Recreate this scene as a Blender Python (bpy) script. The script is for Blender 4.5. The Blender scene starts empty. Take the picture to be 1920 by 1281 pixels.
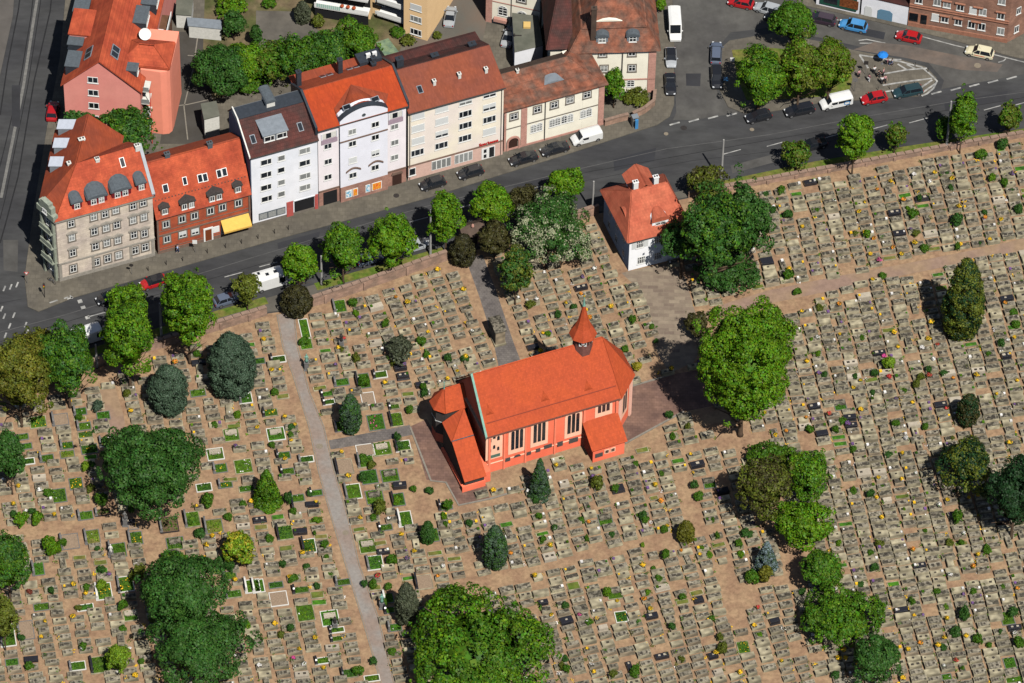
import bpy, bmesh, math, random
import numpy as np
from mathutils import Matrix, Vector
random.seed(7); RNG = np.random.default_rng(7)
rad = math.radians
scene = bpy.context.scene
COL = scene.collection

# ---------------------------------------------------------------- camera
FPX = 10200.0; DEP = rad(48); ROLL = rad(1.35); DIST = FPX/12.7
fw = np.array([0, math.cos(DEP), -math.sin(DEP)])
_r = np.array([1.0, 0, 0]); _u = np.cross(_r, fw)
cR = math.cos(ROLL)*_r + math.sin(ROLL)*_u
cU = -math.sin(ROLL)*_r + math.cos(ROLL)*_u
CAMP = -DIST*fw
cam = bpy.data.cameras.new("camera"); camo = bpy.data.objects.new("camera", cam)
COL.objects.link(camo)
m = Matrix(((cR[0], cU[0], -fw[0], CAMP[0]), (cR[1], cU[1], -fw[1], CAMP[1]),
            (cR[2], cU[2], -fw[2], CAMP[2]), (0, 0, 0, 1)))
camo.matrix_world = m
cam.sensor_width = 36; cam.lens = 36*FPX/1920
cam.clip_start = 50; cam.clip_end = 4000
scene.camera = camo
# ---------------------------------------------------------------- sky and sun
SUN_EL = 55; SX, SY = 0.4226, -0.9063       # horizontal direction towards the sun
world = bpy.data.worlds.new("World"); scene.world = world; world.use_nodes = True
nt = world.node_tree; bg = nt.nodes["Background"]
sky = nt.nodes.new("ShaderNodeTexSky"); sky.sky_type = 'NISHITA'; sky.sun_disc = False
sky.sun_elevation = rad(SUN_EL); sky.sun_rotation = math.atan2(SX, SY)
nt.links.new(sky.outputs[0], bg.inputs[0]); bg.inputs[1].default_value = 0.05
sl = bpy.data.lights.new("sun", 'SUN'); so = bpy.data.objects.new("sun", sl); COL.objects.link(so)
sl.energy = 5.0; sl.angle = rad(0.5); sl.color = (1.0, 0.965, 0.90)
d = Vector((SX*math.cos(rad(SUN_EL)), SY*math.cos(rad(SUN_EL)), math.sin(rad(SUN_EL))))
so.rotation_euler = d.to_track_quat('Z', 'Y').to_euler(); so.location = d*200
scene.view_settings.view_transform = 'Standard'; scene.view_settings.look = 'None'
scene.view_settings.exposure = 0.0; scene.view_settings.gamma = 1
scene.render.engine = 'CYCLES'
scene.cycles.max_bounces = 4; scene.cycles.diffuse_bounces = 0; scene.cycles.glossy_bounces = 2
scene.cycles.transmission_bounces = 2

# ---------------------------------------------------------------- photo pixel -> place
def ray(x, y): return fw*FPX + cR*(x-960) - cU*(y-640.5)
def P(x, y, z=0.0):
    dd = ray(x, y); t = (z-CAMP[2])/dd[2]; return CAMP+dd*t
def proj(p):
    q = np.asarray(p, float)-CAMP; w = q@fw
    return 960+FPX*(q@cR)/w, 640.5-FPX*(q@cU)/w
def scl(x, y, z=0.0):
    return FPX/((P(x, y, z)-CAMP)@fw)

class Fr:
    """a street front: origin at its left base corner, u along it, v away from the viewer"""
    def __init__(s, L, R=None, ang=None, o=None):
        s.o = P(*L) if o is None else np.array(o, float)
        if ang is None:
            dd = P(*R)-s.o; s.len = math.hypot(dd[0], dd[1]); s.ang = math.atan2(dd[1], dd[0])
        else: s.ang = ang; s.len = 0
        s.u = np.array([math.cos(s.ang), math.sin(s.ang), 0]); s.v = np.array([-s.u[1], s.u[0], 0])
    def loc(s, w): q = w-s.o; return q@s.u, q@s.v, q[2]
    def w(s, a, b, z=0): return s.o+s.u*a+s.v*b+np.array([0, 0, z])
    def wall(s, x, y, b=0.0):
        dd = ray(x, y); t = (b-(CAMP-s.o)@s.v)/(dd@s.v); q = s.loc(CAMP+dd*t); return q[0], q[2]
    def side(s, a, x, y):
        dd = ray(x, y); t = (a-(CAMP-s.o)@s.u)/(dd@s.u); q = s.loc(CAMP+dd*t); return q[1], q[2]
    def top(s, x, y, z): q = s.loc(P(x, y, z)); return q[0], q[1]
    def roof(s, x, y, b0, z0, b1, z1):
        # hit on the plane through (b0,z0)-(b1,z1)
        n = s.v*(z1-z0)+np.array([0, 0, -(b1-b0)]); p0 = s.w(0, b0, z0)
        dd = ray(x, y); t = ((p0-CAMP)@n)/(dd@n); q = s.loc(CAMP+dd*t); return q

# ---------------------------------------------------------------- materials
MATS = {}
def lin(c): 
    return tuple((x/12.92 if x <= .04045 else ((x+.055)/1.055)**2.4) for x in c)
def C(r, g, b, k=1.0):
    l = lin((r/255, g/255, b/255)); return (l[0]/k, l[1]/k, l[2]/k)
def mat(name, c, rough=.85, var=.15, scale=1.0, bump=0.0, bscale=20.0, c2=None, c2s=.5, island=0.0,
        hue=0.0, spec=.3, metal=0.0, coord='Object', stretch=None, objr=0.0, c2w=.12, coat=0):
    if name in MATS: return MATS[name]
    M = bpy.data.materials.new(name); M.use_nodes = True; t = M.node_tree; N = t.nodes; L = t.links
    b = N['Principled BSDF']; b.inputs['Roughness'].default_value = rough
    b.inputs['Specular IOR Level'].default_value = spec; b.inputs['Metallic'].default_value = metal
    if coat: b.inputs['Coat Weight'].default_value = coat; b.inputs['Coat Roughness'].default_value = .08
    tc = N.new('ShaderNodeTexCoord'); mp = N.new('ShaderNodeMapping')
    L.new(tc.outputs[coord], mp.inputs[0])
    if stretch: mp.inputs['Scale'].default_value = stretch
    n1 = N.new('ShaderNodeTexNoise'); n1.inputs['Scale'].default_value = scale; n1.inputs['Detail'].default_value = 5
    n1.inputs['Roughness'].default_value = .65
    L.new(mp.outputs[0], n1.inputs[0])
    rgb = N.new('ShaderNodeRGB'); rgb.outputs[0].default_value = (*c, 1); cur = rgb.outputs[0]
    if c2 is not None:
        n2 = N.new('ShaderNodeTexNoise'); n2.inputs['Scale'].default_value = c2s; n2.inputs['Detail'].default_value = 6
        L.new(mp.outputs[0], n2.inputs[0])
        mr = N.new('ShaderNodeMapRange'); mr.inputs[1].default_value = .5-c2w; mr.inputs[2].default_value = .5+c2w
        L.new(n2.outputs[0], mr.inputs[0])
        mx = N.new('ShaderNodeMixRGB'); L.new(mr.outputs[0], mx.inputs[0]); L.new(cur, mx.inputs[1])
        mx.inputs[2].default_value = (*c2, 1); cur = mx.outputs[0]
    hs = N.new('ShaderNodeHueSaturation'); L.new(cur, hs.inputs['Color'])
    mr = N.new('ShaderNodeMapRange'); mr.inputs[1].default_value = .25; mr.inputs[2].default_value = .75
    mr.inputs[3].default_value = 1-var*1.6; mr.inputs[4].default_value = 1+var*1.6
    L.new(n1.outputs[0], mr.inputs[0]); val = mr.outputs[0]
    if island or objr:
        for amt, kind in ((island, 'g'), (objr, 'o')):
            if not amt: continue
            if kind == 'g': g = N.new('ShaderNodeNewGeometry'); o = g.outputs['Random Per Island']
            else: g = N.new('ShaderNodeObjectInfo'); o = g.outputs['Random']
            m2 = N.new('ShaderNodeMapRange'); m2.inputs[3].default_value = 1-amt; m2.inputs[4].default_value = 1+amt
            L.new(o, m2.inputs[0]); mm = N.new('ShaderNodeMath'); mm.operation = 'MULTIPLY'
            L.new(val, mm.inputs[0]); L.new(m2.outputs[0], mm.inputs[1]); val = mm.outputs[0]
            if hue:
                sc = N.new('ShaderNodeMath'); sc.operation = 'MULTIPLY'; sc.inputs[1].default_value = 7.31
                fr = N.new('ShaderNodeMath'); fr.operation = 'FRACT'; L.new(o, sc.inputs[0]); L.new(sc.outputs[0], fr.inputs[0])
                m3 = N.new('ShaderNodeMapRange'); m3.inputs[3].default_value = .5-hue; m3.inputs[4].default_value = .5+hue
                L.new(fr.outputs[0], m3.inputs[0]); L.new(m3.outputs[0], hs.inputs['Hue'])
    L.new(val, hs.inputs['Value']); L.new(hs.outputs[0], b.inputs['Base Color'])
    if bump:
        n3 = N.new('ShaderNodeTexNoise'); n3.inputs['Scale'].default_value = bscale; n3.inputs['Detail'].default_value = 3
        L.new(mp.outputs[0], n3.inputs[0]); bp = N.new('ShaderNodeBump'); bp.inputs['Strength'].default_value = bump
        bp.inputs['Distance'].default_value = .05; L.new(n3.outputs[0], bp.inputs['Height']); L.new(bp.outputs[0], b.inputs['Normal'])
    MATS[name] = M; return M
def tile_mat(name, c, c2=None, c2s=.25, var=.12, w=.3, h=.36, mort=.6, c2w=.12, axis='roof', mcol=None, bumps=.5, off=.5, vary=(.8, .8, .8)):
    """rows of tiles / bricks / ashlar: brick texture on local coordinates; roof: x along, and run measured down the slope"""
    if name in MATS: return MATS[name]
    M = mat(name, c, c2=c2, c2s=c2s, var=var, scale=.9, c2w=c2w)
    t = M.node_tree; N = t.nodes; L = t.links; b = N['Principled BSDF']
    tc = N.new('ShaderNodeTexCoord'); sp = N.new('ShaderNodeSeparateXYZ'); L.new(tc.outputs['Object'], sp.inputs[0])
    cb = N.new('ShaderNodeCombineXYZ')
    s = N.new('ShaderNodeMath'); s.operation = 'ADD'; L.new(sp.outputs[0], s.inputs[0]); L.new(sp.outputs[1], s.inputs[1])
    L.new(sp.outputs[0] if axis == 'roof' else s.outputs[0], cb.inputs[0])
    if axis == 'flat': L.new(sp.outputs[0], cb.inputs[0]); L.new(sp.outputs[1], cb.inputs[1])
    else: L.new(sp.outputs[2], cb.inputs[1])
    br = N.new('ShaderNodeTexBrick'); br.inputs['Scale'].default_value = 1
    br.inputs['Brick Width'].default_value = w; br.inputs['Row Height'].default_value = h
    br.inputs['Mortar Size'].default_value = min(w, h)*.07; br.offset = off
    br.inputs['Color1'].default_value = (1, 1, 1, 1); br.inputs['Color2'].default_value = (*vary, 1)
    mc = mcol if mcol else (mort, mort, mort)
    br.inputs['Mortar'].default_value = (*mc, 1)
    L.new(cb.outputs[0], br.inputs[0])
    src = b.inputs['Base Color'].links[0].from_socket
    mx = N.new('ShaderNodeMixRGB'); mx.blend_type = 'MULTIPLY'; mx.inputs[0].default_value = 1
    L.new(src, mx.inputs[1]); L.new(br.outputs[0], mx.inputs[2]); L.new(mx.outputs[0], b.inputs['Base Color'])
    return M
def leafmat(name, c, var=.25, hue=.02, isl=.45, rough=.55, c2=None):
    if name in MATS: return MATS[name]
    M = mat(name, c, rough=rough, var=var, scale=.35, island=isl, hue=hue, spec=.25, c2=c2, c2s=.25)
    t = M.node_tree; b = t.nodes['Principled BSDF']; tr = t.nodes.new('ShaderNodeBsdfTranslucent')
    mx = t.nodes.new('ShaderNodeMixShader'); mx.inputs[0].default_value = .22
    hs = b.inputs['Base Color'].links[0].from_socket
    t.links.new(hs, tr.inputs[0]); t.links.new(b.outputs[0], mx.inputs[1]); t.links.new(tr.outputs[0], mx.inputs[2])
    t.links.new(mx.outputs[0], t.nodes['Material Output'].inputs[0])
    return M

# ---------------------------------------------------------------- mesh builder
class MB:
    def __init__(s): s.v = []; s.f = []; s.m = []
    def add(s, vs, fs, mi=0):
        o = len(s.v); s.v += [tuple(float(c) for c in v) for v in vs]
        s.f += [tuple(i+o for i in f) for f in fs]; s.m += [mi]*len(fs); return s
    def box(s, x0, x1, y0, y1, z0, z1, mi=0, rz=0, c=None):
        vs = [(x, y, z) for z in (z0, z1) for x, y in ((x0, y0), (x1, y0), (x1, y1), (x0, y1))]
        if rz:
            cx, cy = c if c else ((x0+x1)/2, (y0+y1)/2); k, q = math.cos(rz), math.sin(rz)
            vs = [(cx+(x-cx)*k-(y-cy)*q, cy+(x-cx)*q+(y-cy)*k, z) for x, y, z in vs]
        return s.add(vs, [(0, 3, 2, 1), (4, 5, 6, 7), (0, 1, 5, 4), (1, 2, 6, 5), (2, 3, 7, 6), (3, 0, 4, 7)], mi)
    def hexa(s, vs, mi=0):
        return s.add(vs, [(0, 3, 2, 1), (4, 5, 6, 7), (0, 1, 5, 4), (1, 2, 6, 5), (2, 3, 7, 6), (3, 0, 4, 7)], mi)
    def prism(s, pts, z0, z1, mi=0):
        n = len(pts); vs = [(p[0], p[1], z0) for p in pts]+[(p[0], p[1], z1) for p in pts]
        fs = [tuple(range(n-1, -1, -1)), tuple(range(n, 2*n))]+[(i, (i+1) % n, n+(i+1) % n, n+i) for i in range(n)]
        return s.add(vs, fs, mi)
    def xprism(s, prof, x0, x1, mi=0):
        """profile (y,z) counter-clockwise seen from +x... extruded along x"""
        n = len(prof); vs = [(x0, p[0], p[1]) for p in prof]+[(x1, p[0], p[1]) for p in prof]
        fs = [tuple(range(n-1, -1, -1)), tuple(range(n, 2*n))]+[(i, (i+1) % n, n+(i+1) % n, n+i) for i in range(n)]
        return s.add(vs, fs, mi)
    def yprism(s, prof, y0, y1, mi=0):
        n = len(prof); vs = [(p[0], y0, p[1]) for p in prof]+[(p[0], y1, p[1]) for p in prof]
        fs = [tuple(range(n)), tuple(range(2*n-1, n-1, -1))]+[((i+1) % n, i, n+i, n+(i+1) % n) for i in range(n)]
        return s.add(vs, fs, mi)
    def ring(s, rings, mi=0, cap=True):
        n = len(rings[0]); vs = [p for r in rings for p in r]; fs = []
        for k in range(len(rings)-1):
            for i in range(n):
                j = (i+1) % n; fs.append((k*n+i, k*n+j, (k+1)*n+j, (k+1)*n+i))
        if cap: fs.append(tuple(range(n-1, -1, -1))); fs.append(tuple(range((len(rings)-1)*n, len(rings)*n)))
        return s.add(vs, fs, mi)
    def lathe(s, prof, n=12, mi=0, c=(0, 0), a0=0):
        rs = [[(c[0]+r*math.cos(a0+2*math.pi*i/n), c[1]+r*math.sin(a0+2*math.pi*i/n), z) for i in range(n)] for r, z in prof]
        return s.ring(rs, mi)
    def tube(s, p, q, r0, r1=None, n=8, mi=0):
        r1 = r0 if r1 is None else r1
        p = Vector(p); q = Vector(q); dd = (q-p).normalized(); e = dd.orthogonal().normalized(); f = dd.cross(e)
        rs = [[tuple(c+e*(r*math.cos(2*math.pi*i/n))+f*(r*math.sin(2*math.pi*i/n))) for i in range(n)] for c, r in ((p, r0), (q, r1))]
        return s.ring(rs, mi)
    def mesh(s, name, mats, smooth=False, fix=True):
        me = bpy.data.meshes.new(name); me.from_pydata(s.v, [], s.f)
        if not isinstance(mats, (list, tuple)): mats = [mats]
        for mm in mats: me.materials.append(mm)
        if len(mats) > 1: me.polygons.foreach_set('material_index', s.m)
        if fix:
            bm = bmesh.new(); bm.from_mesh(me); bmesh.ops.recalc_face_normals(bm, faces=bm.faces); bm.to_mesh(me); bm.free()
        if smooth: me.polygons.foreach_set('use_smooth', [True]*len(me.polygons))
        me.update(); return me
    def build(s, name, mats, parent=None, smooth=False, fix=True):
        o = bpy.data.objects.new(name, s.mesh(name, mats, smooth, fix)); COL.objects.link(o)
        if parent is not None: o.parent = parent
        return o
def link(name, me, parent=None, loc=None, rot=None, scale=None):
    o = bpy.data.objects.new(name, me); COL.objects.link(o)
    if parent is not None: o.parent = parent
    if loc is not None: o.location = loc
    if rot is not None: o.rotation_euler = rot
    if scale is not None: o.scale = scale
    return o
def tag(o, label=None, cat=None, group=None, kind=None):
    if label: o['label'] = label
    if cat: o['category'] = cat
    if group: o['group'] = group
    if kind: o['kind'] = kind
    return o
def thing(name, label, cat, loc=(0, 0, 0), rz=0, group=None):
    o = bpy.data.objects.new(name, None); COL.objects.link(o); o.empty_display_size = .5
    o.location = tuple(float(c) for c in loc); o.rotation_euler = (0, 0, rz); return tag(o, label, cat, group)
def copy_tree(o, parent=None):
    c = o.copy(); COL.objects.link(c)
    if parent is not None: c.parent = parent
    for ch in list(KIDS.get(o.name, [])): copy_tree(ch, c)
    return c
KIDS = {}
def note(o):
    KIDS.clear()
    for x in bpy.data.objects:
        if x.parent: KIDS.setdefault(x.parent.name, []).append(x)
def inpoly(x, y, poly):
    c = False; j = len(poly)-1
    for i in range(len(poly)):
        xi, yi = poly[i]; xj, yj = poly[j]
        if (yi > y) != (yj > y) and x < (xj-xi)*(y-yi)/(yj-yi)+xi: c = not c
        j = i
    return c

# ---------------------------------------------------------------- palette
asphalt = mat('asphalt', C(76, 76, 76, 1.25), .9, .2, .5, bump=.2, bscale=6, c2=C(66, 66, 68, 1.25), c2s=.12, stretch=(.45, 1.2, 1))
asphalt2 = mat('dark_asphalt', C(62, 62, 65, 1.25), .9, .2, .2, c2=C(54, 55, 60, 1.25), c2s=.1)
paving = tile_mat('paving', C(122, 115, 102, 1.2), c2=C(108, 102, 92, 1.2), c2s=.2, w=.8, h=.8, mort=.8, axis='flat', off=.5)
courtm = mat('court_floor', C(112, 106, 97, 1.25), .9, .2, .3, c2=C(98, 94, 87, 1.25), c2s=.2)
kerbm = mat('kerb_stone', C(150, 142, 130, 1.3), .9, .15, 2)
dirt = mat('cemetery_sand', C(186, 154, 120, 1.4), .95, .22, 1.6, bump=.3, bscale=8, c2=C(168, 134, 106, 1.4), c2s=.45)
pathm = mat('gravel_path', C(160, 153, 146, 1.3), .95, .12, 2.0, c2=C(158, 140, 128, 1.3), c2s=.3)
pathm2 = mat('rose_path', C(164, 136, 120, 1.35), .95, .14, 1.0, c2=C(172, 144, 116, 1.35), c2s=.2)
cobble = tile_mat('cobbles', C(136, 128, 122, 1.3), c2=C(116, 109, 106, 1.3), c2s=.5, w=.5, h=.4, mort=.65, axis='flat')
redpave = tile_mat('red_paving', C(154, 120, 104, 1.3), c2=C(126, 98, 88, 1.3), c2s=.35, w=.7, h=.5, mort=.72, axis='flat')
slabpave = tile_mat('slab_paving', C(164, 148, 128, 1.3), w=1.6, h=.7, mort=.8, axis='flat', vary=(.62, .58, .62))
grassm = mat('grass_blades', C(92, 118, 36, 1.3), .9, .3, 1.5, c2=C(128, 122, 62, 1.3), c2s=.5, bump=.5, bscale=25)
lawnm = mat('lawn_green', C(82, 128, 24, 1.35), .9, .35, 3, c2=C(60, 92, 26, 1.35), c2s=1.6, bump=.5, bscale=25, objr=.25, hue=.02)
whitep = mat('white_paint', C(240, 240, 238, 1.1), .6, .05, 2)
markp = mat('road_paint', C(206, 204, 198, 1.4), .8, .22, 3, c2=C(150, 150, 148, 1.4), c2s=1.5)
stoneg = mat('grave_stone', C(142, 136, 116, 1.3), .9, .26, 3.2, bump=.5, bscale=6, c2=C(104, 101, 88, 1.3), c2s=1.6, island=.2, hue=.012, objr=.2)
# ================================================================ ground, roads, pavements
def poly(name, pts, z, m, depth=0.0, parent=None, pz=0.0, world_pts=False, side=None):
    w = [tuple(p) for p in pts] if world_pts else [tuple(P(x, y, pz)[:2]) for x, y in pts]
    bm = bmesh.new(); vs = [bm.verts.new((x, y, z)) for x, y in w]; f = bm.faces.new(vs)
    if f.normal.z < 0: bmesh.ops.reverse_faces(bm, faces=[f])
    bm.normal_update()
    if bm.faces[:][0].normal.z < 0: bmesh.ops.reverse_faces(bm, faces=bm.faces[:])
    if depth:
        r = bmesh.ops.extrude_face_region(bm, geom=bm.faces[:])
        low = [g for g in r['geom'] if isinstance(g, bmesh.types.BMVert)]
        bmesh.ops.translate(bm, verts=low, vec=(0, 0, -depth))
    bmesh.ops.triangulate(bm, faces=bm.faces[:])
    bmesh.ops.recalc_face_normals(bm, faces=bm.faces[:])
    me = bpy.data.meshes.new(name); bm.to_mesh(me); bm.free(); me.materials.append(m)
    if not depth and me.polygons[0].normal.z < 0: me.flip_normals()
    o = bpy.data.objects.new(name, me); COL.objects.link(o)
    if parent: o.parent = parent
    return o
def strip(pts, w):
    """ribbon polygon (pixels) of width w metres round a pixel polyline, in world xy"""
    q = [Vector(P(x, y)[:2]) for x, y in pts]; L = []; R = []
    for i, p in enumerate(q):
        dd = (q[min(i+1, len(q)-1)]-q[max(i-1, 0)]).normalized(); n = Vector((-dd.y, dd.x))
        ww = w[i] if isinstance(w, (list, tuple)) else w
        L.append(tuple(p+n*ww/2)); R.append(tuple(p-n*ww/2))
    return L+R[::-1]
def S(o): return tag(o, kind='structure')
bpy_ground = MB(); bpy_ground.add([(-700, -500, -.6), (700, -500, -.6), (700, 900, -.6), (-700, 900, -.6)], [(0, 1, 2, 3)])
S(bpy_ground.build('ground', courtm))
S(poly('road', [(-420, -700), (2500, -700), (2500, 420), (1980, 262), (1400, 352), (838, 500), (390, 650), (-60, 780), (-420, 900)], -.12, asphalt, .4))
CEM = [(-300, 850), (-40, 752), (175, 690), (390, 624), (503, 588), (540, 583), (590, 572), (838, 486), (1112, 402), (1250, 380), (1415, 346), (1530, 325), (1760, 284), (1920, 256), (2300, 190), (2600, 1750), (-700, 1750)]
S(poly('cemetery_ground', CEM, 0, dirt, .5))
SK = [(-300, 792), (-40, 716), (170, 655), (325, 608), (400, 586), (510, 556), (595, 532), (700, 502), (835, 464), (960, 428), (1110, 390), (1240, 366), (1380, 336), (1532, 304), (1700, 276), (1920, 243), (2300, 183)]
S(poly('south_pavement', SK+[(p[0], p[1]-3) for p in CEM[:15]][::-1], -.003, courtm, .5))
NK = [(-40, -700), (128, -60), (112, 110), (88, 240), (62, 400), (46, 520), (52, 575), (72, 584), (140, 557), (325, 504), (510, 451), (660, 410), (805, 370), (937, 328), (1060, 290), (1185, 249), (1232, 234), (1256, 218), (1264, 196), (1264, 60), (1258, -60), (1240, -700)]
S(poly('north_pavement', NK, 0, paving, .5))
PLZ = [(1349, 168), (1350, 92), (1368, 76), (1450, 62), (1540, 78), (1600, 94), (1690, 112), (1735, 125), (1756, 146), (1745, 172), (1722, 180), (1600, 188), (1530, 194), (1440, 210), (1394, 212), (1365, 200)]
S(poly('plaza_pavement', PLZ, 0, paving, .5))
S(poly('north_east_pavement', [(1330, -700), (1420, -80), (1500, 8), (1545, 18), (1600, 30), (1700, 54), (1790, 76), (1890, 104), (2000, 128), (2500, 220), (2700, -700)], 0, paving, .5))
sidem = mat('side_road_asphalt', C(98, 96, 92, 1.25), .9, .16, .5, c2=C(84, 82, 80, 1.25), c2s=.12)
S(poly('side_road', [(1262, -500), (1262, 30), (1268, 210), (1262, 224), (1300, 224), (1385, 211), (1344, 170), (1344, 90), (1370, 60), (1450, 50), (1600, 84), (1740, 116), (1770, 150), (1765, 166), (1900, 142), (2100, 105), (2100, 60), (1890, 100), (1700, 50), (1540, 14), (1420, -60), (1330, -500)], -.1175, sidem))
S(poly('brown_road_patch', [(1640, 78), (1700, 84), (1880, 120), (1870, 134), (1800, 130), (1700, 108), (1600, 92)], -.1155, mat('brown_patch', C(122, 108, 98, 1.25), .9, .14, .5, c2=C(104, 96, 90, 1.25), c2s=.3)))
# grass
S(poly('plaza_grass', [(1372, 94), (1440, 90), (1590, 100), (1598, 150), (1590, 178), (1470, 186), (1400, 188), (1384, 150)], .03, grassm, .03))
for i, seg in enumerate([[(-40, 722), (170, 661), (325, 614)], [(400, 592), (500, 563)], [(592, 538), (700, 508), (833, 470)],
                         [(1290, 360), (1380, 341), (1532, 309), (1700, 281), (1920, 248), (2100, 220)]]):
    S(poly('grass_verge', strip(seg, 1.5), .02, grassm, .03, world_pts=True))
# courts behind the street row
S(poly('court_path', [(330, 60), (405, 60), (392, 270), (300, 270)], .004, mat('court_asphalt', C(88, 83, 76, 1.25), .9, .2, .4, c2=C(74, 71, 68, 1.25), c2s=.2)))
for pts in ([(372, 60), (362, 130), (345, 200), (352, 262)], [(320, 200), (352, 196), (405, 184)], [(352, 104), (410, 108)]):
    S(poly('court_joint', strip(pts, .18), .008, kerbm, world_pts=True))
S(poly('garden_ground', [(385, -40), (680, -40), (760, 75), (740, 110), (470, 150), (400, 190), (380, 120)], .006, mat('garden_soil', C(88, 92, 52, 1.3), .95, .3, .6, c2=C(126, 110, 84, 1.3), c2s=.25)))
S(poly('court_terrace', [(480, 20), (560, 22), (600, 60), (520, 95), (480, 85)], .012, courtm))
S(poly('drive', [(812, -60), (935, -60), (915, 30), (905, 75), (880, 90), (760, 110), (760, 80), (810, 70)], .008, mat('brown_asphalt', C(134, 116, 102, 1.3), .9, .1, .3, c2=C(108, 104, 96, 1.3), c2s=.15)))
# cemetery paths
main_path = poly('main_gravel_path', [(521, 590), (549, 585), (556, 650), (578, 735), (605, 800), (624, 880), (648, 960), (672, 1060), (708, 1160), (737, 1281), (760, 1380), (735, 1380), (716, 1281), (681, 1160), (650, 1060), (620, 960), (598, 880), (581, 800), (550, 700), (532, 650)], .006, pathm)
S(main_path)
for e in ([(519, 590), (530, 650), (548, 700), (579, 800), (596, 880), (618, 960), (648, 1060), (679, 1160), (714, 1281)],
          [(551, 585), (558, 650), (580, 735), (607, 800), (626, 880), (650, 960), (674, 1060), (710, 1160), (739, 1281)]):
    S(poly('path_edging', strip(e, .16), .05, kerbm, .06, world_pts=True))
S(poly('cobbled_path', [(616, 826), (700, 810), (768, 797), (776, 815), (700, 830), (620, 843)], .008, cobble))
S(poly('upper_path', [(1290, 596), (1370, 566), (1440, 545), (1560, 520), (1700, 494), (1830, 468), (1930, 445), (2050, 420), (2050, 440), (1930, 466), (1830, 489), (1700, 515), (1560, 545), (1440, 570), (1370, 585), (1310, 610)], .008, pathm2))
S(poly('cobbled_lane', [(872, 482), (905, 478), (930, 545), (962, 640), (985, 700), (940, 712), (925, 640), (900, 560)], .008, cobble))
S(poly('slab_forecourt', [(1165, 512), (1255, 492), (1285, 520), (1300, 575), (1322, 640), (1300, 680), (1255, 700), (1232, 660), (1218, 590), (1195, 540)], .009, slabpave))
S(poly('left_path', [(172, 735), (215, 722), (232, 780), (242, 850), (205, 830), (190, 790)], .007, pathm2))
S(poly('west_terrace', [(769, 800), (800, 786), (852, 880), (870, 920), (912, 908), (918, 935), (860, 948), (835, 905), (800, 900)], .010, redpave))
S(poly('east_terrace', [(1168, 728), (1262, 702), (1330, 690), (1345, 760), (1282, 772), (1172, 832), (1150, 820)], .010, redpave))
for e in ([(769, 801), (808, 902), (836, 905), (860, 948), (918, 936), (1000, 912)], [(1172, 832), (1282, 772)], [(1180, 726), (1262, 702)]):
    S(poly('stone_edging', strip(e, .28), .12, kerbm, .12, world_pts=True))
LANES = [  # sandy lanes between the grave fields (pixel polyline, half width px)
    ([(1215, 700), (1240, 830), (1262, 880), (1300, 960), (1345, 1060), (1390, 1160), (1440, 1281)], 6),
    ([(800, 1125), (960, 1085), (1120, 1040), (1300, 1008), (1330, 1000)], 7),
    ([(1380, 1110), (1490, 1082)], 7),
    ([(0, 998), (60, 1000), (150, 985), (300, 960), (420, 935), (560, 915)], 8),
    ([(200, 740), (232, 790), (270, 900), (290, 1000), (300, 1060), (310, 1130)], 11),
    ([(760, 880), (800, 980), (850, 1090), (900, 1160)], 5),
    ([(770, 940), (860, 950), (940, 940)], 5), ([(1185, 860), (1250, 842)], 6),
    ([(1280, 770), (1380, 840), (1430, 860)], 7), 
    ([(1300, 596), (1380, 575), (1500, 545), (1700, 504), (1930, 456)], 5),
    ([(836, 500), (870, 520), (905, 600), (945, 700)], 7)]
# road markings
def mark(name, pts, w, m=markp, z=-.116, wp=False):
    return S(poly(name, strip(pts, w), z, m, world_pts=True))
dashes = [(1265, 231), (1301, 225), (1337, 219), (1372, 214), (1756, 173), (1792, 166), (1827, 159), (1862, 152), (1897, 145)]
for x, y in dashes: mark('lane_dash', [(x-9.5, y+2.6), (x+9.5, y-2.6)], .3)
for x, y in [(1455, 269), (1647, 238), (1722, 225), (1862, 201), (1915, 193), (1372, 284), (438, 514), (181, 589), (503, 495), (785, 411), (868, 387), (1000, 352), (1560, 254)]:
    mark('centre_dash', [(x-17, y+4.6), (x+17, y-4.6)], .16)
seam = mat('road_seam', C(102, 101, 100, 1.3), .9, .2, 1)
seam2 = mat('dark_seam', C(44, 44, 46, 1.3), .9, .2, 1)
mark('seam_line', [(0, 622), (120, 590), (480, 480), (610, 441), (820, 380), (1085, 316), (1250, 278), (1440, 252), (1620, 218), (1785, 190), (1920, 172)], .1, seam)
mark('seam_line', [(0, 640), (300, 550), (700, 432), (1100, 322), (1440, 262), (1920, 182)], .1, seam2)
mark('seam_line', [(1060, 345), (1300, 300), (1440, 284), (1700, 240)], .07, seam2)
mark('seam_line', [(-40, 575), (40, 560)], .07, seam2)
for i, (x, y, a, b_) in enumerate([(700, 470, 60, 10), (1010, 345, 46, 9), (1190, 300, 40, 12), (1440, 300, 70, 8), (560, 452, 40, 7), (1300, 150, 14, 12), (1295, 60, 12, 20), (1700, 100, 46, 8), (1830, 190, 60, 8), (300, 575, 40, 9), (880, 400, 30, 7), (30, 200, 8, 40), (20, 480, 14, 30), (1620, 60, 40, 7)]):
    sl_ = -.27 if x < 1500 else -.2
    if x < 100 or 1250 < x < 1350: sl_ = 0
    if (x, y) in ((1700, 100), (1620, 60)): sl_ = .2
    S(poly('asphalt_patch', [(x-a, y-a*sl_-b_), (x+a, y+a*sl_-b_), (x+a*.92, y+a*.92*sl_+b_), (x-a*.95, y-a*.95*sl_+b_*.9)], -.1185+.0003*i, asphalt2 if i % 3 else mat('worn_asphalt', C(92, 90, 87, 1.3), .9, .18, .4), pz=-.12))
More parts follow.
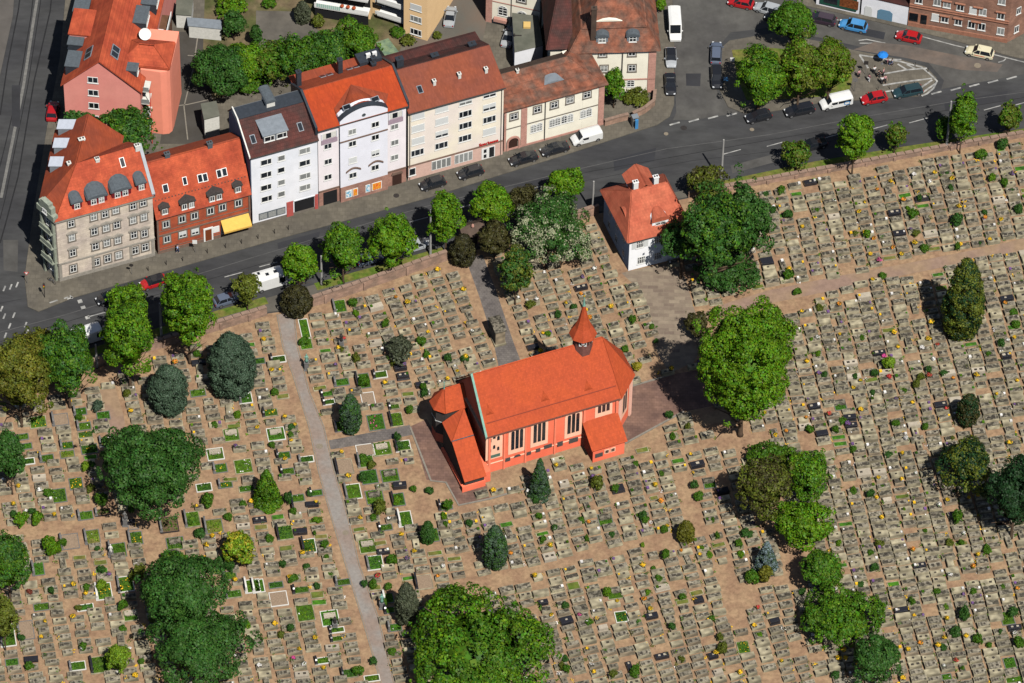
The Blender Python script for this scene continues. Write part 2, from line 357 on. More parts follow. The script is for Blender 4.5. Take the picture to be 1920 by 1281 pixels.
# tram-like lines in the cross street
for pts, w, mm in ([[(76, -40), (64, 30), (44, 160), (24, 260), (12, 320), (2, 370)], .45, mat('pale_line', C(128, 126, 122, 1.3), .9, .2, 2)],
                   [[(42, -40), (34, 20), (14, 120), (0, 215)], .22, seam2], [[(100, -40), (94, 20), (64, 150), (34, 330), (10, 420), (0, 455)], .22, seam2],
                   [[(66, -40), (58, 30), (38, 150), (10, 270), (-10, 350)], .16, seam2], [[(82, -40), (72, 30), (52, 160), (30, 270), (10, 370), (0, 410)], .14, seam2]):
    mark('lane_line', pts, w, mm)
S(poly('west_pavement', [(-300, -300), (30, -60), (24, 30), (-2, 150), (-30, 300), (-400, 500)], -.02, mat('far_paving', C(104, 99, 94, 1.3), .9, .12, .4), .4))
for (x, y) in [(8, 540), (20, 537), (32, 533), (3, 578), (8, 592), (26, 590), (18, 610), (10, 628), (48, 608), (52, 620)]:
    mark('short_dash', [(x-2, y+5), (x+2, y-5)], .25)
for (x, y) in [(150, 564), (156, 576), (164, 594)]: mark('crossing_mark', [(x-4, y+1), (x+4, y-1)], .7)
# chevrons of the traffic island
for pts in ([(1611, 103), (1690, 116), (1728, 126), (1745, 140), (1757, 152), (1750, 166), (1738, 176), (1728, 180)], [(1655, 139), (1700, 131), (1738, 128)],
            [(1655, 160), (1700, 153), (1748, 147)], [(1660, 172), (1690, 168)], [(1683, 120), (1702, 132)], [(1700, 121), (1718, 130)],
            [(1722, 168), (1748, 150)], [(1728, 175), (1754, 157)], [(1612, 104), (1628, 128)], [(1650, 112), (1690, 112)]):
    ISL = globals().get('ISL', 0)+1; S(poly('island_line', strip(pts, .3), .004+.0015*ISL, markp, world_pts=True))
for pts in ([(1610, 75), (1625, 73), (1660, 80)], [(1612, 80), (1640, 80), (1658, 86)], [(1700, 60), (1790, 84), (1870, 103), (1930, 118)], [(1872, 116), (1882, 113), (1886, 109)], [(1555, 34), (1580, 38)]):
    mark('turn_arrow', pts, .2)
for pts in ([(120, 560), (128, 557)], [(126, 561), (137, 557)], [(131, 554), (136, 560)], [(93, 568), (108, 563)]):
    S(poly('cycle_symbol', strip(pts, .25), .004, markp, world_pts=True))
def disc(name, x, y, r, m, z, cat, label):
    w = P(x, y); o = MB().lathe([(r, 0), (r, .02), (r*.93, .025), (r*.9, .018)], 16).build(name, m)
    o.location = (w[0], w[1], z); return tag(o, label, cat)
iron = mat('cast_iron', C(60, 56, 54, 1.2), .6, .2, 8)
brass_iron = mat('pale_iron', C(150, 138, 120, 1.3), .7, .2, 8)
for i, (x, y, r, z, lb) in enumerate([(1282, 239, .5, -.12, 'dark round manhole cover in the road by the junction'), (1833, 122, .55, -.12, 'ring shaped manhole cover on the road below the cream taxi'),
        (1249, 250, .35, -.12, 'small pale manhole cover at the kerb of the junction'), (599, 837, .5, .006, 'round manhole cover where the cobbled path meets the gravel path'),
        (648, 999, .45, .006, 'round manhole cover on the gravel path further down'), (743, 367, .45, 0, 'dark manhole cover on the pavement by the shop'), (1410, 242, .35, -.12, 'small round cover in the road south of the plaza trees')]):
    disc('manhole_cover', x, y, r, iron if i in (0, 5) else brass_iron, z, 'manhole cover', lb)

# ================================================================ building kit
glass = mat('window_glass', (.018, .022, .028), .12, .3, 3, spec=.6, objr=.5)
curtain = mat('curtained_glass', C(150, 152, 150, 1.2), .35, .2, 5, spec=.5, objr=.35)
blind = mat('roller_blind', C(214, 216, 214, 1.0), .6, .05, 3, stretch=(1, 1, 6))
frame_w = mat('window_white', C(236, 236, 232, 1.0), .5, .04, 3)
sill_g = mat('sill_stone', C(126, 118, 108, 1.1), .8, .15, 3)
zinc = mat('zinc_sheet', C(150, 158, 166, 1.4), .45, .12, 1.5, spec=.5)
slate = mat('slate_sheet', C(104, 112, 118, 1.4), .55, .15, 2.5, stretch=(1, 1, 3))
darkz = mat('dark_zinc', C(62, 68, 76, 1.3), .5, .15, 2)
gutterm = mat('gutter_metal', C(88, 84, 80, 1.2), .5, .15, 4)
copperp = mat('copper_green', C(140, 190, 172, 1.4), .6, .15, 2)
chim_w = mat('chimney_render', C(226, 224, 216, 1.1), .8, .1, 3)
WT = {}
def win_tpl(w, h, style, sur):
    k = (round(w, 2), round(h, 2), style, sur)
    if k in WT: return WT[k]
    f = MB(); p = MB(); t = .09; dp = .07
    if sur == 'stone':
        f.box(-w/2-.22, w/2+.22, -.10, 0, -h/2-.28, -h/2-.04, 1).box(-w/2-.18, w/2+.18, -.08, 0, h/2, h/2+.2, 1)
        f.box(-w/2-.18, -w/2, -.08, 0, -h/2-.04, h/2, 1).box(w/2, w/2+.18, -.08, 0, -h/2-.04, h/2, 1)
    else: f.box(-w/2-.08, w/2+.08, -.13, 0, -h/2-.1, -h/2, 0)
    if style == 'arch':
        n = 8; pr = [(-w/2, -h/2), (w/2, -h/2), (w/2, h/2-w/2)]+[(w/2*math.cos(math.pi*i/n), h/2-w/2+w/2*math.sin(math.pi*i/n)) for i in range(1, n)]+[(-w/2, h/2-w/2)]
        p.yprism(pr, -.03, 0)
        for i in range(n):
            a, b = math.pi*i/n, math.pi*(i+1)/n
            q = [(r*math.cos(c), h/2-w/2+r*math.sin(c)) for r, c in ((w/2-.07, a), (w/2+.05, a), (w/2+.05, b), (w/2-.07, b))]
            f.yprism(q, -dp, 0)
        f.box(-w/2, -w/2+t, -dp, 0, -h/2, h/2-w/2).box(w/2-t, w/2, -dp, 0, -h/2, h/2-w/2)
        f.box(-.04, .04, -dp, 0, -h/2, h/2-.05)
        for zz in (-.25, .05, .3): f.box(-w/2+t, w/2-t, -dp+.003, 0, h*zz, h*zz+.05)
    else:
        f.box(-w/2, w/2, -dp, 0, h/2-t, h/2).box(-w/2, w/2, -dp, 0, -h/2, -h/2+t)
        f.box(-w/2, -w/2+t, -dp+.003, 0, -h/2+t, h/2-t).box(w/2-t, w/2, -dp+.003, 0, -h/2+t, h/2-t)
        for mx in {'one': [], 'two': [0], 'split': [.12], 'three': [-.2, .2], 'cross': [0], 'shut': [], 'half': [0], 'four': [-.25, 0, .25]}[style]:
            f.box(mx*w-.045, mx*w+.045, -dp+.003, 0, -h/2+t, h/2-t)
        if style in ('cross', 'four'): f.box(-w/2+t, w/2-t, -dp+.006, 0, h*.1, h*.1+.06)
        p.box(-w/2+.03, w/2-.03, -.03, 0, -h/2+.03, h/2-.03)
        if style in ('shut', 'half'):
            z0 = -h/2+t if style == 'shut' else -h*.1
            f.box(-w/2+t, w/2-t, -.055, -.031, z0, h/2-t, 2)
    WT[k] = (f.mesh('window_frame', [frame_w, sill_g, blind]), p.mesh('window_pane', glass), p.mesh('window_pane_curtained', curtain))
    return WT[k]
def win(parent, x, z, w, h, style='two', y=0.0, rz=0.0, sur='', cur=None, name='window', tilt=0.0, label=None):
    f, p, pc = win_tpl(w, h, style, sur)
    o = link(name, f, parent, (x, y, z), (tilt, 0, rz))
    if cur is None: cur = random.random() < .25
    link('pane', pc if cur else p, o)
    if label: o['label'] = label
    return o
def wins(fr, parent, pts, w, h, style='two', sur='', z4=None, b=0.0, snap=True):
    for q in pts:
        x, y = q[:2]; st = q[2] if len(q) > 2 else style
        if z4: x, y = z4[0]+x/z4[2], z4[1]+y/z4[2]
        a, z = fr.wall(x, y, b); win(parent, a, z, w, h, st, y=b, sur=sur)
def slab(mb, p, q, x0, x1, th, mi=0):
    """sloping slab through (y,z) p->q with its underside on that line"""
    dy, dz = q[0]-p[0], q[1]-p[1]; L = math.hypot(dy, dz); ny, nz = -dz/L*th, dy/L*th
    if nz < 0: ny, nz = -ny, -nz
    mb.xprism([p, q, (q[0]+ny, q[1]+nz), (p[0]+ny, p[1]+nz)], x0, x1, mi)
def house(fr, name, label, prof, a0, a1, wm, rm, oh=.35, sideoh=(.12, .12), group=None, cat='house', backm=None, th=.2, gut=True, wallname='walls', b0=0.0):
    root = thing(name, label, cat, fr.o, fr.ang, group)
    w = MB(); P2 = [(b0, -.3)]+[tuple(p) for p in prof]+[(prof[-1][0], -.3)]
    w.xprism([(y, z) for y, z in P2][::-1], a0, a1); w.build(wallname, wm, root)
    r = MB()
    for i in range(len(prof)-1):
        p, q = prof[i], prof[i+1]; dy, dz = q[0]-p[0], q[1]-p[1]; L = math.hypot(dy, dz)
        if L < .05 or abs(dy) < .02: continue
        if i == 0: p = (p[0]-dy/L*oh, p[1]-dz/L*oh)
        if i == len(prof)-2: q = (q[0]+dy/L*oh, q[1]+dz/L*oh)
        e = .012*i
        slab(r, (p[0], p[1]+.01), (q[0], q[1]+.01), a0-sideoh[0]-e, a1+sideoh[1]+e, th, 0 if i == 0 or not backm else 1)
    r.build('roof', [rm, backm or rm], root)
    if gut:
        y, z = prof[0]; dy, dz = prof[1][0]-y, prof[1][1]-z; L = math.hypot(dy, dz)
        g = MB(); g.box(a0-sideoh[0], a1+sideoh[1], y-dy/L*oh-.14, y-dy/L*oh-.005, z-dz/L*oh-.02, z-dz/L*oh+.13); g.build('gutter', gutterm, root)
    return root
def skylight(parent, fr, px, py, prof0, prof1, w=.8, h=1.2, blue=False):
    a, b, z = fr.roof(px, py, *prof0, *prof1); t = math.atan2(prof1[1]-prof0[1], prof1[0]-prof0[0])
    k = ('sky', w, h, blue)
    if k not in WT:
        f = MB().box(-w/2, w/2, -h/2, h/2, .2, .29).box(-w/2+.02, w/2-.02, -h/2+.02, h/2-.02, .05, .2)
        g = MB().box(-w/2+.1, w/2-.1, -h/2+.1, h/2-.1, .29, .295)
        WT[k] = (f.mesh('skylight', frame_w if not blue else zinc), g.mesh('pane', glass))
    o = link('skylight', WT[k][0], parent, (a, b, z), (t, 0, 0)); link('pane', WT[k][1], o); return o
def chimney(parent, fr, a, b, z0, z1, w=.6, dp=.6, m=None, pots=1, name='chimney'):
    c = MB().box(-w/2, w/2, -dp/2, dp/2, z0, z1).box(-w/2-.07, w/2+.07, -dp/2-.07, dp/2+.07, z1, z1+.1)
    for i in range(pots): c.box(-w/2+(i+.5)*w/pots-.1, -w/2+(i+.5)*w/pots+.1, -.12, .12, z1+.1, z1+.25, 1)
    o = c.build(name, [m or chim_w, iron], parent); o.location = (a, b, 0); return o
def dormer(parent, a, b, z, w, h, pitch, kind='shed', front=None, roofm=None, nw=1, cheek=None, ww=.8, wh=1.1, over=.2, style='cross', sur=''):
    """front face at (b), sill height z, pitch = slope (rise/run) of the roof it sits on"""
    L = h/pitch+.6
    root = MB().hexa([(-w/2, 0, -.5), (w/2, 0, -.5), (w/2, L, -.5), (-w/2, L, -.5), (-w/2, 0, h), (w/2, 0, h), (w/2, L, h), (-w/2, L, h)]).build('dormer', [cheek or zinc], parent)
    root.location = (a, b, z); r = MB()
    if kind == 'shed':
        L2 = (h+.4)/(pitch-.15)+.6
        slab(r, (-over, h-.02), (L2, h+L2*.12), -w/2-over, w/2+over, .12)
    elif kind == 'gable':
        hh = w*.3; L2 = (h+hh)/pitch+.8
        r.yprism([(-w/2-over, h+.002), (w/2+over, h+.002), (0, h+hh)], -over, L2)
    elif kind == 'seg':
        n = 8; R = w/2+over; pr = [(R*math.cos(math.pi*i/n), h+R*.55*math.sin(math.pi*i/n)) for i in range(n+1)]; L2 = (h+R*.55)/pitch+.8
        r.yprism(pr, -over, L2)
    elif kind == 'barrel':   # bulging hood roof with pointed tail
        n = 6; R = w/2+over
        f0 = [(R*math.cos(math.pi*i/n), -over, h+R*.35*math.sin(math.pi*i/n)) for i in range(n+1)]
        L1 = (h+R*.3)/pitch; f1 = [(R*.95*math.cos(math.pi*i/n), L1, h+.15+R*.5*math.sin(math.pi*i/n)) for i in range(n+1)]
        f2 = [(R*.45*math.cos(math.pi*i/n), L1+1.0, h+pitch*.5+R*.4*math.sin(math.pi*i/n)) for i in range(n+1)]
        r.ring([f0, f1, f2])
    r.build('dormer_roof', [roofm or slate], root)
    for i in range(nw):
        x = (i-(nw-1)/2)*(ww+.35); win(root, x, h*.5, ww, wh, style, y=-.005, sur=sur)
    return root

# ---------------------------------------------------------------- 1 stone corner house
ashlar = tile_mat('sandstone', C(212, 198, 180, .85), c2=C(192, 178, 166, .85), c2s=.35, w=.9, h=.42, mort=.78, axis='wall')
stone_trim = mat('stone_trim', C(152, 146, 136, 1.0), .85, .15, 2)
tile_or = tile_mat('orange_tiles', C(222, 104, 68, 1.38), c2=C(196, 86, 58, 1.38), c2s=.35, w=.24, h=.26, mort=.72, var=.16)
tile_br = tile_mat('bright_orange_tiles', C(208, 83, 36, 1.38), c2=C(196, 76, 38, 1.38), c2s=.2, w=.22, h=.24, mort=.85, var=.07)
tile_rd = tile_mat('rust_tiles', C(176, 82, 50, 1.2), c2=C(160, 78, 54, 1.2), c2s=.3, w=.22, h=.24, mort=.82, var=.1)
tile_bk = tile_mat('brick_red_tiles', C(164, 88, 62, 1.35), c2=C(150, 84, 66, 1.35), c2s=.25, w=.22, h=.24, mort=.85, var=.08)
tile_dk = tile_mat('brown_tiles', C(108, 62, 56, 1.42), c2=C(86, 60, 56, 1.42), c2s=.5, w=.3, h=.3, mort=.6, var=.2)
tile_old = tile_mat('weathered_tiles', C(164, 102, 78, 1.3), c2=C(128, 98, 84, 1.3), c2s=.55, w=.24, h=.22, mort=.7, var=.35)
f1 = Fr((112.5, 527.5), (291, 479))
E1 = 13.2; D1 = 11.0; RZ1 = 18.2
h1 = thing('corner_house', 'sandstone corner house with orange roofs, slate dormers at the front, white ones at its side', 'house', f1.o, f1.ang)
wl = MB(); Lf = f1.len
a_w, b_w = f1.top(76, 388, E1)              # chamfer corner
w0 = f1.w(0, 0)[:2]
angw = rad(85)-f1.ang                        # west front direction in local frame
cw = Vector((math.cos(angw), math.sin(angw)))
chA = Vector((a_w, b_w)); LW = 15.5
nW = chA+cw*LW; eW = nW+Vector((cw.y, -cw.x))*9.6
foot = [(0, 0), (Lf, 0), (Lf, D1), tuple(Vector((cw.y, -cw.x))*9.6+chA+cw*6), tuple(eW), tuple(nW), (a_w, b_w)]
wl.prism(foot, -.3, E1); wl.build('walls', ashlar, h1)
tr = MB()
def band(mb, poly_, z0, z1, out, mi=0):
    n = len(poly_); c = Vector((sum(p[0] for p in poly_)/n, sum(p[1] for p in poly_)/n))
    for i in range(n):
        p, q = Vector(poly_[i][:2]), Vector(poly_[(i+1) % n][:2]); dd = (q-p).normalized(); nn = Vector((dd.y, -dd.x))
        p2, q2 = p-dd*out, q+dd*out
        mb.hexa([(*(p2+nn*out), z0), (*(q2+nn*out), z0), (*(q2-nn*.02), z0), (*(p2-nn*.02), z0), (*(p2+nn*out), z1), (*(q2+nn*out), z1), (*(q2-nn*.02), z1), (*(p2-nn*.02), z1)], mi)
for z, hh, o in ((E1-.35, .35, .35), (E1-.6, .25, .18), (3.55, .25, .14), (.0, .7, .08)): band(tr, foot, z, z+hh, o)
tr.build('cornice', stone_trim, h1)
rf = MB()
# front wing roof (hipped towards the corner)
oh = .3; yr = D1/2
def face_roof(mb, pts, th=.18, mi=0):
    """thick roof panel from 3 or 4 points"""
    a, b_, c = (Vector(p) for p in pts[:3]); n = (b_-a).cross(c-a).normalized()
    if n.z < 0: n = -n
    k = len(pts); low = [tuple(Vector(p)) for p in pts]; up = [tuple(Vector(p)+n*th) for p in pts]
    mb.add(low+up, [tuple(range(k)), tuple(range(2*k-1, k-1, -1))]+[(i, (i+1) % k, k+(i+1) % k, k+i) for i in range(k)], mi)
hipx, hipy = f1.top(142, 309, RZ1)
E_ = E1+.02
SWc = (-.35, -.35, E_)
face_roof(rf, [SWc, (Lf+.1, -.35, E_), (Lf+.1, yr, RZ1), (hipx, hipy, RZ1)])
face_roof(rf, [(Lf+.1, yr, RZ1), (Lf+.1, D1+.3, E_), (hipx+3.5, D1+.3, E_), (hipx, hipy, RZ1)])
# west wing
mid = (nW+eW)/2; pW = Vector((cw.y, -cw.x))
RW = E1+4.3
wE = chA-cw*.2-pW*.3; nWo = nW+cw*.2-pW*.3; eWo = eW+cw*.2+pW*.3
apexN = mid-cw*.0
face_roof(rf, [(*wE, E_), (*nWo, E_), (*apexN, RW), (hipx, hipy, RZ1)], mi=1)
face_roof(rf, [SWc, (*wE, E_), (hipx, hipy, RZ1)], mi=1)
face_roof(rf, [(*apexN, RW), (*eWo, E_), (*(eWo-cw*11), E_), (hipx, hipy, RZ1)], mi=1)
face_roof(rf, [(*nWo, E_), (*eWo, E_), (*apexN, RW)], mi=1)
rf.build('roof', [tile_or, tile_rd], h1)
zz = [(133, 99.5)]
Z1 = (0, 320, 4)
for row, ww_, hh_ in (([(533, 397), (702, 347), (787, 325), (867, 297), (997, 265), (1073, 240)], .95, 1.35), ([(538, 500), (707, 455), (795, 430), (875, 405), (997, 370), (1078, 348)], .95, 1.45),
            ([(545, 615), (715, 565), (800, 540), (883, 520), (1003, 480), (1083, 470)], .95, 1.45), ([(550, 733), (722, 685), (807, 658), (890, 633), (1013, 597), (1088, 572)], 1.0, 1.5)):
    wins(f1, h1, row, ww_, hh_, 'cross', 'stone', Z1)
for (x, y) in [(538, 465), (707, 418), (795, 393), (875, 370), (997, 333), (1078, 310), (545, 578), (800, 505), (1003, 445), (715, 530), (883, 485), (1083, 430)]:
    a, z = f1.wall(x/4, 320+y/4); MB().yprism([(a-.85, z-.1), (a+.85, z-.1), (a+.85, z), (a, z+.38), (a-.85, z)], -.28, 0).build('window_hood', stone_trim, h1)
for a in (.2, Lf-.3, 5.3, 11.2): MB().box(a-.22, a+.22, -.09, 0, .7, 3.5).build('pilaster', stone_trim, h1)
# chamfered corner bay with stacked balconies
cn = Vector((a_w, b_w)); cd = (Vector((0, 0))-cn).normalized(); cnn = Vector((cd.y, -cd.x)); cl = (Vector((0, 0))-cn).length
def chp(t, o): return cn+cd*(cl*t)+cnn*o
bay = MB()
for k, z in enumerate((3.7, 6.9, 10.0)):
    q = [chp(.06, 0), chp(.12, .9), chp(.88, .9), chp(.94, 0)]
    bay.prism([tuple(p) for p in q], z, z+.2)
    q2 = [chp(.14, .82), chp(.86, .82), chp(.86, .72), chp(.14, .72)]; bay.prism([tuple(p) for p in q2], z+.2, z+1.05)
for t in (.14, .86):
    q = [chp(t-.05, .0), chp(t-.05, .45), chp(t+.05, .45), chp(t+.05, .0)]; bay.prism([tuple(p) for p in q], 0, E1)
q = [chp(-.05, -.3), chp(-.05, .6), chp(1.05, .6), chp(1.05, -.3)]; bay.prism([tuple(p) for p in q], E1, E1+1.1)
q = [chp(.1, -.3), chp(.1, .5), chp(.9, .5), chp(.9, -.3)]; bay.prism([tuple(p) for p in q], E1+1.1, E1+2.3)
q = [chp(.25, -.3), chp(.25, .5), chp(.75, .5), chp(.75, -.3)]; bay.prism([tuple(p) for p in q], E1+2.3, E1+2.8)
bo = bay.build('corner_bay', mat('bay_stone', C(150, 156, 140, 1.0), .85, .2, 1.5), h1)
ca = math.atan2(cd.y, cd.x)
for z in (1.9, 5.2, 8.4, 11.5, E1+1.0):
    p = chp(.5, .02 if z < E1 else .61); win(h1, p.x, z, 1.0, 1.5 if z < E1 else .9, 'cross', y=p.y, rz=ca, sur='')
# west side windows (shaded)
wa = math.atan2(-cw.y, -cw.x)
for i in range(5):
    for z in (1.8, 5.1, 8.3, 11.4):
        p = chA+cw*(1.6+i*3.0); win(h1, p.x, z, 1.0, 1.5, 'cross', y=p.y, rz=wa)
# slate dormers on the front roof
pit1 = (RZ1-E1)/(yr+.3)
for (x, y, nw, w_) in ((580, 272, 1, 1.5), (733, 232, 2, 3.0), (912, 180, 2, 3.0), (1062, 130, 1, 1.4)):
    a, b, z = f1.roof(x/4, 320+y/4+5, -.35, E_, yr, RZ1)
    dormer(h1, a, b, z, w_, 1.5, pit1, 'barrel', roofm=slate, nw=nw, cheek=mat('oxblood_wood', C(110, 26, 34, 1), .7, .1, 3), ww=.85, wh=1.1)
# white dormers along the west wing roof
vW = math.atan2((mid-nW).y, (mid-nW).x)
for (x, y) in ((100, 316), (107, 281), (114, 246)):
    a, b = f1.top(x, y, E1+1.2); base = Vector((a, b)); t = (base-chA).dot(cw); base = chA+cw*t+pW*.5
    o = MB(); pts = []
    o.box(-.85, .85, 0, 3.2, -.3, 2.2); dr = o.build('dormer', zinc, h1); dr.location = (base.x, base.y, E1+.35); dr.rotation_euler = (0, 0, math.atan2(-cw.y, -cw.x))
    r = MB(); r.hexa([(-1.0, -.2, 2.2), (1.0, -.2, 2.2), (1.0, 2.6, 2.5), (-1.0, 2.6, 2.5), (-1.0, -.2, 2.32), (1.0, -.2, 2.32), (1.0, 2.6, 2.65), (-1.0, 2.6, 2.65)])
    r.hexa([(-1.0, 2.6, 2.5), (1.0, 2.6, 2.5), (.1, 3.6, 2.6), (-.1, 3.6, 2.6), (-1.0, 2.6, 2.65), (1.0, 2.6, 2.65), (.1, 3.6, 2.72), (-.1, 3.6, 2.72)])
    r.build('dormer_roof', mat('white_zinc', C(214, 220, 232, 1.3), .5, .06, 2), dr); win(dr, 0, 1.2, 1.1, 1.2, 'two', y=-.005)
for (x, y, z0, w_, pots) in ((153, 258, RW-.8, .9, 2), (129, 303, RW-1.2, .5, 1), (182, 295, RZ1-1.0, .6, 2), (257, 270, RZ1-.6, .7, 2)):
    a, b = f1.top(x, y, z0+1.6); chimney(h1, f1, a, b, z0-1, z0+1.3, w_, .55, None, pots)
skylight(h1, f1, 229, 305, (-.35, E_), (yr, RZ1), .75, 1.5)
fh = MB()
fh.xprism([(-.4, E_+.2), (-.4, E_+.45), (yr, RZ1+.5), (yr, RZ1+.2)], Lf-.15, Lf+.35); fh.build('parapet', zinc, h1)

# ---------------------------------------------------------------- 2 red brick house
brick = tile_mat('red_brick', C(186, 90, 58, .9), c2=C(160, 80, 56, .9), c2s=.5, w=.26, h=.09, mort=.75, axis='wall')
brown_st = mat('brown_stone', C(118, 96, 84, .95), .85, .15, 2)
f2 = Fr((296, 476.5), (471, 429)); E2 = 7.9
p2 = [(0, E2), (4.4, 15.2), (8.4, 12.4), (10.5, 9)]
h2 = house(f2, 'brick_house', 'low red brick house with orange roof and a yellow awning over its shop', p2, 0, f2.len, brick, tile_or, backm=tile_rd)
wins(f2, h2, [(1245, 402), (1365, 363), (1458, 338), (1578, 302), (1668, 275), (1787, 243), (1252, 513)], 1.0, 1.35, 'two', 'stone', Z1)
wins(f2, h2, [(1370, 475), (1463, 455)], 1.15, 1.3, 'half', 'stone', Z1)
b = MB()
for z, hh, o in ((E2-.3, .3, .25), (3.7, .22, .12), (4.6, .12, .06), (0, .6, .08), (.9, .1, .06)): b.box(0, f2.len, -o, 0, z, z+hh)
for a in (.15, f2.len-.2): b.box(a-.14, a+.14, -.16, 0, .6, E2-.3)
b.build('cornice', brown_st, h2)
a, z = f2.wall(390, 430); win(h2, a, 1.35, 1.0, 2.4, 'one', name='door', y=-.01).data = MB().box(-.75, .75, -.14, 0, -1.3, 1.45, 1).box(-.5, .5, -.18, -.02, -1.2, 1.15, 0).mesh('door', [mat('brown_door', C(120, 62, 34, 1), .6, .1, 4, stretch=(6, 1, 1)), frame_w])
aw = MB(); a0, _ = f2.wall(414, 428); a1, _ = f2.wall(466, 413)
aw.hexa([(a0, -1.6, 2.45), (a1, -1.6, 2.45), (a1, 0, 3.6), (a0, 0, 3.6), (a0, -1.6, 2.52), (a1, -1.6, 2.52), (a1, 0, 3.68), (a0, 0, 3.68)]).box(a0, a1, -1.62, -1.58, 2.2, 2.5)
aw.build('awning', mat('yellow_canvas', C(244, 196, 96, 1.25), .8, .06, 2), h2)
sh = MB(); sh.box(a0, a1, -.06, 0, .5, 2.4, 0).box(a0+.2, a1-.2, -.09, -.061, .75, 2.2, 1); sh.build('shop_window', [frame_w, glass], h2)
nb = MB().box(-.5, .5, -.12, 0, -.6, .6, 0); o = nb.build('notice_board', frame_w, h2); a, z = f2.wall(405, 427); o.location = (a, 0, 2.0)
pit2 = (p2[1][1]-E2)/4.4
for (x, y, nw, w_) in ((1235, 325, 1, 1.3), (1408, 283, 2, 2.2), (1615, 222, 2, 2.2), (1783, 160, 1, 1.2)):
    a, b_, z = f2.roof(x/4, 320+y/4, 0, E2, *p2[1])
    dormer(h2, a, b_-.15, z, w_, 1.45, pit2, 'gable', roofm=mat('dark_slate', C(80, 76, 74, 1.3), .6, .2, 3), nw=nw, cheek=brown_st, ww=.75, wh=1.1, style='two')
for (x, y, w_) in ((1238, 130, .9), (1383, 75, .7), (1498, 55, .8), (1535, 48, .8), (1640, 20, .8), (1680, 8, .8)):
    skylight(h2, f2, x/4, 320+y/4, (0, E2), p2[1], w_, 1.3)
for (x, y) in ((313, 288), (393, 268)):
    a, b_ = f2.top(x, y, 16); chimney(h2, f2, a, b_, 12.5, 16, .75, .6, slate, 2)
sg = MB()
for i in range(28): sg.box(i*.52+.3, i*.52+.5, 0, .1, 0, .12)
o = sg.build('snow_guard', gutterm, h2); a, b_, z = f2.roof(310, 370, 0, E2, *p2[1]); o.location = (0, b_-.28, z)

# ---------------------------------------------------------------- 3 white house with brown roof
plaster_w = mat('white_plaster', C(232, 232, 236, .9), .9, .05, .6, c2=C(222, 224, 230, .9), c2s=.2)
f3 = Fr((474, 424), (597, 390))
_, E3 = f3.wall(594, 260); 
rb, rz = f3.side(f3.len, 562, 171)
print('house3', f3.len, E3, rb, rz)
rb = max(3.2, min(rb, 5.0)); 
p3 = [(0, E3), (rb, rz), (rb+2.2, rz+.3), (9.5, E3+.5)]
h3 = house(f3, 'white_house', 'plain white rendered house with a dark brown tiled roof and one wide shed dormer', p3, 0, f3.len, plaster_w, tile_dk, backm=darkz)
Z2 = (480, 0, 4)
wins(f3, h3, [(75, 1215), (75, 1310), (75, 1405), (80, 1490), (365, 1130), (365, 1222), (367, 1320), (367, 1405)], 1.75, 1.2, 'split', '', Z2)
wins(f3, h3, [(190, 1185), (188, 1275), (190, 1368), (190, 1455)], 1.15, 1.15, 'one', '', Z2)
fs = MB(); a0, _ = f3.wall(485, 405); a1, _ = f3.wall(535, 392)
fs.box(a0, a1, -.08, 0, .9, 2.3, 0)
for i in range(3): fs.box(a0+.1+i*(a1-a0)/3, a0-.1+(i+1)*(a1-a0)/3, -.11, -.081, 1.05, 2.15, 1)
fs.build('shop_window', [slate, curtain], h3)
ps = MB(); a2, _ = f3.wall(552, 385); a3, _ = f3.wall(589, 372)
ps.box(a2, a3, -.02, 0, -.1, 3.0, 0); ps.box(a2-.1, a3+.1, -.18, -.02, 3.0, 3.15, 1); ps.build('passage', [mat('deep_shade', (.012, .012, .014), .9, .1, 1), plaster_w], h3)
pl = MB(); a4, _ = f3.wall(543, 390); pl.box(a4-.5, a4+.55, -.12, 0, 0, 3.1); pl.box(a3+.05, a3+.6, -.12, 0, 0, 3.1); pl.build('pillar', mat('rose_pillar', C(178, 86, 80, .95), .8, .12, 2), h3)
tn = MB(); tn.box(-.03, f3.len, -.03, 0, 0, .5); tn.build('plinth', sill_g, h3)
a, b_, z = f3.roof(480+147/4, 1055/4, 0, E3, *p3[1]); pit3 = (rz-E3)/rb
dormer(h3, a, b_, z, 3.7, 1.6, pit3, 'shed', nw=2, roofm=zinc, cheek=zinc, ww=1.6, wh=1.05, style='split')
skylight(h3, f3, 480+330/4, 955/4, (0, E3), p3[1], .8, 1.4, True); skylight(h3, f3, 474, 262, (0, E3), p3[1], .8, 1.4, True)
o = dormer(h3, 0, 0, 0, 1.3, 1.0, pit3, 'seg', nw=0, roofm=slate, cheek=chim_w); a, b_, z = f3.roof(508, 200, 0, E3, *p3[1]); o.location = (a, b_, z)
gw = MB().xprism([(-.2, E3-.25), (-.2, E3+.1), (rb, rz+.45), (rb+2.3, rz+.75), (rb+2.3, rz-.5), (rb, rz-.4)], -.32, -.12); gw.build('gable_edge', chim_w, h3)
sw = MB().xprism([(0.05, 6), (9.4, 6), (9.4, E3+.4), (rb+2.1, rz+.1), (rb, rz-.05), (.05, E3-.1)], -.1, -.02); sw.build('slate_gable', mat('blue_slate', C(92, 104, 124, .7), .6, .15, 2), h3)

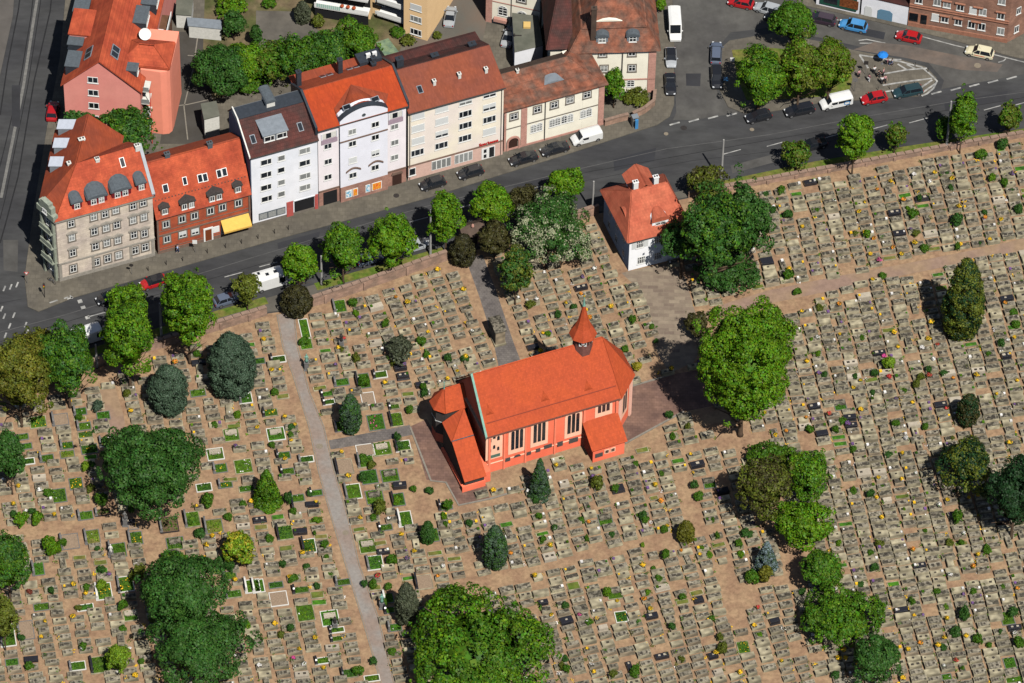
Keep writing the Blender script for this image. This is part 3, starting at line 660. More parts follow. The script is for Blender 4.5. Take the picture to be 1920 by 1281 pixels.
# ---------------------------------------------------------------- 4 lavender house with curved gable
lav = mat('lavender_plaster', C(232, 224, 226, .88), .9, .05, .6); lav2 = mat('pale_plaster', C(226, 226, 234, .9), .9, .04, .6)
rosest = tile_mat('rose_ashlar', C(176, 134, 118, .95), c2=C(160, 118, 106, .95), c2s=.5, w=.6, h=.4, mort=.8, axis='wall')
f4 = Fr((598, 387), (761, 340))
_, E4 = f4.wall(757, 196); rb, rz = f4.side(f4.len, 726, 112); _, E4b = f4.wall(592, 248)
print('house4', f4.len, E4, E4b, rb, rz)
rb = max(4.0, min(rb, 6)); p4 = [(0, E4), (rb, rz), (rb+4, rz-2.4), (rb+5.2, E4)]
h4 = house(f4, 'gabled_house', 'lavender house with bright orange roof and a curved white gable over its middle bay', p4, 0, f4.len, lav, tile_br, backm=tile_rd, oh=.5)
Z4 = (580, 180, 5.825)
aL, _ = f4.wall(580+335/5.825, 180+500/5.825, -.5); aR, _ = f4.wall(580+855/5.825, 180+360/5.825, -.5)
_, zs = f4.wall(580+345/5.825, 180+270/5.825, -.5); _, zs2 = f4.wall(580+850/5.825, 180+145/5.825, -.5); _, zt = f4.wall(580+680/5.825, 180+120/5.825, -.5)
n = 12; wv = (aR-aL)/2; pr = [(aL, 3.2), (aR, 3.2), (aR, zs)]
for i in range(1, n): 
    t = i/n; x = aR-(aR-aL)*t; pr.append((x, zs+(zt-zs+.6)*math.sin(math.pi*t)**.8))
pr.append((aL, zs))
ga = MB().yprism(pr, -.5, 1.0); ga.build('gable_bay', lav2, h4)
rfz = MB()   # curved coping and the small roof behind the gable
for i in range(2, len(pr)-1):
    (x0, z0), (x1, z1) = pr[i], pr[i+1]; rfz.hexa([(x0, -.65, z0), (x1, -.65, z1), (x1, .2, z1), (x0, .2, z0), (x0, -.65, z0+.16), (x1, -.65, z1+.16), (x1, .2, z1+.16), (x0, .2, z0+.16)])
rfz.build('coping', darkz, h4)
q = f4.roof(658, 161, 0, E4, rb, rz); ql = f4.roof(626, 206, 0, E4, rb, rz); qr = f4.roof(728, 178, 0, E4, rb, rz)
gr = MB(); arc = [(x, .1, z+.05) for x, z in pr[2:]][::-1]; nA = len(arc)
up_ = lambda p, d=.25: (p[0], p[1], p[2]+d)
vs = [up_(q, .3)]+[up_(ql)]+arc+[up_(qr)]; low = [(v[0], v[1]+.05, v[2]-1.2) for v in vs]
gr.add(vs, [(0, i, i+1) for i in range(1, len(vs)-1)])
gr.build('gable_roof', tile_rd, h4)
for (x, y) in ((652, 207), (705, 192)):
    zz0 = zs+1.15; a_, b_ = f4.top(x, y, zz0); o = skylight(h4, f4, 640, 150, p4[0], p4[1], 1.3, .8, True); o.location = (a_, b_+.5, zz0+.1); o.rotation_euler = (rad(28), 0, rad(6))
wins(f4, h4, [(468, 390), (470, 520), (475, 865)], 1.25, 1.15, 'two', '', Z4, b=-.5); wins(f4, h4, [(475, 700)], 1.3, 1.25, 'shut', '', Z4, b=-.5)
wins(f4, h4, [(720, 310), (720, 450), (718, 780)], 1.25, 1.15, 'two', '', Z4, b=-.5); wins(f4, h4, [(722, 622)], 1.3, 1.25, 'half', '', Z4, b=-.5)
wins(f4, h4, [(202, 548), (205, 715), (203, 885), (930, 335), (932, 508), (930, 670)], 1.25, 1.15, 'two', '', Z4)
for (x, y) in ((480, 800), (725, 725)):
    hd = MB()
    a, z = f4.wall(580+x/5.825, 180+y/5.825, -.5)
    for i in range(8):
        t0, t1 = i/8, (i+1)/8; X0, X1 = a-1.2+2.4*t0, a-1.2+2.4*t1; q0, q1 = z-.3+.6*math.sin(math.pi*t0), z-.3+.6*math.sin(math.pi*t1)
        hd.hexa([(X0, -.75, q0), (X1, -.75, q1), (X1, -.5, q1), (X0, -.5, q0), (X0, -.75, q0+.13), (X1, -.75, q1+.13), (X1, -.5, q1+.13), (X0, -.5, q0+.13)])
    hd.build('window_hood', brown_st, h4)
hd = MB(); _, zb = f4.wall(580+345/5.825, 180+508/5.825, -.5); hd.box(aL, aR, -.66, -.5, zb-.05, zb+.1)
hd.build('string_course', brown_st, h4)
ovl = MB().lathe([(.3, 0), (.3, .05), (.19, .05), (.19, 0)], 14).build('oculus', slate, h4); a, z = f4.wall(682, 215, -.5); ovl.location = (a, -.56, z); ovl.rotation_euler = (rad(90), 0, 0)
# loggias
for (a0, a1, z) in ((.5, aL-.25, f4.wall(612, 256)[1]), (aR+.3, f4.len-.5, f4.wall(740, 217)[1])):
    lg = MB(); lg.box(a0, a1, -.12, 0, z-1.5, z-.55, 1).box(a0+.1, a1-.1, -.04, 0, z-.5, z+.65, 0).box(a0, a0+.15, -.14, 0, z-.55, z+.8, 2).box(a1-.15, a1, -.14, 0, z-.55, z+.8, 2)
    lg.box((a0+a1)/2-.5, (a0+a1)/2+.3, -.06, -.04, z-.4, z+.6, 3)
    lg.build('loggia', [chim_w, mat('mauve_panel', C(160, 140, 152, .9), .8, .08, 2), lav2, glass], h4)
gf = MB(); gf.box(0, f4.len, -.06, 0, 0, 3.1, 0).box(0, f4.len, -.2, -.06, 3.1, 3.3, 1); gf.box(aL, aR, -.56, -.06, 0, 3.2, 0)
gf.build('ground_floor', [rosest, brown_st], h4)
posm = [mat('poster_blue', C(60, 170, 210, .95), .4, .5, 6, c2=C(240, 240, 240, 1), c2s=3), mat('poster_red', C(230, 90, 50, .95), .4, .3, 6, c2=C(240, 180, 60, 1), c2s=3)]
for (x0, y0, x1, y1, mi) in ((395, 1050, 465, 1040, 0), (470, 1040, 530, 1020, 1), (612, 985, 665, 975, 0), (680, 965, 790, 930, 1)):
    a0, z = f4.wall(580+x0/5.825, 180+y0/5.825, -.56); a1, _ = f4.wall(580+x1/5.825, 180+y1/5.825, -.56)
    sp = MB(); sp.box(a0, a1, -.62, -.56, .7, 2.3, 2).box(a0+.12, a1-.12, -.65, -.621, .8, 2.2, mi)
    sp.build('shop_window', posm+[frame_w], h4)
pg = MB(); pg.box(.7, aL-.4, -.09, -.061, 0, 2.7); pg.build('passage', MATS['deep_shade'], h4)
dd_ = MB(); a, _ = f4.wall(580+955/5.825, 180+900/5.825); dd_.box(a-.75, a+.75, -.13, -.061, 0, 2.2, 0).yprism([(a-.95, 2.3), (a+.95, 2.3), (a+.7, 2.75), (a-.7, 2.75)], -.25, -.061, 1); dd_.build('door', [mat('dark_door', C(62, 42, 36, 1), .6, .1, 3), brown_st], h4)
for (x, y, z) in ((559, 135, rz+1.6), (635, 152, rz-.6), (700, 118, rz-.3), (637, 112, rz+1.2), (700, 108, rz+.3)):
    a, b_ = f4.top(x, y, z); chimney(h4, f4, min(max(a, .3), f4.len-.3), b_, rz-3, z, .7, .7, darkz, 1)
for aa in (-.45, f4.len+.08):
    MB().xprism([(-.2, E4b-.4), (-.2, E4+.5), (rb, rz+.55), (rb+4, rz-1.9), (rb+4, rz-4), (rb, rz-2)], aa, aa+.36).build('fire_wall', darkz, h4)
for (x, y) in ((605, 132), (618, 128), (655, 117), (668, 113)):
    a, b_ = f4.top(x, y, rz-.6); o = skylight(h4, f4, 640, 150, p4[0], p4[1], .9, 1.2, True); o.location = (a, b_, rz-(b_-rb)*.6); o.rotation_euler = (math.atan2(-2.4, 4), 0, 0)
bl = MB()   # roof terrace on the back slope
a, b_ = f4.top(692, 102, rz-.5); bl.box(-1.8, 1.8, -.8, 1.4, -1.5, .1, 0).box(-.5, .2, -.2, .2, .1, .9, 1).box(.5, 1.2, -.2, .2, .1, .9, 1); o = bl.build('roof_terrace', [darkz, whitep], h4); o.location = (a, b_, rz-1.2)

# ---------------------------------------------------------------- 5 cream house with brick red roof
cream = mat('cream_plaster', C(232, 222, 202, .88), .9, .05, .5, c2=C(228, 216, 206, .88), c2s=.1, c2w=.05)
f5 = Fr((765, 338), (942, 289))
_, E5 = f5.wall(940, 162); rb, rz = f5.side(f5.len, 916, 86)
print('house5', f5.len, E5, rb, rz)
rb = max(4.0, min(rb, 6.5)); p5 = [(0, E5), (rb, rz), (rb+3.6, rz-2.4), (rb+5.4, E5)]
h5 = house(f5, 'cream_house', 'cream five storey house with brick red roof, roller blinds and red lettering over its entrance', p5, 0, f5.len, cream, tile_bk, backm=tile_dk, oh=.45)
sh5 = [(1215, 868), (1215, 960), (1215, 1055), (1393, 815), (1393, 908), (1750, 985)]
wins(f5, h5, sh5, 2.1, 1.45, 'shut', '', Z2)
wins(f5, h5, [(1210, 1143), (1390, 1090), (1570, 853), (1570, 940), (1567, 1035), (1750, 895)], 2.1, 1.35, 'three', '', Z2)
wins(f5, h5, [(1393, 1003), (1572, 760), (1752, 705), (1750, 802)], 2.1, 1.4, 'half', '', Z2)
gf = MB(); gf.box(0, f5.len, -.08, 0, 0, 3.0, 0).box(0, f5.len, -.2, 0, 3.0, 3.12, 1); gf.build('ground_floor', [mat('rose_plaster', C(206, 172, 158, .9), .85, .08, 2), brown_st], h5)
for (x0, x1, y) in ((1315, 1470, 1222), (1487, 1632, 1175)):
    a0, z = f5.wall(480+x0/4, y/4); a1, _ = f5.wall(480+x1/4, y/4-9)
    a1 = a0+(x1-x0)/4/12.3/math.cos(rad(5)); nn = 4
    sw = MB(); sw.box(a0, a1, -.13, -.08, .75, 2.75, 0)
    for i in range(nn): sw.box(a0+.08+i*(a1-a0)/nn, a0-.08+(i+1)*(a1-a0)/nn, -.16, -.131, .9, 2.6, 1)
    sw.build('shop_window', [frame_w, curtain], h5)
a, _ = f5.wall(480+1740/4, 1120/4); en = MB().box(a-1.1, a+1.1, -.14, -.08, .1, 2.5, 0).box(a+.15, a+.95, -.17, -.141, .25, 2.35, 1).box(a-.75, a-.3, -.17, -.141, 1.5, 2.2, 1).box(a-.75, a-.3, -.17, -.141, .4, 1.1, 1); en.build('entrance', [frame_w, glass], h5)
for (x, y) in ((1170, 1275),): 
    a, _ = f5.wall(480+x/4, 325); win(h5, a, 1.7, 1.1, 1.6, 'one', y=-.08)
redl = mat('red_letters', C(200, 40, 36, 1.0), .6, .05, 2)
def text(s, size, m, parent, loc, rot=(rad(90), 0, 0), ext=.03, label=None, name='lettering', sx=1):
    cu = bpy.data.curves.new(name, 'FONT'); cu.body = s; cu.size = size; cu.extrude = ext; cu.align_x = 'CENTER'; cu.align_y = 'CENTER'; cu.offset = .012*size
    t = bpy.data.objects.new(name, cu); COL.objects.link(t); bpy.context.view_layer.update()
    me = bpy.data.meshes.new_from_object(t.evaluated_get(bpy.context.evaluated_depsgraph_get())); bpy.data.objects.remove(t)
    me.materials.clear(); me.materials.append(m); o = link(name, me, parent, loc, rot); o.scale = (sx, 1, 1); return o
a, z = f5.wall(480+1743/4, 1050/4); text('Sparkasse', .8, redl, h5, (a, -.16, 3.5))
pit5 = (rz-E5)/rb
skylight(h5, f5, 787, 169, p5[0], p5[1], .8, 1.3, True)
for (x, y) in ((814, 160), (861, 147), (911, 137)):
    a, b_, z = f5.roof(x, y, *p5[0], *p5[1]); chimney(h5, f5, a, b_, z-.3, z+1.0, .45, .5, chim_w, 1, 'vent')
for (x, y, zz_) in ((749, 110, rz+1.4), (815, 103, rz-.2), (885, 82, rz-.2)):
    a, b_ = f5.top(x, y, zz_); chimney(h5, f5, max(a, .5), b_, rz-3, zz_, 1.1, .8, darkz, 1)
dp = MB()
for aa in (f5.len-.35, .25): dp.tube((aa, -.1, .1), (aa, -.1, E5-.3), .06, .06, 6)
dp.build('downpipe', gutterm, h5)

# ---------------------------------------------------------------- 6 low historic house
cream2 = mat('ivory_plaster', C(236, 230, 212, .9), .9, .06, .5)
f6 = Fr((944, 284), (1131, 233))
_, E6 = f6.wall(1131, 158); rb, rz = f6.side(f6.len, 1096, 82)
print('house6', f6.len, E6, rb, rz)
rb = max(4.5, min(rb, 6.5))
h6 = thing('old_guard_house', 'low ivory house with rose sandstone corners, arched windows and a patchy weathered roof', 'house', f6.o, f6.ang)
L6 = f6.len; BD = rb+2.3; BZ = rz-1.7; MB().xprism([(0, -.3), (BD, -.3), (BD, BZ-.05), (0, E6)][::-1], 0, L6-rb*.55).box(L6-rb*.55+.01, L6, 0, BD-.02, -.3, E6).build('walls', cream2, h6)
kb = rb*.38; kz = E6+(rz-E6)*.27
r = MB(); e = .45
face_roof(r, [(-e, -e, E6), (L6+e, -e, E6), (L6-kb*.75+e, kb, kz), (-e, kb, kz)]); 
face_roof(r, [(-e, kb, kz), (L6-kb*.75+e, kb, kz), (L6-rb*.55, rb, rz), (-e, rb, rz)], .2)
face_roof(r, [(L6+e, -e, E6), (L6+e, BD+.2, E6), (L6-kb*.75+e, BD+.1, kz), (L6-kb*.75+e, kb, kz)])
face_roof(r, [(L6-kb*.75+e, kb, kz), (L6-kb*.75+e, BD+.1, kz), (L6-rb*.55, rb, rz)], .2); face_roof(r, [(L6-kb*.75+e, BD+.1, kz), (L6-rb*.55, BD+.2, BZ), (L6-rb*.55, rb, rz)], .2)
face_roof(r, [(-e, rb, rz), (L6-rb*.55, rb, rz), (L6-rb*.55, BD+.2, BZ), (-e, BD+.2, BZ)], .2, 1)
r.build('roof', [tile_old, mat('mossy_slate', C(92, 76, 66, 1.3), .8, .25, .8)], h6)
MB().xprism([(0, E6-.1), (BD, E6-.1), (BD, BZ), (rb, rz), (kb, kz)], -.02, .25).build('gable_wall', cream2, h6)
Z6 = (920, 120, 1708/240)
wins(f6, h6, [(310, 698), (622, 605), (848, 545), (1057, 480), (1285, 408)], 1.15, 1.25, 'cross', 'stone', Z6)
wins(f6, h6, [(570, 860), (650, 835), (820, 785), (893, 762), (980, 735), (1062, 715), (1232, 665), (1310, 640)], .95, 1.7, 'arch', '', Z6)
for (x0, x1) in ((150, 205), (400, 480), (1420, 1495)):
    a0, _ = f6.wall(920+x0/7.117, 120+900/7.117); a1, _ = f6.wall(920+x1/7.117, 120+900/7.117)
    a0 = max(a0, 0); q = MB()
    for k in range(int(E6/.42)): q.box(a0, a1, -.1, 0, k*.42, k*.42+.39)
    q.box(a0+.03, a1-.03, -.07, 0, 0, E6)
    q.build('quoins', mat('rose_sandstone', C(186, 140, 126, .95), .85, .14, 1.5), h6)
b = MB(); b.box(0, L6, -.14, 0, E6-.2, E6, 0).box(0, L6, -.09, 0, E6*.52, E6*.52+.14, 0).box(0, L6, -.12, 0, 0, .35, 1); b.build('cornice', [sill_g, MATS['rose_sandstone']], h6)
a, _ = f6.wall(962, 265); d6 = MB(); d6.yprism([(a-.75, 0), (a+.75, 0), (a+.75, 1.9), (a+.4, 2.4), (a-.4, 2.4), (a-.75, 1.9)], -.05, 0, 0)
for i in range(9):
    t0, t1 = math.pi*i/9, math.pi*(i+1)/9; d6.yprism([(a+r_*math.cos(t), 1.7+r_*math.sin(t)) for r_, t in ((.8, t0), (1.1, t0), (1.1, t1), (.8, t1))], -.22, 0, 1)
d6.box(a-1.1, a-.8, -.22, 0, 0, 1.7, 1).box(a+.8, a+1.1, -.22, 0, 0, 1.7, 1); d6.build('door', [MATS['dark_door'], MATS['rose_sandstone']], h6)
eb = MB(); a, b_, z = f6.roof(1037, 152, kb, kz, rb, rz); eb.yprism([(a-2, z), (a-1, z+.35), (a, z+.5), (a+1, z+.35), (a+2, z)], b_-.5, b_+1.2); eb.build('eyebrow_dormer', zinc, h6)
a, b_, z = f6.roof(970, 138, kb, kz, rb, rz); chimney(h6, f6, a, b_, z-.3, z+.8, .4, .4, chim_w, 1, 'vent')
MB().tube((f6.wall(1022, 200)[0], -.15, .2), (f6.wall(1022, 200)[0], -.15, E6-.2), .07, .07, 6).build('downpipe', gutterm, h6)

# ---------------------------------------------------------------- 7 mansard house
f7 = Fr((1075, 181), (1227, 176))
f7 = Fr((1070, 177), (1227, 172)); _, E7 = f7.wall(1227, 92)
print('house7', f7.len, E7)
L7 = f7.len; h7 = thing('mansard_house', 'tall ivory house with weathered mansard roof and two round topped dormers', 'house', f7.o, f7.ang)
MB().box(0, L7, 0, 13, -.3, E7).build('walls', cream2, h7)
k1 = (1.5, 2.9); e = .5
def hiproof(mb, x0, x1, y0, y1, z, steps, mi=0, mis=None):
    """steps: list of (inset, dz) cumulative rings"""
    c = (x0, x1, y0, y1, z)
    for k, (i_, dz) in enumerate(steps):
        X0, X1, Y0, Y1, Z = c; n_ = (X0+i_, X1-i_, Y0+i_, Y1-i_, Z+dz)
        if n_[0] > n_[1]: mm_ = (n_[0]+n_[1])/2; n_ = (mm_, mm_, n_[2], n_[3], n_[4])
        if n_[2] > n_[3]: mm_ = (n_[2]+n_[3])/2; n_ = (n_[0], n_[1], mm_, mm_, n_[4])
        A = [(X0, Y0, Z), (X1, Y0, Z), (X1, Y1, Z), (X0, Y1, Z)]; B = [(n_[0], n_[2], n_[4]), (n_[1], n_[2], n_[4]), (n_[1], n_[3], n_[4]), (n_[0], n_[3], n_[4])]
        for s in range(4):
            t = (s+1) % 4; q = [A[s], A[t], B[t], B[s]]
            u_ = []
            for p in q:
                if not u_ or (Vector(p)-Vector(u_[-1])).length > .01: u_.append(p)
            if (Vector(u_[0])-Vector(u_[-1])).length < .01: u_.pop()
            face_roof(mb, u_, .16, mi)
        c = n_
    return c
r = MB(); c = hiproof(r, -e, L7+e, -e, 13+e, E7, [(2.0, 3.2), (.25, .1), (4.7, 6.5)]); r.build('roof', tile_old, h7)
Z7 = (960, 0, 4)
wins(f7, h7, [(680, 400), (900, 395), (690, 515), (900, 510)], 1.1, 1.35, 'cross', 'stone', Z7); wins(f7, h7, [(890, 622)], 1.2, 1.5, 'arch', '', Z7)
for (x, y) in ((675, 318), (905, 312)):
    a, b_, z = f7.roof(960+x/4, y/4, -e, E7, 1.5, E7+3.2); dormer(h7, a, b_-.1, z, 1.8, 1.25, 1.6, 'seg', nw=1, roofm=slate, cheek=zinc, ww=1.1, wh=1.1)
q = MB(); a0, _ = f7.wall(1215, 130); 
for k in range(int(E7/.5)): q.box(a0, L7, -.12, 0, k*.5, k*.5+.46)
q.box(0, L7, -.2, 0, E7-.3, E7-.02).box(0, L7, -.12, 0, 2.8, 3.0); q.build('quoins', MATS['rose_sandstone'], h7)
MB().tube((f7.wall(1167, 110)[0], -.15, .2), (f7.wall(1167, 110)[0], -.15, E7-.2), .08, .08, 6).build('downpipe', gutterm, h7)
a, b_ = f7.top(1114, 20, E7+8); chimney(h7, f7, a, b_, E7+2, E7+8.5, .8, .7, MATS['mossy_slate'], 1)
eb = MB(); a, b_, z = f7.roof(1142, 37, 1.75, E7+3.3, 6.45, E7+9.8); eb.yprism([(a-2, z), (a-1, z+.3), (a, z+.4), (a+1, z+.3), (a+2, z)], b_-.4, b_+.9); eb.build('eyebrow_dormer', cream2, h7)
# west wing of the mansard house
r = MB(); r.box(-3.2, 0, 1.5, 15, -.3, E7-.4, 0)
face_roof(r, [(-3.8, .8, E7-.3), (.2, .8, E7-.3), (.2, 8, E7+6), (-1.5, 8, E7+6)], .18, 1); face_roof(r, [(-3.8, .8, E7-.3), (-3.8, 16, E7-.3), (-1.5, 16, E7+6), (-1.5, 8, E7+6)], .18, 1)
r.build('side_wing', [cream2, tile_dk], h7)
# garden wall and steps by the low house
# ---------------------------------------------------------------- pink house, top left
pink = mat('pink_plaster', C(214, 140, 128, .85), .9, .05, .5, c2=C(210, 132, 122, .85), c2s=.15)
salmon = mat('salmon_plaster', C(232, 142, 118, .85), .9, .05, .5)
G0 = 12.0
aL0 = P(119, 156, G0); aR0 = P(262, 170, G0)
f0 = Fr(None, ang=math.atan2(aR0[1]-aL0[1], aR0[0]-aL0[0]), o=[aL0[0], aL0[1], 0]) if False else None
class _F(Fr):
    def __init__(s, o, ang, ln): s.o = np.array(o, float); s.ang = ang; s.len = ln; s.u = np.array([math.cos(ang), math.sin(ang), 0]); s.v = np.array([-s.u[1], s.u[0], 0])
f0 = _F([aL0[0], aL0[1], 0], math.atan2(aR0[1]-aL0[1], aR0[0]-aL0[0]), math.hypot(aR0[0]-aL0[0], aR0[1]-aL0[1]))
apx, apz = f0.wall(186, 114)
L0 = f0.len; h0 = thing('pink_house', 'pink gabled house with orange roof, dark dormers and a rounded salmon wing beside it', 'house', f0.o, f0.ang)
w = MB(); w.yprism([(0, -.3), (L0, -.3), (L0, G0), (apx, apz), (0, G0)], 0, 34); w.build('walls', pink, h0)
r = MB(); sl0 = (apz-G0)/apx; sr0 = (apz-G0)/(L0-apx)
r.yprism([(-.4, G0-.4*sl0), (apx, apz), (apx, apz+.28), (-.4, G0-.4*sl0+.28)], -.35, 34, 0)
r.yprism([(L0+.4, G0-.4*sr0), (L0+.4, G0-.4*sr0+.28), (apx, apz+.28), (apx, apz)], -.35, 34, 0); r.build('roof', tile_or, h0)
for (x, y) in ((174, 150), (175, 174), (176, 198)):
    a, z = f0.wall(x, y); win(h0, a, z, 1.6, 1.25, 'two', cur=False)
a_, z_ = f0.wall(176, 222); win(h0, a_, z_, 1.6, 1.25, 'two', cur=False)
def slope_box(px, py, zt, sx_, sy_, hh, m, roofm, right=True):
    a, b_ = f0.top(px, py, zt); o = MB().box(-sx_/2, sx_/2, -sy_/2, sy_/2, -hh, 0).build('dormer', m, h0); o.location = (a, b_, zt)
    r = MB().box(-sx_/2-.12, sx_/2+.12, -sy_/2-.12, sy_/2+.12, 0, .14).build('dormer_roof', roofm, o)
    win(o, (sx_/2+.01) if right else -(sx_/2+.01), -.75, sy_*.7, .9, 'two', rz=rad(90) if right else rad(-90)); return o
slope_box(138, 111, G0+2.4, 2.0, 3.2, 2.4, darkz, slate, False); slope_box(143, 74, G0+2.4, 2.2, 2.4, 2.4, darkz, slate, False)
slope_box(154, 8, G0+2.6, 2.2, 3.4, 2.4, darkz, slate, False)
slope_box(246, 126, G0+2.3, 1.9, 1.6, 2.0, darkz, slate); slope_box(265, 28, G0+3.0, 1.9, 3.6, 2.6, darkz, slate); slope_box(228, 18, G0+3.9, 1.2, 1.2, 1.5, darkz, slate)
slope_box(282, -6, G0+2.6, 2.2, 3.4, 2.4, darkz, slate)
a, b_ = f0.top(165, 42, G0+3.2); cg = MB(); cg.xprism([(-2.8, 0), (2.8, 0), (2.8, .2), (-2.8, .2)], -2.6, 1.6); cg.xprism([(-2.6, -3), (2.6, -3), (2.6, 0), (-2.6, 0)], -2.4, 1.4, 1); o = cg.build('cross_dormer', [tile_or, pink], h0); o.location = (a, b_, G0+3.0)
for (x, y, s_) in ((169, 103, -1), (214, 105, 1)):
    t_ = math.atan(sl0 if s_ < 0 else sr0); a, b_ = f0.top(x, y, G0+3.4); zz_ = G0+a*sl0 if s_ < 0 else G0+(L0-a)*sr0
    mbs = MB().box(-.75, .75, -1.2, 1.2, .26, .36, 0).box(-.6, .6, -1.05, -.1, .36, .38, 1).box(-.6, .6, .1, 1.05, .36, .38, 1); o = mbs.build('skylight', [zinc, glass], h0); o.location = (a, b_, zz_); o.rotation_euler = (0, t_*(-1 if s_ < 0 else 1), 0)
# rounded wing
W0 = 15.6; pA = f0.loc(P(263, 118, W0)); pB = f0.loc(P(318, 113, W0))
wx0, wx1 = pA[0]-.2, pB[0]; wy = (pA[1]+pB[1])/2; wg = MB()
cc = [(wx0, wy+9), (wx0, wy+.2), (wx1-1.4, wy), (wx1-.5, wy+.25), (wx1-.1, wy+.9), (wx1, wy+2), (wx1, wy+9)]
wg.prism(cc, -.3, W0-2.2); wg.build('salmon_wing', salmon, h0)
r = MB(); 
rx0, ry0 = f0.top(237, 116, W0-2.0); 
hiproof(r, wx0-3.4, wx1-.2, wy+.6, wy+6.2, W0-2.15, [(.01, .3), (2.7, 1.7)]); r.build('wing_roof', tile_or, h0)
bal = MB(); by = wy-2.2
for z in (2.6, 5.5, 8.4, 11.0): bal.box(wx0-.2, wx0+1.6, by, wy+.15, z, z+.18, 0).box(wx0-.2, wx0+1.6, by, by+.08, z+.18, z+1.0, 1).box(wx0-.28, wx0-.2, by, wy, z+.18, z+1.0, 1)
bal.tube((wx0+1.8, by-.1, .2), (wx0+1.8, by-.1, 12), .06, .06, 6, 2); bal.build('balcony', [chim_w, curtain, redl], h0)
dish = MB().lathe([(.0, .0), (.5, .08), (.9, .3), (.93, .32), (.5, .14), (0, .06)], 18).build('satellite_dish', frame_w, h0); a, b_ = f0.top(272, 62, G0+3.4); dish.location = (a, b_, G0+3.2); dish.rotation_euler = (rad(50), 0, rad(10))
ter = MB().box(wx0+.2, wx1-2.6, wy+7, wy+17, -.3, 8.6, 0).box(wx1-2.7, wx1-2.6, wy+7, wy+17, 8.6, 9.5, 1).box(wx0+1.5, wx0+2.1, wy+9, wy+9.6, 8.6, 9.2, 2).box(wx1-4, wx1-3.2, wy+12, wy+13.2, 8.6, 9.3, 3)
ter.build('terrace', [mat('wood_deck', C(120, 86, 64, 1.3), .8, .2, 1), frame_w, redl, whitep], h0)

# ---------------------------------------------------------------- yellow block of flats and its balconies
yel = mat('yellow_plaster', C(232, 196, 148, .85), .9, .04, .5)
f8 = Fr((757, 63), (801, 77)); L8 = f8.len
h8 = thing('yellow_flats', 'ochre block of flats with white framed windows and balconies in its recess', 'apartment block', f8.o, f8.ang)
w = MB(); w.box(0, L8, 0, 14, -.3, 16, 0); w.box(-5.0, 0, 5.0, 14, -.3, 16, 0); w.box(-11.5, -5.0, 2.2, 14, -.3, 16, 0); w.build('walls', yel, h8)
for (x, y, st) in ((780, 14, 'shut'), (780, 36, 'three'), (780, 60, 'three')):
    a, z = f8.wall(x, y); win(h8, a, z, 1.9, 1.25, st)
for (x, y, st) in ((713, 4, 'two'), (713, 28, 'shut')):
    a, z = f8.wall(x, y, 2.2); win(h8, a, z, 1.7, 1.25, st, y=2.2)
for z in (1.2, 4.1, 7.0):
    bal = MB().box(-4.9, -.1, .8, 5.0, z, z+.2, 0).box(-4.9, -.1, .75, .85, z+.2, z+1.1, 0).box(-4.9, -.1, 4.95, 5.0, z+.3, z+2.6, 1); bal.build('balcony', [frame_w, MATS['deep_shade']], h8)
f9 = Fr((590, 33), (690, 50)); L9 = f9.len
h9 = thing('balcony_flats', 'low flats with a white balcony striped in green along the top edge of the garden', 'apartment block', f9.o, f9.ang)
MB().box(0, L9, 1.6, 12, -.3, 12).build('walls', yel, h9)
b9 = MB()
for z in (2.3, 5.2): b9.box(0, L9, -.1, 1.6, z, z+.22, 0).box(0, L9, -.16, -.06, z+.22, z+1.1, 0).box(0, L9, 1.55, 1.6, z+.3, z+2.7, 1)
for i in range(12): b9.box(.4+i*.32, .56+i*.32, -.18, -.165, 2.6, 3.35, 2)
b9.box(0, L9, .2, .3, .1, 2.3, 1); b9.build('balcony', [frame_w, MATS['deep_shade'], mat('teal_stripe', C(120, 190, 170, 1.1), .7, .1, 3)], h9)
for i in range(3):
    w = f9.w(L9*.52+i*.95, -.1, 3.45); o = MB().lathe([(.25, 0), (.34, .2), (.3, .32), (.1, .42)], 8).build('balcony_planter', mat('rust_flowers', C(176, 86, 50, 1.2), .9, .4, 8), None); o.location = tuple(w); tag(o, ['leftmost', 'middle', 'rightmost'][i]+' rust red planter on the white balcony rail', 'planter', 'three planters on the balcony rail')

# ---------------------------------------------------------------- ivory house at the top edge, flat roofed annexe
f10 = Fr((912, 40), (1012, 62)); f10.len = 8.6
h10 = thing('ivory_villa', 'ivory villa with arched window and rose pilaster cut off by the top edge', 'house', f10.o, f10.ang)
MB().box(0, 8.6, 0, 10, -.3, 13).build('walls', cream2, h10)
a, z = f10.wall(943, 20); win(h10, a, z, 1.5, 2.0, 'arch', cur=False); a, z = f10.wall(979, 28); win(h10, a, z, 1.5, 1.6, 'arch', cur=False); a, z = f10.wall(978, 1); win(h10, a, z+.4, 1.3, 1.4, 'cross', sur='stone', cur=False)
q = MB(); 
for k in range(20): q.box(-.1, .9, -.1, 0, k*.5, k*.5+.45)
_, zb = f10.wall(950, 8); q.box(.9, 8.6, -.08, 0, zb, zb+.15).box(1.3, 3.6, -.6, 0, .9, 1.5); q.build('quoins', MATS['rose_sandstone'], h10)
MB().tube((f10.wall(959, 20)[0], -.1, .2), (f10.wall(959, 20)[0], -.1, 12), .06, .06, 6).build('downpipe', gutterm, h10)
zf = 4.2; o = [P(x, y, zf) for x, y in ((960, 25), (1009, 31), (1018, 86), (965, 99))]; oo = o[0]
h11 = thing('flat_roof_annexe', 'grey flat roofed annexe with a small cream roof hatch between the old houses', 'annexe', (oo[0], oo[1], 0))
pts = [(p[0]-oo[0], p[1]-oo[1]) for p in o]; MB().prism(pts[::-1], -.3, zf).build('walls', plaster_w, h11)
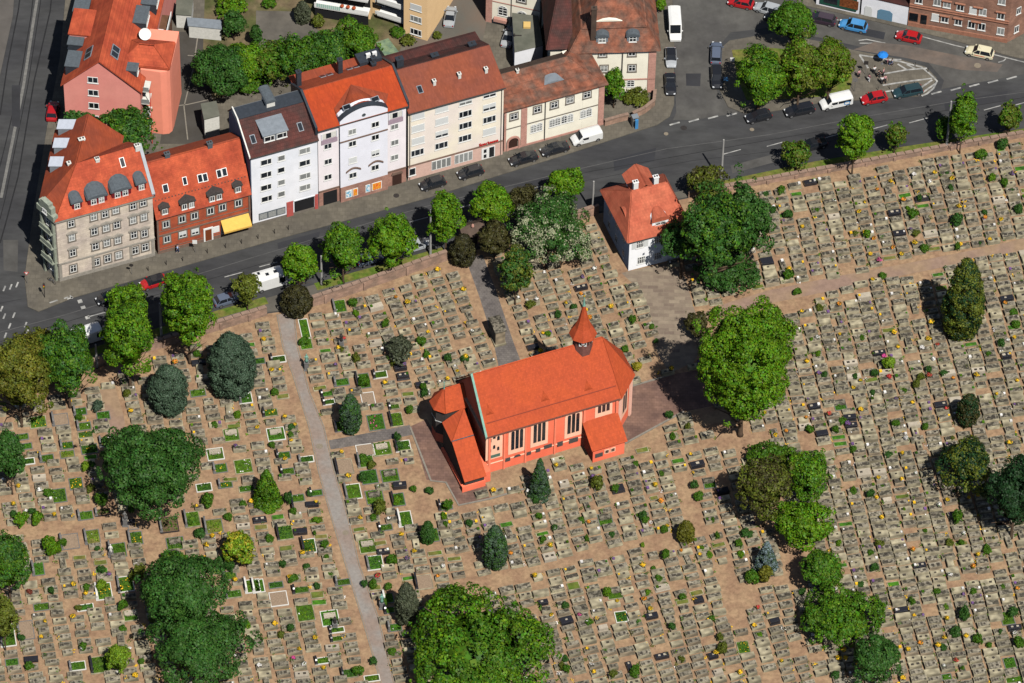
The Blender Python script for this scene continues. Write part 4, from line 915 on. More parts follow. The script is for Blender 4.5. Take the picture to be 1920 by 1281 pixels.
fr_ = MB(); fr_.prism(pts[::-1], zf, zf+.12); fr_.build('flat_roof', mat('grey_felt', C(122, 122, 110, 1.35), .9, .12, .7, c2=C(108, 110, 98, 1.35), c2s=.4), h11)
q = P(988, 50, zf); ht = MB().box(-.55, .55, -.6, .6, .1, .5).build('roof_hatch', mat('cream_hatch', C(242, 204, 128, 1.3), .6, .05, 2), h11); ht.location = (q[0]-oo[0], q[1]-oo[1], zf)
q = P(972, 68, zf); ht = MB().box(-.6, .5, -.1, .1, .1, .2).box(-.7, -.5, -.25, .1, .1, .5).build('roof_pipe', iron, h11); ht.location = (q[0]-oo[0], q[1]-oo[1], zf)
# green glass roof between houses 4 and 5
p_ = [P(x, y, 4.0) for x, y in ((705, 80), (728, 72), (748, 98), (726, 112))]; oo = p_[0]
h12 = thing('lean_to_roof', 'mossy green lean-to roof in the gap behind the cream house', 'shed', (oo[0], oo[1], 0))
MB().prism([(p[0]-oo[0], p[1]-oo[1]) for p in p_][::-1], -.2, 3.9).build('walls', chim_w, h12)
MB().prism([(p[0]-oo[0], p[1]-oo[1]) for p in p_][::-1], 3.9, 4.05).build('roof', mat('moss_glass', C(148, 168, 128, 1.35), .6, .2, 1.5, c2=C(112, 136, 116, 1.3), c2s=1), h12)
# garden sheds / garage of the court
def shed(pts, z, label, wm, rm, name='garden_shed'):
    p_ = [P(x, y, z) for x, y in pts]; oo = p_[0]; h = thing(name, label, 'shed', (oo[0], oo[1], 0))
    q = [(p[0]-oo[0], p[1]-oo[1]) for p in p_]; 
    area = sum(q[i][0]*q[(i+1) % len(q)][1]-q[(i+1) % len(q)][0]*q[i][1] for i in range(len(q)))
    if area < 0: q = q[::-1]
    c = (sum(p[0] for p in q)/len(q), sum(p[1] for p in q)/len(q))
    MB().prism(q, -.2, z-.15).build('walls', wm, h); MB().prism([(c[0]+(x-c[0])*1.06, c[1]+(y-c[1])*1.06) for x, y in q], z-.15, z).build('roof', rm, h); return h
shed([(377, 195), (405, 190), (411, 216), (383, 223)], 4.5, 'flat grey roofed annexe against the blue slate gable of the white house', chim_w, MATS['grey_felt'])
shed([(352, 33), (414, 38), (414, 54), (354, 48)], 2.6, 'long pale roofed garden shed beside the court', chim_w, zinc)
shed([(332, 0), (362, -6), (358, 28), (330, 26)], 3.0, 'grey roofed garage at the top of the court', chim_w, MATS['grey_felt'])

# ---------------------------------------------------------------- top right buildings
redsand = tile_mat('red_sandstone', C(150, 112, 94, .8), c2=C(128, 96, 82, .8), c2s=.4, w=1.0, h=.38, mort=.72, axis='wall')
f13 = Fr((1702, 47), (1888, 80)); L13 = f13.len
h13 = thing('red_sandstone_house', 'massive red sandstone tenement with rows of white windows and a chamfered corner', 'apartment block', f13.o, f13.ang)
MB().prism([(0, 0), (L13, 0), (L13+2.2, 2.6), (L13+2.2, 14), (0, 14)], -.3, 16).build('walls', redsand, h13)
Zt = (1520, 0, 4.8)
wins(f13, h13, [(1140, 20), (1228, 38), (1348, 65), (1462, 95, 'shut'), (1550, 108), (1712, 142), (1722, 10), (975, 0)], 1.15, 1.45, 'two', '', Zt)
wins(f13, h13, [(1122, 155, 'shut'), (1208, 170), (1330, 195), (1448, 222), (1540, 240), (1710, 280)], 1.15, 1.5, 'two', '', Zt)
tr = MB()
for (x, y) in ((1300, 107), (1300, 125)): 
    _, z = f13.wall(1520+x/4.8, y/4.8); tr.box(0, L13, -.2, 0, z-.08, z+.1)
tr.box(0, L13, -.15, 0, 0, .8)
for (x, y) in ((1228, 8), (1348, 32), (1510, 66), (1712, 108), (1208, 142), (1330, 165), (1490, 195)):
    a, z = f13.wall(1520+x/4.8, y/4.8); tr.box(a-.8, a+.8, -.28, 0, z-.06, z+.1)
tr.build('cornice', mat('red_trim', C(150, 104, 84, .85), .85, .15, 2), h13)
a, z = f13.wall(1723, 28); o = MB().box(a-1.6, a+1.6, -.06, 0, .6, 3.0, 0).box(a-1.5, a-.1, -.09, -.061, 1.1, 2.8, 1).box(a+.3, a+1.3, -.09, -.061, .2, 2.8, 1).build('shop_window', [MATS['red_trim'], glass], h13)
an = math.atan2(2.6, 2.2); 
for z in (2, 6, 10): win(h13, L13+1.1, z, .9, 1.4, 'two', y=1.3, rz=an)
f14 = Fr((1614, 27), (1701, 47)); L14 = f14.len
h14 = thing('white_garages', 'low white garage building with an arched grey door and a blue gate', 'garage', f14.o, f14.ang)
MB().box(0, L14-.05, .0, 9, -.3, 4.0, 0).build('walls', plaster_w, h14)
for (x, w_, m_) in ((1628, 1.2, blind), (1660, 2.4, mat('blue_gate', C(96, 132, 156, .9), .6, .06, 3))):
    a, _ = f14.wall(x, 20); o = MB().yprism([(a-w_/2, 0), (a+w_/2, 0), (a+w_/2, 1.7), (a+w_*.3, 2.1), (a-w_*.3, 2.1), (a-w_/2, 1.7)], -.06, 0).build('garage_door', m_, h14)
MB().box(-.1, L14, -.1, 9.1, 4.0, 4.2).build('roof', tile_dk, h14)
f15 = Fr((1530, 8), (1611, 27)); L15 = f15.len
h15 = thing('green_shop', 'dark green shop front with wide windows on the square at the top edge', 'shop', f15.o, f15.ang)
MB().box(0, L15-.1, 0, 9, -.3, 6).build('walls', plaster_w, h15)
s15 = MB().box(.6, L15-.5, -.15, 0, .5, 3.2, 0).box(1.2, 3.4, -.18, -.151, 1.0, 2.8, 1).box(3.8, 6.8, -.18, -.151, 1.0, 2.8, 2).build('shop_front', [mat('green_front', C(36, 80, 66, 1), .6, .08, 3), glass, mat('shop_display', C(120, 70, 40, 1), .5, .5, 3)], h15)

# ---------------------------------------------------------------- white house by the cemetery gate
f16 = Fr((1178, 508), ang=rad(21)); L16 = 9.2; E16 = 6.6; Dp = 10.6
tile_wh = tile_mat('salmon_tiles', C(226, 124, 92, 1.4), c2=C(210, 108, 80, 1.4), c2s=.4, w=.24, h=.26, mort=.78, var=.14)
white2 = mat('bright_plaster', C(238, 238, 240, .85), .85, .04, .6)
h16 = thing('gate_house', 'white house with orange hipped roof standing in the cemetery beside the street', 'house', f16.o, f16.ang)
MB().box(0, L16, 0, Dp, -.3, E16).build('walls', white2, h16)
ra, rbb = f16.top(1181, 361, E16+4.6); print('ridge16', ra, rbb, L16)
ra2, rb2 = f16.top(1251, 346, E16+4.6); print(ra2, rb2)
r = MB(); e = .45; yy = Dp/2; rh = E16+4.6; i1 = min(max(ra, 2.2), 4); i2 = max(min(ra2, L16-1.5), i1+3)
A_ = [(-e, -e, E16), (L16+e, -e, E16), (L16+e, Dp+e, E16), (-e, Dp+e, E16)]; R1, R2 = (i1, yy, rh), (i2, yy, rh)
face_roof(r, [A_[0], A_[1], R2, R1]); face_roof(r, [A_[1], A_[2], R2]); face_roof(r, [A_[2], A_[3], R1, R2]); face_roof(r, [A_[3], A_[0], R1])
r.build('roof', tile_wh, h16)
MB().box(-e-.12, L16+e+.12, -e-.12, -e, E16-.02, E16+.12).box(-e-.12, -e, -e, Dp+e, E16-.02, E16+.12).build('gutter', gutterm, h16)
for (x, y) in ((1200, 460), ): pass
a, z = f16.wall(1200, 458); win(h16, a, z, 1.2, 1.5, 'four', cur=False)
q = MB().box(a-1.3, a-.68, -.06, 0, z-.75, z+.75).box(a+.68, a+1.3, -.06, 0, z-.75, z+.75).build('shutter', blind, h16)
for aa in (4.6, 7.4): win(h16, aa, z, 1.2, 1.5, 'four', cur=False)
for aa in (2.0, 4.7, 7.4): win(h16, aa, 1.7, 1.2, 1.5, 'four', cur=False)
for bb in (2.2, 5.2, 8.2):
    for z_ in (1.8, 4.7): win(h16, 0, z_, .9, 1.4, 'cross', y=bb, rz=rad(-90), cur=False)
for (x, y) in ((1190, 340), (1228, 330)):
    a, b_ = f16.top(x, y, rh+1.2); chimney(h16, f16, a, yy+.4, rh-1, rh+1.4, .75, .6, whitep, 2)
p16 = (rh-E16)/(yy+e)
def segdormer(parent, a, b, z, w, h, pitch, rz=0, face=None):
    n = 8; R = w/2; L = (h+R*.6)/pitch+.3
    o = MB().ring([[(R*1.15*math.cos(math.pi*i/n), -.1, h+R*.7*math.sin(math.pi*i/n)) for i in range(n+1)]+[(0, -.1, h-.02)], [(R*.5*math.cos(math.pi*i/n), L, h+.8*pitch+R*.35*math.sin(math.pi*i/n)) for i in range(n+1)]+[(0, L, h+.5)]]).build('dormer_roof', tile_wh, None)
    b0_ = MB().yprism([(-R, -.6), (R, -.6), (R, h)]+[(R*math.cos(math.pi*i/n), h+R*.6*math.sin(math.pi*i/n)) for i in range(1, n)]+[(-R, h)], 0, L*.7).build('dormer', white2, parent)
    o.parent = b0_; b0_.location = (a, b, z); b0_.rotation_euler = (0, 0, rz); win(b0_, 0, h*.55, w*.6, h*.8, 'cross', y=-.01, cur=False); return b0_
a, b_, z = f16.roof(1238, 422, -e, E16, yy, rh); segdormer(h16, a, b_, z, 2.6, .9, p16)
a, b_ = f16.top(1164, 401, E16+1.6); segdormer(h16, max(a-.6, .5), b_, E16+.7, 2.2, .9, 1.5, rad(-90))
bk = MB(); a, b_ = f16.top(1198, 330, rh-.3); bk.box(a-1.6, a+1.6, yy, b_+1, -.3, rh-1.2, 1); 
face_roof(bk, [(a-2.0, yy, rh-1.0), (a-2.0, b_+1.6, rh-1.0), (a, b_+1.6, rh+.6), (a, yy, rh+.6)]); face_roof(bk, [(a+2.0, yy, rh-1.0), (a+2.0, b_+1.6, rh-1.0), (a, b_+1.6, rh+.6), (a, yy, rh+.6)]); bk.build('rear_gable', [tile_wh, white2], h16)

# ---------------------------------------------------------------- the church
orchre = mat('orange_plaster', C(244, 122, 90, .88), .9, .06, .6, c2=C(238, 112, 82, .88), c2s=.2)
salm = mat('salmon_trim', C(244, 188, 158, .85), .85, .06, 1)
tile_ch = tile_mat('church_tiles', C(219, 96, 52, 1.4), c2=C(212, 92, 54, 1.4), c2s=.25, w=.24, h=.26, mort=.8, var=.06)
fc = Fr((912, 888), ang=rad(22.9)); EC = 8.3; WC = 11.2
LC, _ = fc.wall(1161, 741); RC = 15.6
print('church', LC)
hc = thing('church', 'orange church with steep tiled roof, small eight sided bell turret and round ended choir', 'church', fc.o, fc.ang)
s8 = WC*.4142; k8 = s8*.7071
ft = [(0, 0), (LC, 0), (LC+k8, k8), (LC+k8, k8+s8), (LC, WC), (0, WC)]
MB().prism(ft, -.3, EC).build('walls', orchre, hc)
MB().xprism([(0, EC), (WC, EC), (WC/2, RC)], .02, .5).build('west_gable', orchre, hc)
r = MB(); o_ = .4; yc = WC/2; ap = (LC-.6, yc, RC); sv = (RC-EC)/(yc+o_)
face_roof(r, [(-.25, -o_, EC), (LC+.17, -o_, EC), ap, (-.25, yc, RC)]); face_roof(r, [(LC+.17, WC+o_, EC), (-.25, WC+o_, EC), (-.25, yc, RC), ap])
oc = [(LC+.17, -o_), (LC+k8+o_, k8-.17), (LC+k8+o_, k8+s8+.17), (LC+.17, WC+o_)]
for i in range(3): face_roof(r, [(*oc[i], EC), (*oc[i+1], EC), ap])
r.build('roof', tile_ch, hc)
MB().xprism([(-.45, EC-.1), (yc, RC+.12), (yc, RC+.34), (-.45, EC+.24)], -.42, -.1).build('copper_verge', copperp, hc)
g = MB(); band(g, ft, EC-.28, EC-.02, .34); g.build('cornice', mat('eaves_stone', C(170, 140, 120, 1.0), .8, .12, 2), hc)
g = MB()
for (y, z, y2, z2) in ((-.42, EC+.1, -.3, EC+.28),): g.box(-.2, LC, y-.1, y, z-.1, z+.12)
g.build('gutter', gutterm, hc)
# tall windows: stone surround, three dark lancets
def lancet(a, z0, z1, w, n=3, blank=False, y=0.0, rz=0.0):
    o = MB(); m_ = 8
    arch = lambda W, Z0, Z1: [(-W/2, Z0), (W/2, Z0), (W/2, Z1-W/2)]+[(W/2*math.cos(math.pi*i/m_), Z1-W/2+W/2*math.sin(math.pi*i/m_)) for i in range(1, m_)]+[(-W/2, Z1-W/2)]
    o.yprism(arch(w+.7, -.9, z1-z0+.35), -.06, 0)
    s = o.build('church_window', salm, hc); s.location = (a, y, z0); s.rotation_euler = (0, 0, rz)
    q = MB(); dw = w/n
    for i in range(n):
        x = -w/2+(i+.5)*dw; top = z1-z0-(0 if i == n//2 else dw*.9)
        if blank: q.yprism([(x+px_*.8, pz_) for px_, pz_ in arch(dw*.8, top-.9, top)], -.09, -.061); q.yprism([(x+px_*.7, pz_) for px_, pz_ in arch(dw*.8, top-3.1, top-2.3)], -.09, -.061)
        else: q.yprism([(x+px_, pz_) for px_, pz_ in arch(dw*.76, 0, top)], -.09, -.061)
    q.build('lancet', glass, s)
    b_ = MB()
    if not blank:
        for i in range(n):
            x = -w/2+(i+.5)*dw
            for k in range(1, int((z1-z0)/.7)): b_.box(x-dw*.36, x+dw*.36, -.1, -.091, k*.7, k*.7+.05)
        b_.build('glazing_bar', iron, s)
    else:
        MB().box(-w/2, w/2, -.1, -.06, -.6, .0).build('memorial_plate', mat('verdigris', C(90, 120, 106, 1), .6, .2, 4), s)
    return s
Zc = (820, 780, 8)
a, z = fc.wall(820+1195/8, 780+320/8); lancet(a, z-2.4, z+2.2, 2.0)
a, z = fc.wall(820+1530/8, 780+215/8); lancet(a, z-2.4, z+2.2, 2.0)
a, z = fc.wall(1000+600/8, 720+560/8); lancet(a, z-2.4, z+2.2, 2.0)
a, z = fc.wall(820+850/8, 780+440/8); lancet(a, z-2.0, z+2.4, 1.9, blank=True)
a, z = fc.wall(1000+1055/8, 720+350/8); lancet(a, z-.9, z+1.3, 2.0)
for i in (0, 1):
    p, q = ft[1+i], ft[2+i]; ang = math.atan2(q[1]-p[1], q[0]-p[0]); lancet((p[0]+q[0])/2, 3.0, 7.4, 1.6, 2, y=(p[1]+q[1])/2, rz=ang)
pm_ = mat('pale_pilaster', C(238, 128, 98, .85), .85, .06, 1)
for x, y in ((1005, 300), (1325, 250), (1765, 150)): a, _ = fc.wall(820+x/8, 780+y/8); MB().box(a-.14, a+.14, -.16, 0, 0, EC-.3).build('pilaster', pm_, hc)
a, _ = fc.wall(1000+490/8, 780); 
for a in (.35, LC-.35, fc.wall(1000+760/8, 780)[0]): MB().box(a-.18, a+.18, -.22, 0, 0, EC-.3).build('pilaster', pm_, hc)
ms = MB(); ms.box(0, LC, -.1, 0, 1.9, 2.05); ms.build('string_course', salm, hc)
eg = mat('epitaph_bronze', C(84, 80, 78, 1), .5, .25, 4)
for (x, y, w_, h_) in ((1052, 645, 1.0, .9), (1368, 552, .9, .8), (1507, 505, .9, .9), (1655, 445, 1.6, .9), (1837, 410, 1.1, 1.2)):
    a, z = fc.wall(820+x/8, 780+y/8); o = MB().box(-w_*.38, w_*.38, -.17, -.101, -h_*.4, h_*.4).build('epitaph', eg, hc); o.location = (a, 0, z)
a, z = fc.wall(1000+600/8, 720+840/8); o = MB().box(-.7, .7, -.12, 0, -.45, .45).build('epitaph', eg, hc); o.location = (a, 0, z)
a, z = fc.wall(820+1195/8, 780+605/8); o = MB().yprism([(.55*math.cos(math.pi*i/8), .5*math.sin(math.pi*i/8)) for i in range(9)], -.14, -.1).build('epitaph', eg, hc); o.location = (a, 0, z)
# bell turret
bx, by_ = yc, yc; ta, _ = fc.top(1096, 650, RC)
T = MB(); n8 = math.pi/8; Z_e = RC+2.5
T.lathe([(1.45, RC-3.2), (1.45, Z_e)], 8, 0, (0, 0), n8); to = T.build('bell_turret', mat('slate_shingle', C(120, 78, 70, 1.0), .8, .2, 2.5), hc); to.location = (ta, yc, 0)
sp = MB(); prof = [(2.05, Z_e-.35), (1.75, Z_e+.3), (1.2, Z_e+1.3), (.75, Z_e+2.7), (.42, Z_e+4.3), (.2, Z_e+5.6)]; sp.lathe(prof, 8, 0, (0, 0), n8); sp.build('spire', tile_ch, to)
cp = MB(); cp.lathe([(.26, Z_e+5.5), (.16, Z_e+6.1), (.07, Z_e+7.1), (.05, Z_e+7.4)], 8).lathe([(.03, Z_e+7.3), (.16, Z_e+7.45), (.16, Z_e+7.6), (.03, Z_e+7.75)], 10, 1); cp.build('spire_tip', [copperp, mat('gilding', C(220, 180, 60, 1), .3, .1, 3, metal=.6)], to)
for k, kk in ((-5, 'clock'), (-3, 'louvre'), (-1, 'clock'), (1, 'louvre'), (3, 'clock'), (5, 'louvre'), (-7, 'louvre')):
    an = k*n8+0; dd = Vector((math.cos(an), math.sin(an))); rr = 1.45*math.cos(n8)+.02
    if kk == 'clock':
        o = MB().box(-.54, .54, -.03, 0, -.6, .6, 0).ring([[(.48*math.cos(2*math.pi*i/20), yy_, .48*math.sin(2*math.pi*i/20)) for i in range(20)] for yy_ in (-.03, -.06)], 1).ring([[(.27*math.cos(2*math.pi*i/20), yy_, .27*math.sin(2*math.pi*i/20)) for i in range(20)] for yy_ in (-.06, -.08)], 0)
        o.box(-.02, .02, -.1, -.085, 0, .35, 1).box(0, .22, -.1, -.085, -.02, .02, 1); o = o.build('clock_face', [frame_w, iron], to)
    else: o = MB().yprism([(-.35, -.6), (.35, -.6), (.35, .2), (.2, .45), (-.2, .45), (-.35, .2)], -.03, 0).build('louvre', iron, to)
    o.location = (dd.x*rr, dd.y*rr, Z_e-1.1); o.rotation_euler = (0, 0, an+math.pi/2)
# sacristy on the south side
sa0 = fc.loc(P(1111, 868)); sa1 = fc.loc(P(1170, 850)); s0, s1, sy = sa0[0], sa1[0], sa0[1]; print('sacristy', s0, s1, sy)
ze = fc.side(s0, 1110, 845)[1]; zr = fc.side(s0, 1094, 800)[1]; print(ze, zr)
ze, zr = 2.9, 5.0
MB().xprism([(sy, -.3), (-.01, -.3), (-.01, zr), (sy, ze)][::-1], s0, s1).build('sacristy', orchre, hc)
r = MB(); slab(r, (sy-.3, ze-.08), (-.02, zr+.08), s0-.3, s1+.3, .2); r.build('sacristy_roof', tile_ch, hc)
o = MB(); 
for x in (1138, 1149): a, z = fc.wall(x, 842, sy); o.box(a-.4, a+.4, sy-.06, sy, 1.2, 2.1, 0).box(a-.25, a-.02, sy-.08, sy-.061, 1.35, 1.95, 1).box(a+.02, a+.25, sy-.08, sy-.061, 1.35, 1.95, 1)
o.build('sacristy_window', [salm, glass], hc); a, z = fc.wall(1123, 848, sy); MB().box(a-.6, a+.6, sy-.08, sy, .95, 1.75).build('epitaph', eg, hc)
# west end: stair turret and covered staircase
TZ = 7.0; ta_, tb_, RT = -2.75, 9.25, 1.95
oc_ = [(ta_+RT*math.cos(t), tb_+RT*math.sin(t)) for t in [math.pi*(1+(2*k+1)/8) for k in range(-4, 4)]]
west = [p for p in oc_ if p[0] < ta_]; west.sort(key=lambda p: p[1])
lo_b, hi_b = west[0][1], west[-1][1]
hp = [(0, lo_b), west[0], west[1], west[2], west[3], (0, hi_b)]
darkwall = mat('shaded_wall', C(66, 60, 58, 1.0), .8, .2, 2)  # shade of the west walls and eaves overhang put into a dark grey
MB().prism(hp[::-1], -.3, 1.8, 0).prism(hp[::-1], 1.801, TZ, 1).build('stair_turret', [orchre, darkwall], hc)
cA = (ta_-.25, tb_, TZ+2.9); hp2 = [(0, lo_b-.3)]+[(ta_+(x-ta_)*1.16, tb_+(y-tb_)*1.16) for x, y in west]+[(0, hi_b+.3)]; hp2[1] = (hp2[1][0], lo_b-.3); hp2[4] = (hp2[4][0], hi_b+.3)
r = MB()
for i in range(1, 4): face_roof(r, [(*hp2[i], TZ), (*hp2[i+1], TZ), cA], .14)
face_roof(r, [(*hp2[0], TZ), (*hp2[1], TZ), cA, (0, tb_, TZ+2.9)], .14); face_roof(r, [(*hp2[5], TZ), (*hp2[4], TZ), cA, (0, tb_, TZ+2.9)], .14)
r.build('turret_roof', tile_ch, hc)
MB().lathe([(.12, TZ+2.9), (.1, TZ+3.5), (.04, TZ+4.2), (.12, TZ+4.35), (.02, TZ+4.5)], 8, 0, (cA[0], cA[1])).build('turret_finial', copperp, hc)
for z in (4.4, 6.85):
    w_ = MB(); band(w_, hp[1:5], z, z+.1, .1); w_.build('turret_band', frame_w, hc)
# covered staircase: its roof falls towards the south, with a hipped landing at the top
sx0, sx1, sy0, yh, zl, zh = -4.35, -1.15, -1.95, 2.6, 2.75, 5.9
MB().xprism([(sy0, -.3), (6.6, -.3), (6.6, 6.0), (yh, zh-.1), (sy0, zl-.1)][::-1], sx0+.2, sx1).build('staircase_wall', darkwall, hc)
MB().box(sx0-.25, sx1+.15, sy0-.2, sy0+.15, -.3, 1.2).box(sx0-.15, sx0+.19, sy0+.15, 6.4, -.3, .7).build('staircase_plinth', orchre, hc)
MB().box(sx1, 0, sy0+.4, 7.0, -.3, 2.2).build('link_wall', orchre, hc)
r = MB(); ap2 = (sx1+.1, 6.4, 7.9)
slab(r, (sy0-.45, zl-.32), (yh, zh), sx0-.05, sx1+.15, .18)
face_roof(r, [(sx0-.05, yh, zh), (sx1+.15, yh, zh), ap2], .16); face_roof(r, [(sx0-.05, yh, zh), (sx0-.05, 6.2, zh+.3), ap2], .16); face_roof(r, [(sx0-.05, 6.2, zh+.3), (sx1+.15, 6.9, zh+.3), ap2], .16)
r.build('staircase_roof', tile_ch, hc)
MB().box(sx0-.05, sx1+.15, yh-.06, yh+.06, zh+.12, zh+.24).build('ridge_flashing', slate, hc)
# snow rail and little triangular roof vents on the nave
t0_ = .20; MB().box(.2, LC-.2, -o_+(yc+o_)*t0_-.06, -o_+(yc+o_)*t0_+.04, EC+(RC-EC)*t0_+.14, EC+(RC-EC)*t0_+.34).build('snow_rail', mat('rust_rail', C(150, 70, 52), .8, .1, 3), hc)
for (x, y) in ((918, 778), (1022, 752), (1103, 732)):
    a, b_, z = fc.roof(x, y, -o_, EC, yc, RC); v_ = MB(); v_.add([(-.75, -.1, .1), (.75, -.1, .1), (0, -.1, .75), (0, 1.1, 1.5)], [(0, 1, 2), (0, 2, 3), (1, 3, 2), (0, 3, 1)]); o = v_.build('roof_vent', tile_ch, hc); o.location = (a, b_, z)
# buttress strips round the choir; their pale pink paints in the brighter sunlight there
for i in range(3):
    p, q = Vector(ft[1+i]), Vector(ft[2+i]); dd = (q-p).normalized(); nn = Vector((dd.y, -dd.x)); an = math.atan2(dd.y, dd.x)
    for t_ in (.06, .94):
        o = MB().box(-.3, .3, -.28, 0, -.2, EC-.32).build('buttress', mat('sunlit_pink_plaster', C(246, 190, 168, .8), .85, .05, 1), hc); c_ = p+(q-p)*t_; o.location = (c_.x, c_.y, 0); o.rotation_euler = (0, 0, an)

# ---------------------------------------------------------------- cemetery wall and gate
wallm = tile_mat('rose_wall_stone', C(176, 142, 122, .95), c2=C(144, 120, 104, .95), c2s=.7, w=.9, h=.4, mort=.78, axis='wall')
capm = mat('wall_cap', C(160, 134, 118, 1.3), .9, .2, 1.5)
def wall(name, pts, label, h=2.0, th=.4):
    root = None; a0 = P(*pts[0]); root = thing(name, label, 'wall', (a0[0], a0[1], 0)); b = MB(); c = MB()
    for (p, q) in zip(pts[:-1], pts[1:]):
        A, B = P(*p)-a0, P(*q)-a0; dd = Vector((B-A)[:2]); L = dd.length; dd.normalize(); n = Vector((-dd.y, dd.x)); A = Vector(A[:2]); B = Vector(B[:2])
        def quad(mb, t, z0, z1, ext=0):
            q_ = [A-n*t-dd*ext, B-n*t+dd*ext, B+n*t+dd*ext, A+n*t-dd*ext]; mb.prism([tuple(v) for v in q_], z0, z1)
        quad(b, th/2, -.3, h); 
        k = int(L/1.3)
        for i in range(k):
            t0, t1 = i/k+.0, (i+1)/k-.04/max(L/k, .1)*.5; A2, B2 = A+dd*L*t0, A+dd*L*t1
            c.prism([tuple(v) for v in (A2-n*(th/2+.1), B2-n*(th/2+.1), B2+n*(th/2+.1), A2+n*(th/2+.1))], h, h+.18+.05*random.random())
        for i in range(int(L/4.5)):
            A2 = A+dd*(2+i*4.5); b.prism([tuple(v) for v in (A2-n*(th/2+.18)-dd*.22, A2-n*(th/2+.18)+dd*.22, A2-n*(th/2)+dd*.22, A2-n*(th/2)-dd*.22)], -.3, h-.25)
    b.build('wall_face', wallm, root); c.build('coping', capm, root); return root
wall('cemetery_wall', [(-60, 759), (60, 726), (175, 690), (390, 624), (500, 590)], 'rose sandstone cemetery wall on the left, from the photo edge to the first gate', 1.7)
wall('cemetery_wall', [(586, 574), (660, 550), (740, 522), (838, 487)], 'rose sandstone cemetery wall between the gravel path gate and the gate pavilion', 1.9)
wall('cemetery_wall', [(935, 458), (1010, 436), (1112, 403), (1122, 399)], 'short cemetery wall hidden behind the flowering trees by the white house', 1.8)
wall('cemetery_wall', [(1290, 370), (1415, 347), (1530, 326), (1600, 314), (1760, 284), (1920, 256), (2060, 231)], 'long rose cemetery wall on the right running along the verge to the photo edge', 1.0)
# gate pavilion
fp = Fr((872, 464), (905, 455)); hp_ = thing('gate_pavilion', 'small stone gate pavilion with grey gabled roof between the street trees', 'pavilion', fp.o, fp.ang)
Lp = fp.len; pv = MB().xprism([(0, -.2), (2.2, -.2), (2.2, 2.4), (1.1, 3.2), (0, 2.4)][::-1], -.2, Lp+.2); pv.build('walls', MATS['rose_sandstone'], hp_)
r = MB(); slab(r, (-.4, 2.15), (1.1, 3.25), -.5, Lp+.5, .14); slab(r, (1.1, 3.25), (2.6, 2.15), -.51, Lp+.51, .14); r.build('roof', MATS['mossy_slate'], hp_)
MB().yprism([(Lp*.3, 0), (Lp*.7, 0), (Lp*.7, 1.9), (Lp*.3, 1.9)], -.04, 0).build('gate', iron, hp_)
MB().lathe([(.12, 3.3), (.25, 3.5), (.2, 3.8), (.05, 4.0)], 8, 0, (Lp/2, .6)).build('finial', MATS['rose_sandstone'], hp_)
# ================================================================ trees and shrubs
bark = mat('tree_bark', C(96, 78, 62, 1.2), .9, .25, 4, stretch=(1, 1, .3))
LF = {'bright': leafmat('leaf_bright', (.095, .205, .006), hue=.03), 'mid': leafmat('leaf_mid', (.062, .150, .008), hue=.028),
      'dark': leafmat('leaf_dark', (.038, .108, .016)), 'deep': leafmat('leaf_deep', (.014, .045, .012)),
      'olive': leafmat('leaf_olive', (.105, .130, .014)), 'brown': leafmat('leaf_brown', (.060, .056, .016)),
      'blue': leafmat('leaf_blue', (.058, .100, .058), isl=.5), 'grey': leafmat('leaf_grey', (.075, .088, .05), isl=.5), 'silver': leafmat('leaf_silver', (.18, .24, .26), isl=.35),
      'lime': leafmat('leaf_lime', (.15, .26, .012)), 'yellow': leafmat('leaf_yellow', (.34, .30, .02), isl=.3), 'gold': leafmat('leaf_gold', (.13, .13, .012)),
      'blossom': leafmat('leaf_blossom', (.30, .32, .19), isl=.35), 'copper': leafmat('leaf_copper', (.036, .035, .014)), 'red': leafmat('leaf_red', (.20, .05, .03))}
def quads(cen, nor, size, rng, asp=.75):
    n = len(cen); nor = nor/np.maximum(np.linalg.norm(nor, axis=1, keepdims=True), 1e-6)
    t = rng.normal(size=(n, 3)); t -= (t*nor).sum(1, keepdims=True)*nor; t /= np.maximum(np.linalg.norm(t, axis=1, keepdims=True), 1e-6)
    b = np.cross(nor, t); s = size[:, None]*.5
    v = np.stack([cen-t*s, cen-b*s*asp, cen+t*s, cen+b*s*asp], 1)
    v[:, 0] -= nor*s*.25; v[:, 2] -= nor*s*.25
    return v.reshape(-1, 3)
def quadmesh(name, verts, mats, midx=None):
    n = len(verts)//4; me = bpy.data.meshes.new(name); me.vertices.add(n*4); me.vertices.foreach_set('co', verts.astype(np.float32).ravel())
    me.loops.add(n*4); me.loops.foreach_set('vertex_index', np.arange(n*4, dtype=np.int32)); me.polygons.add(n)
    me.polygons.foreach_set('loop_start', np.arange(0, n*4, 4, dtype=np.int32))
    for m_ in mats: me.materials.append(m_)
    if midx is not None: me.polygons.foreach_set('material_index', midx.astype(np.int32))
    me.update(calc_edges=True); me.validate(); return me
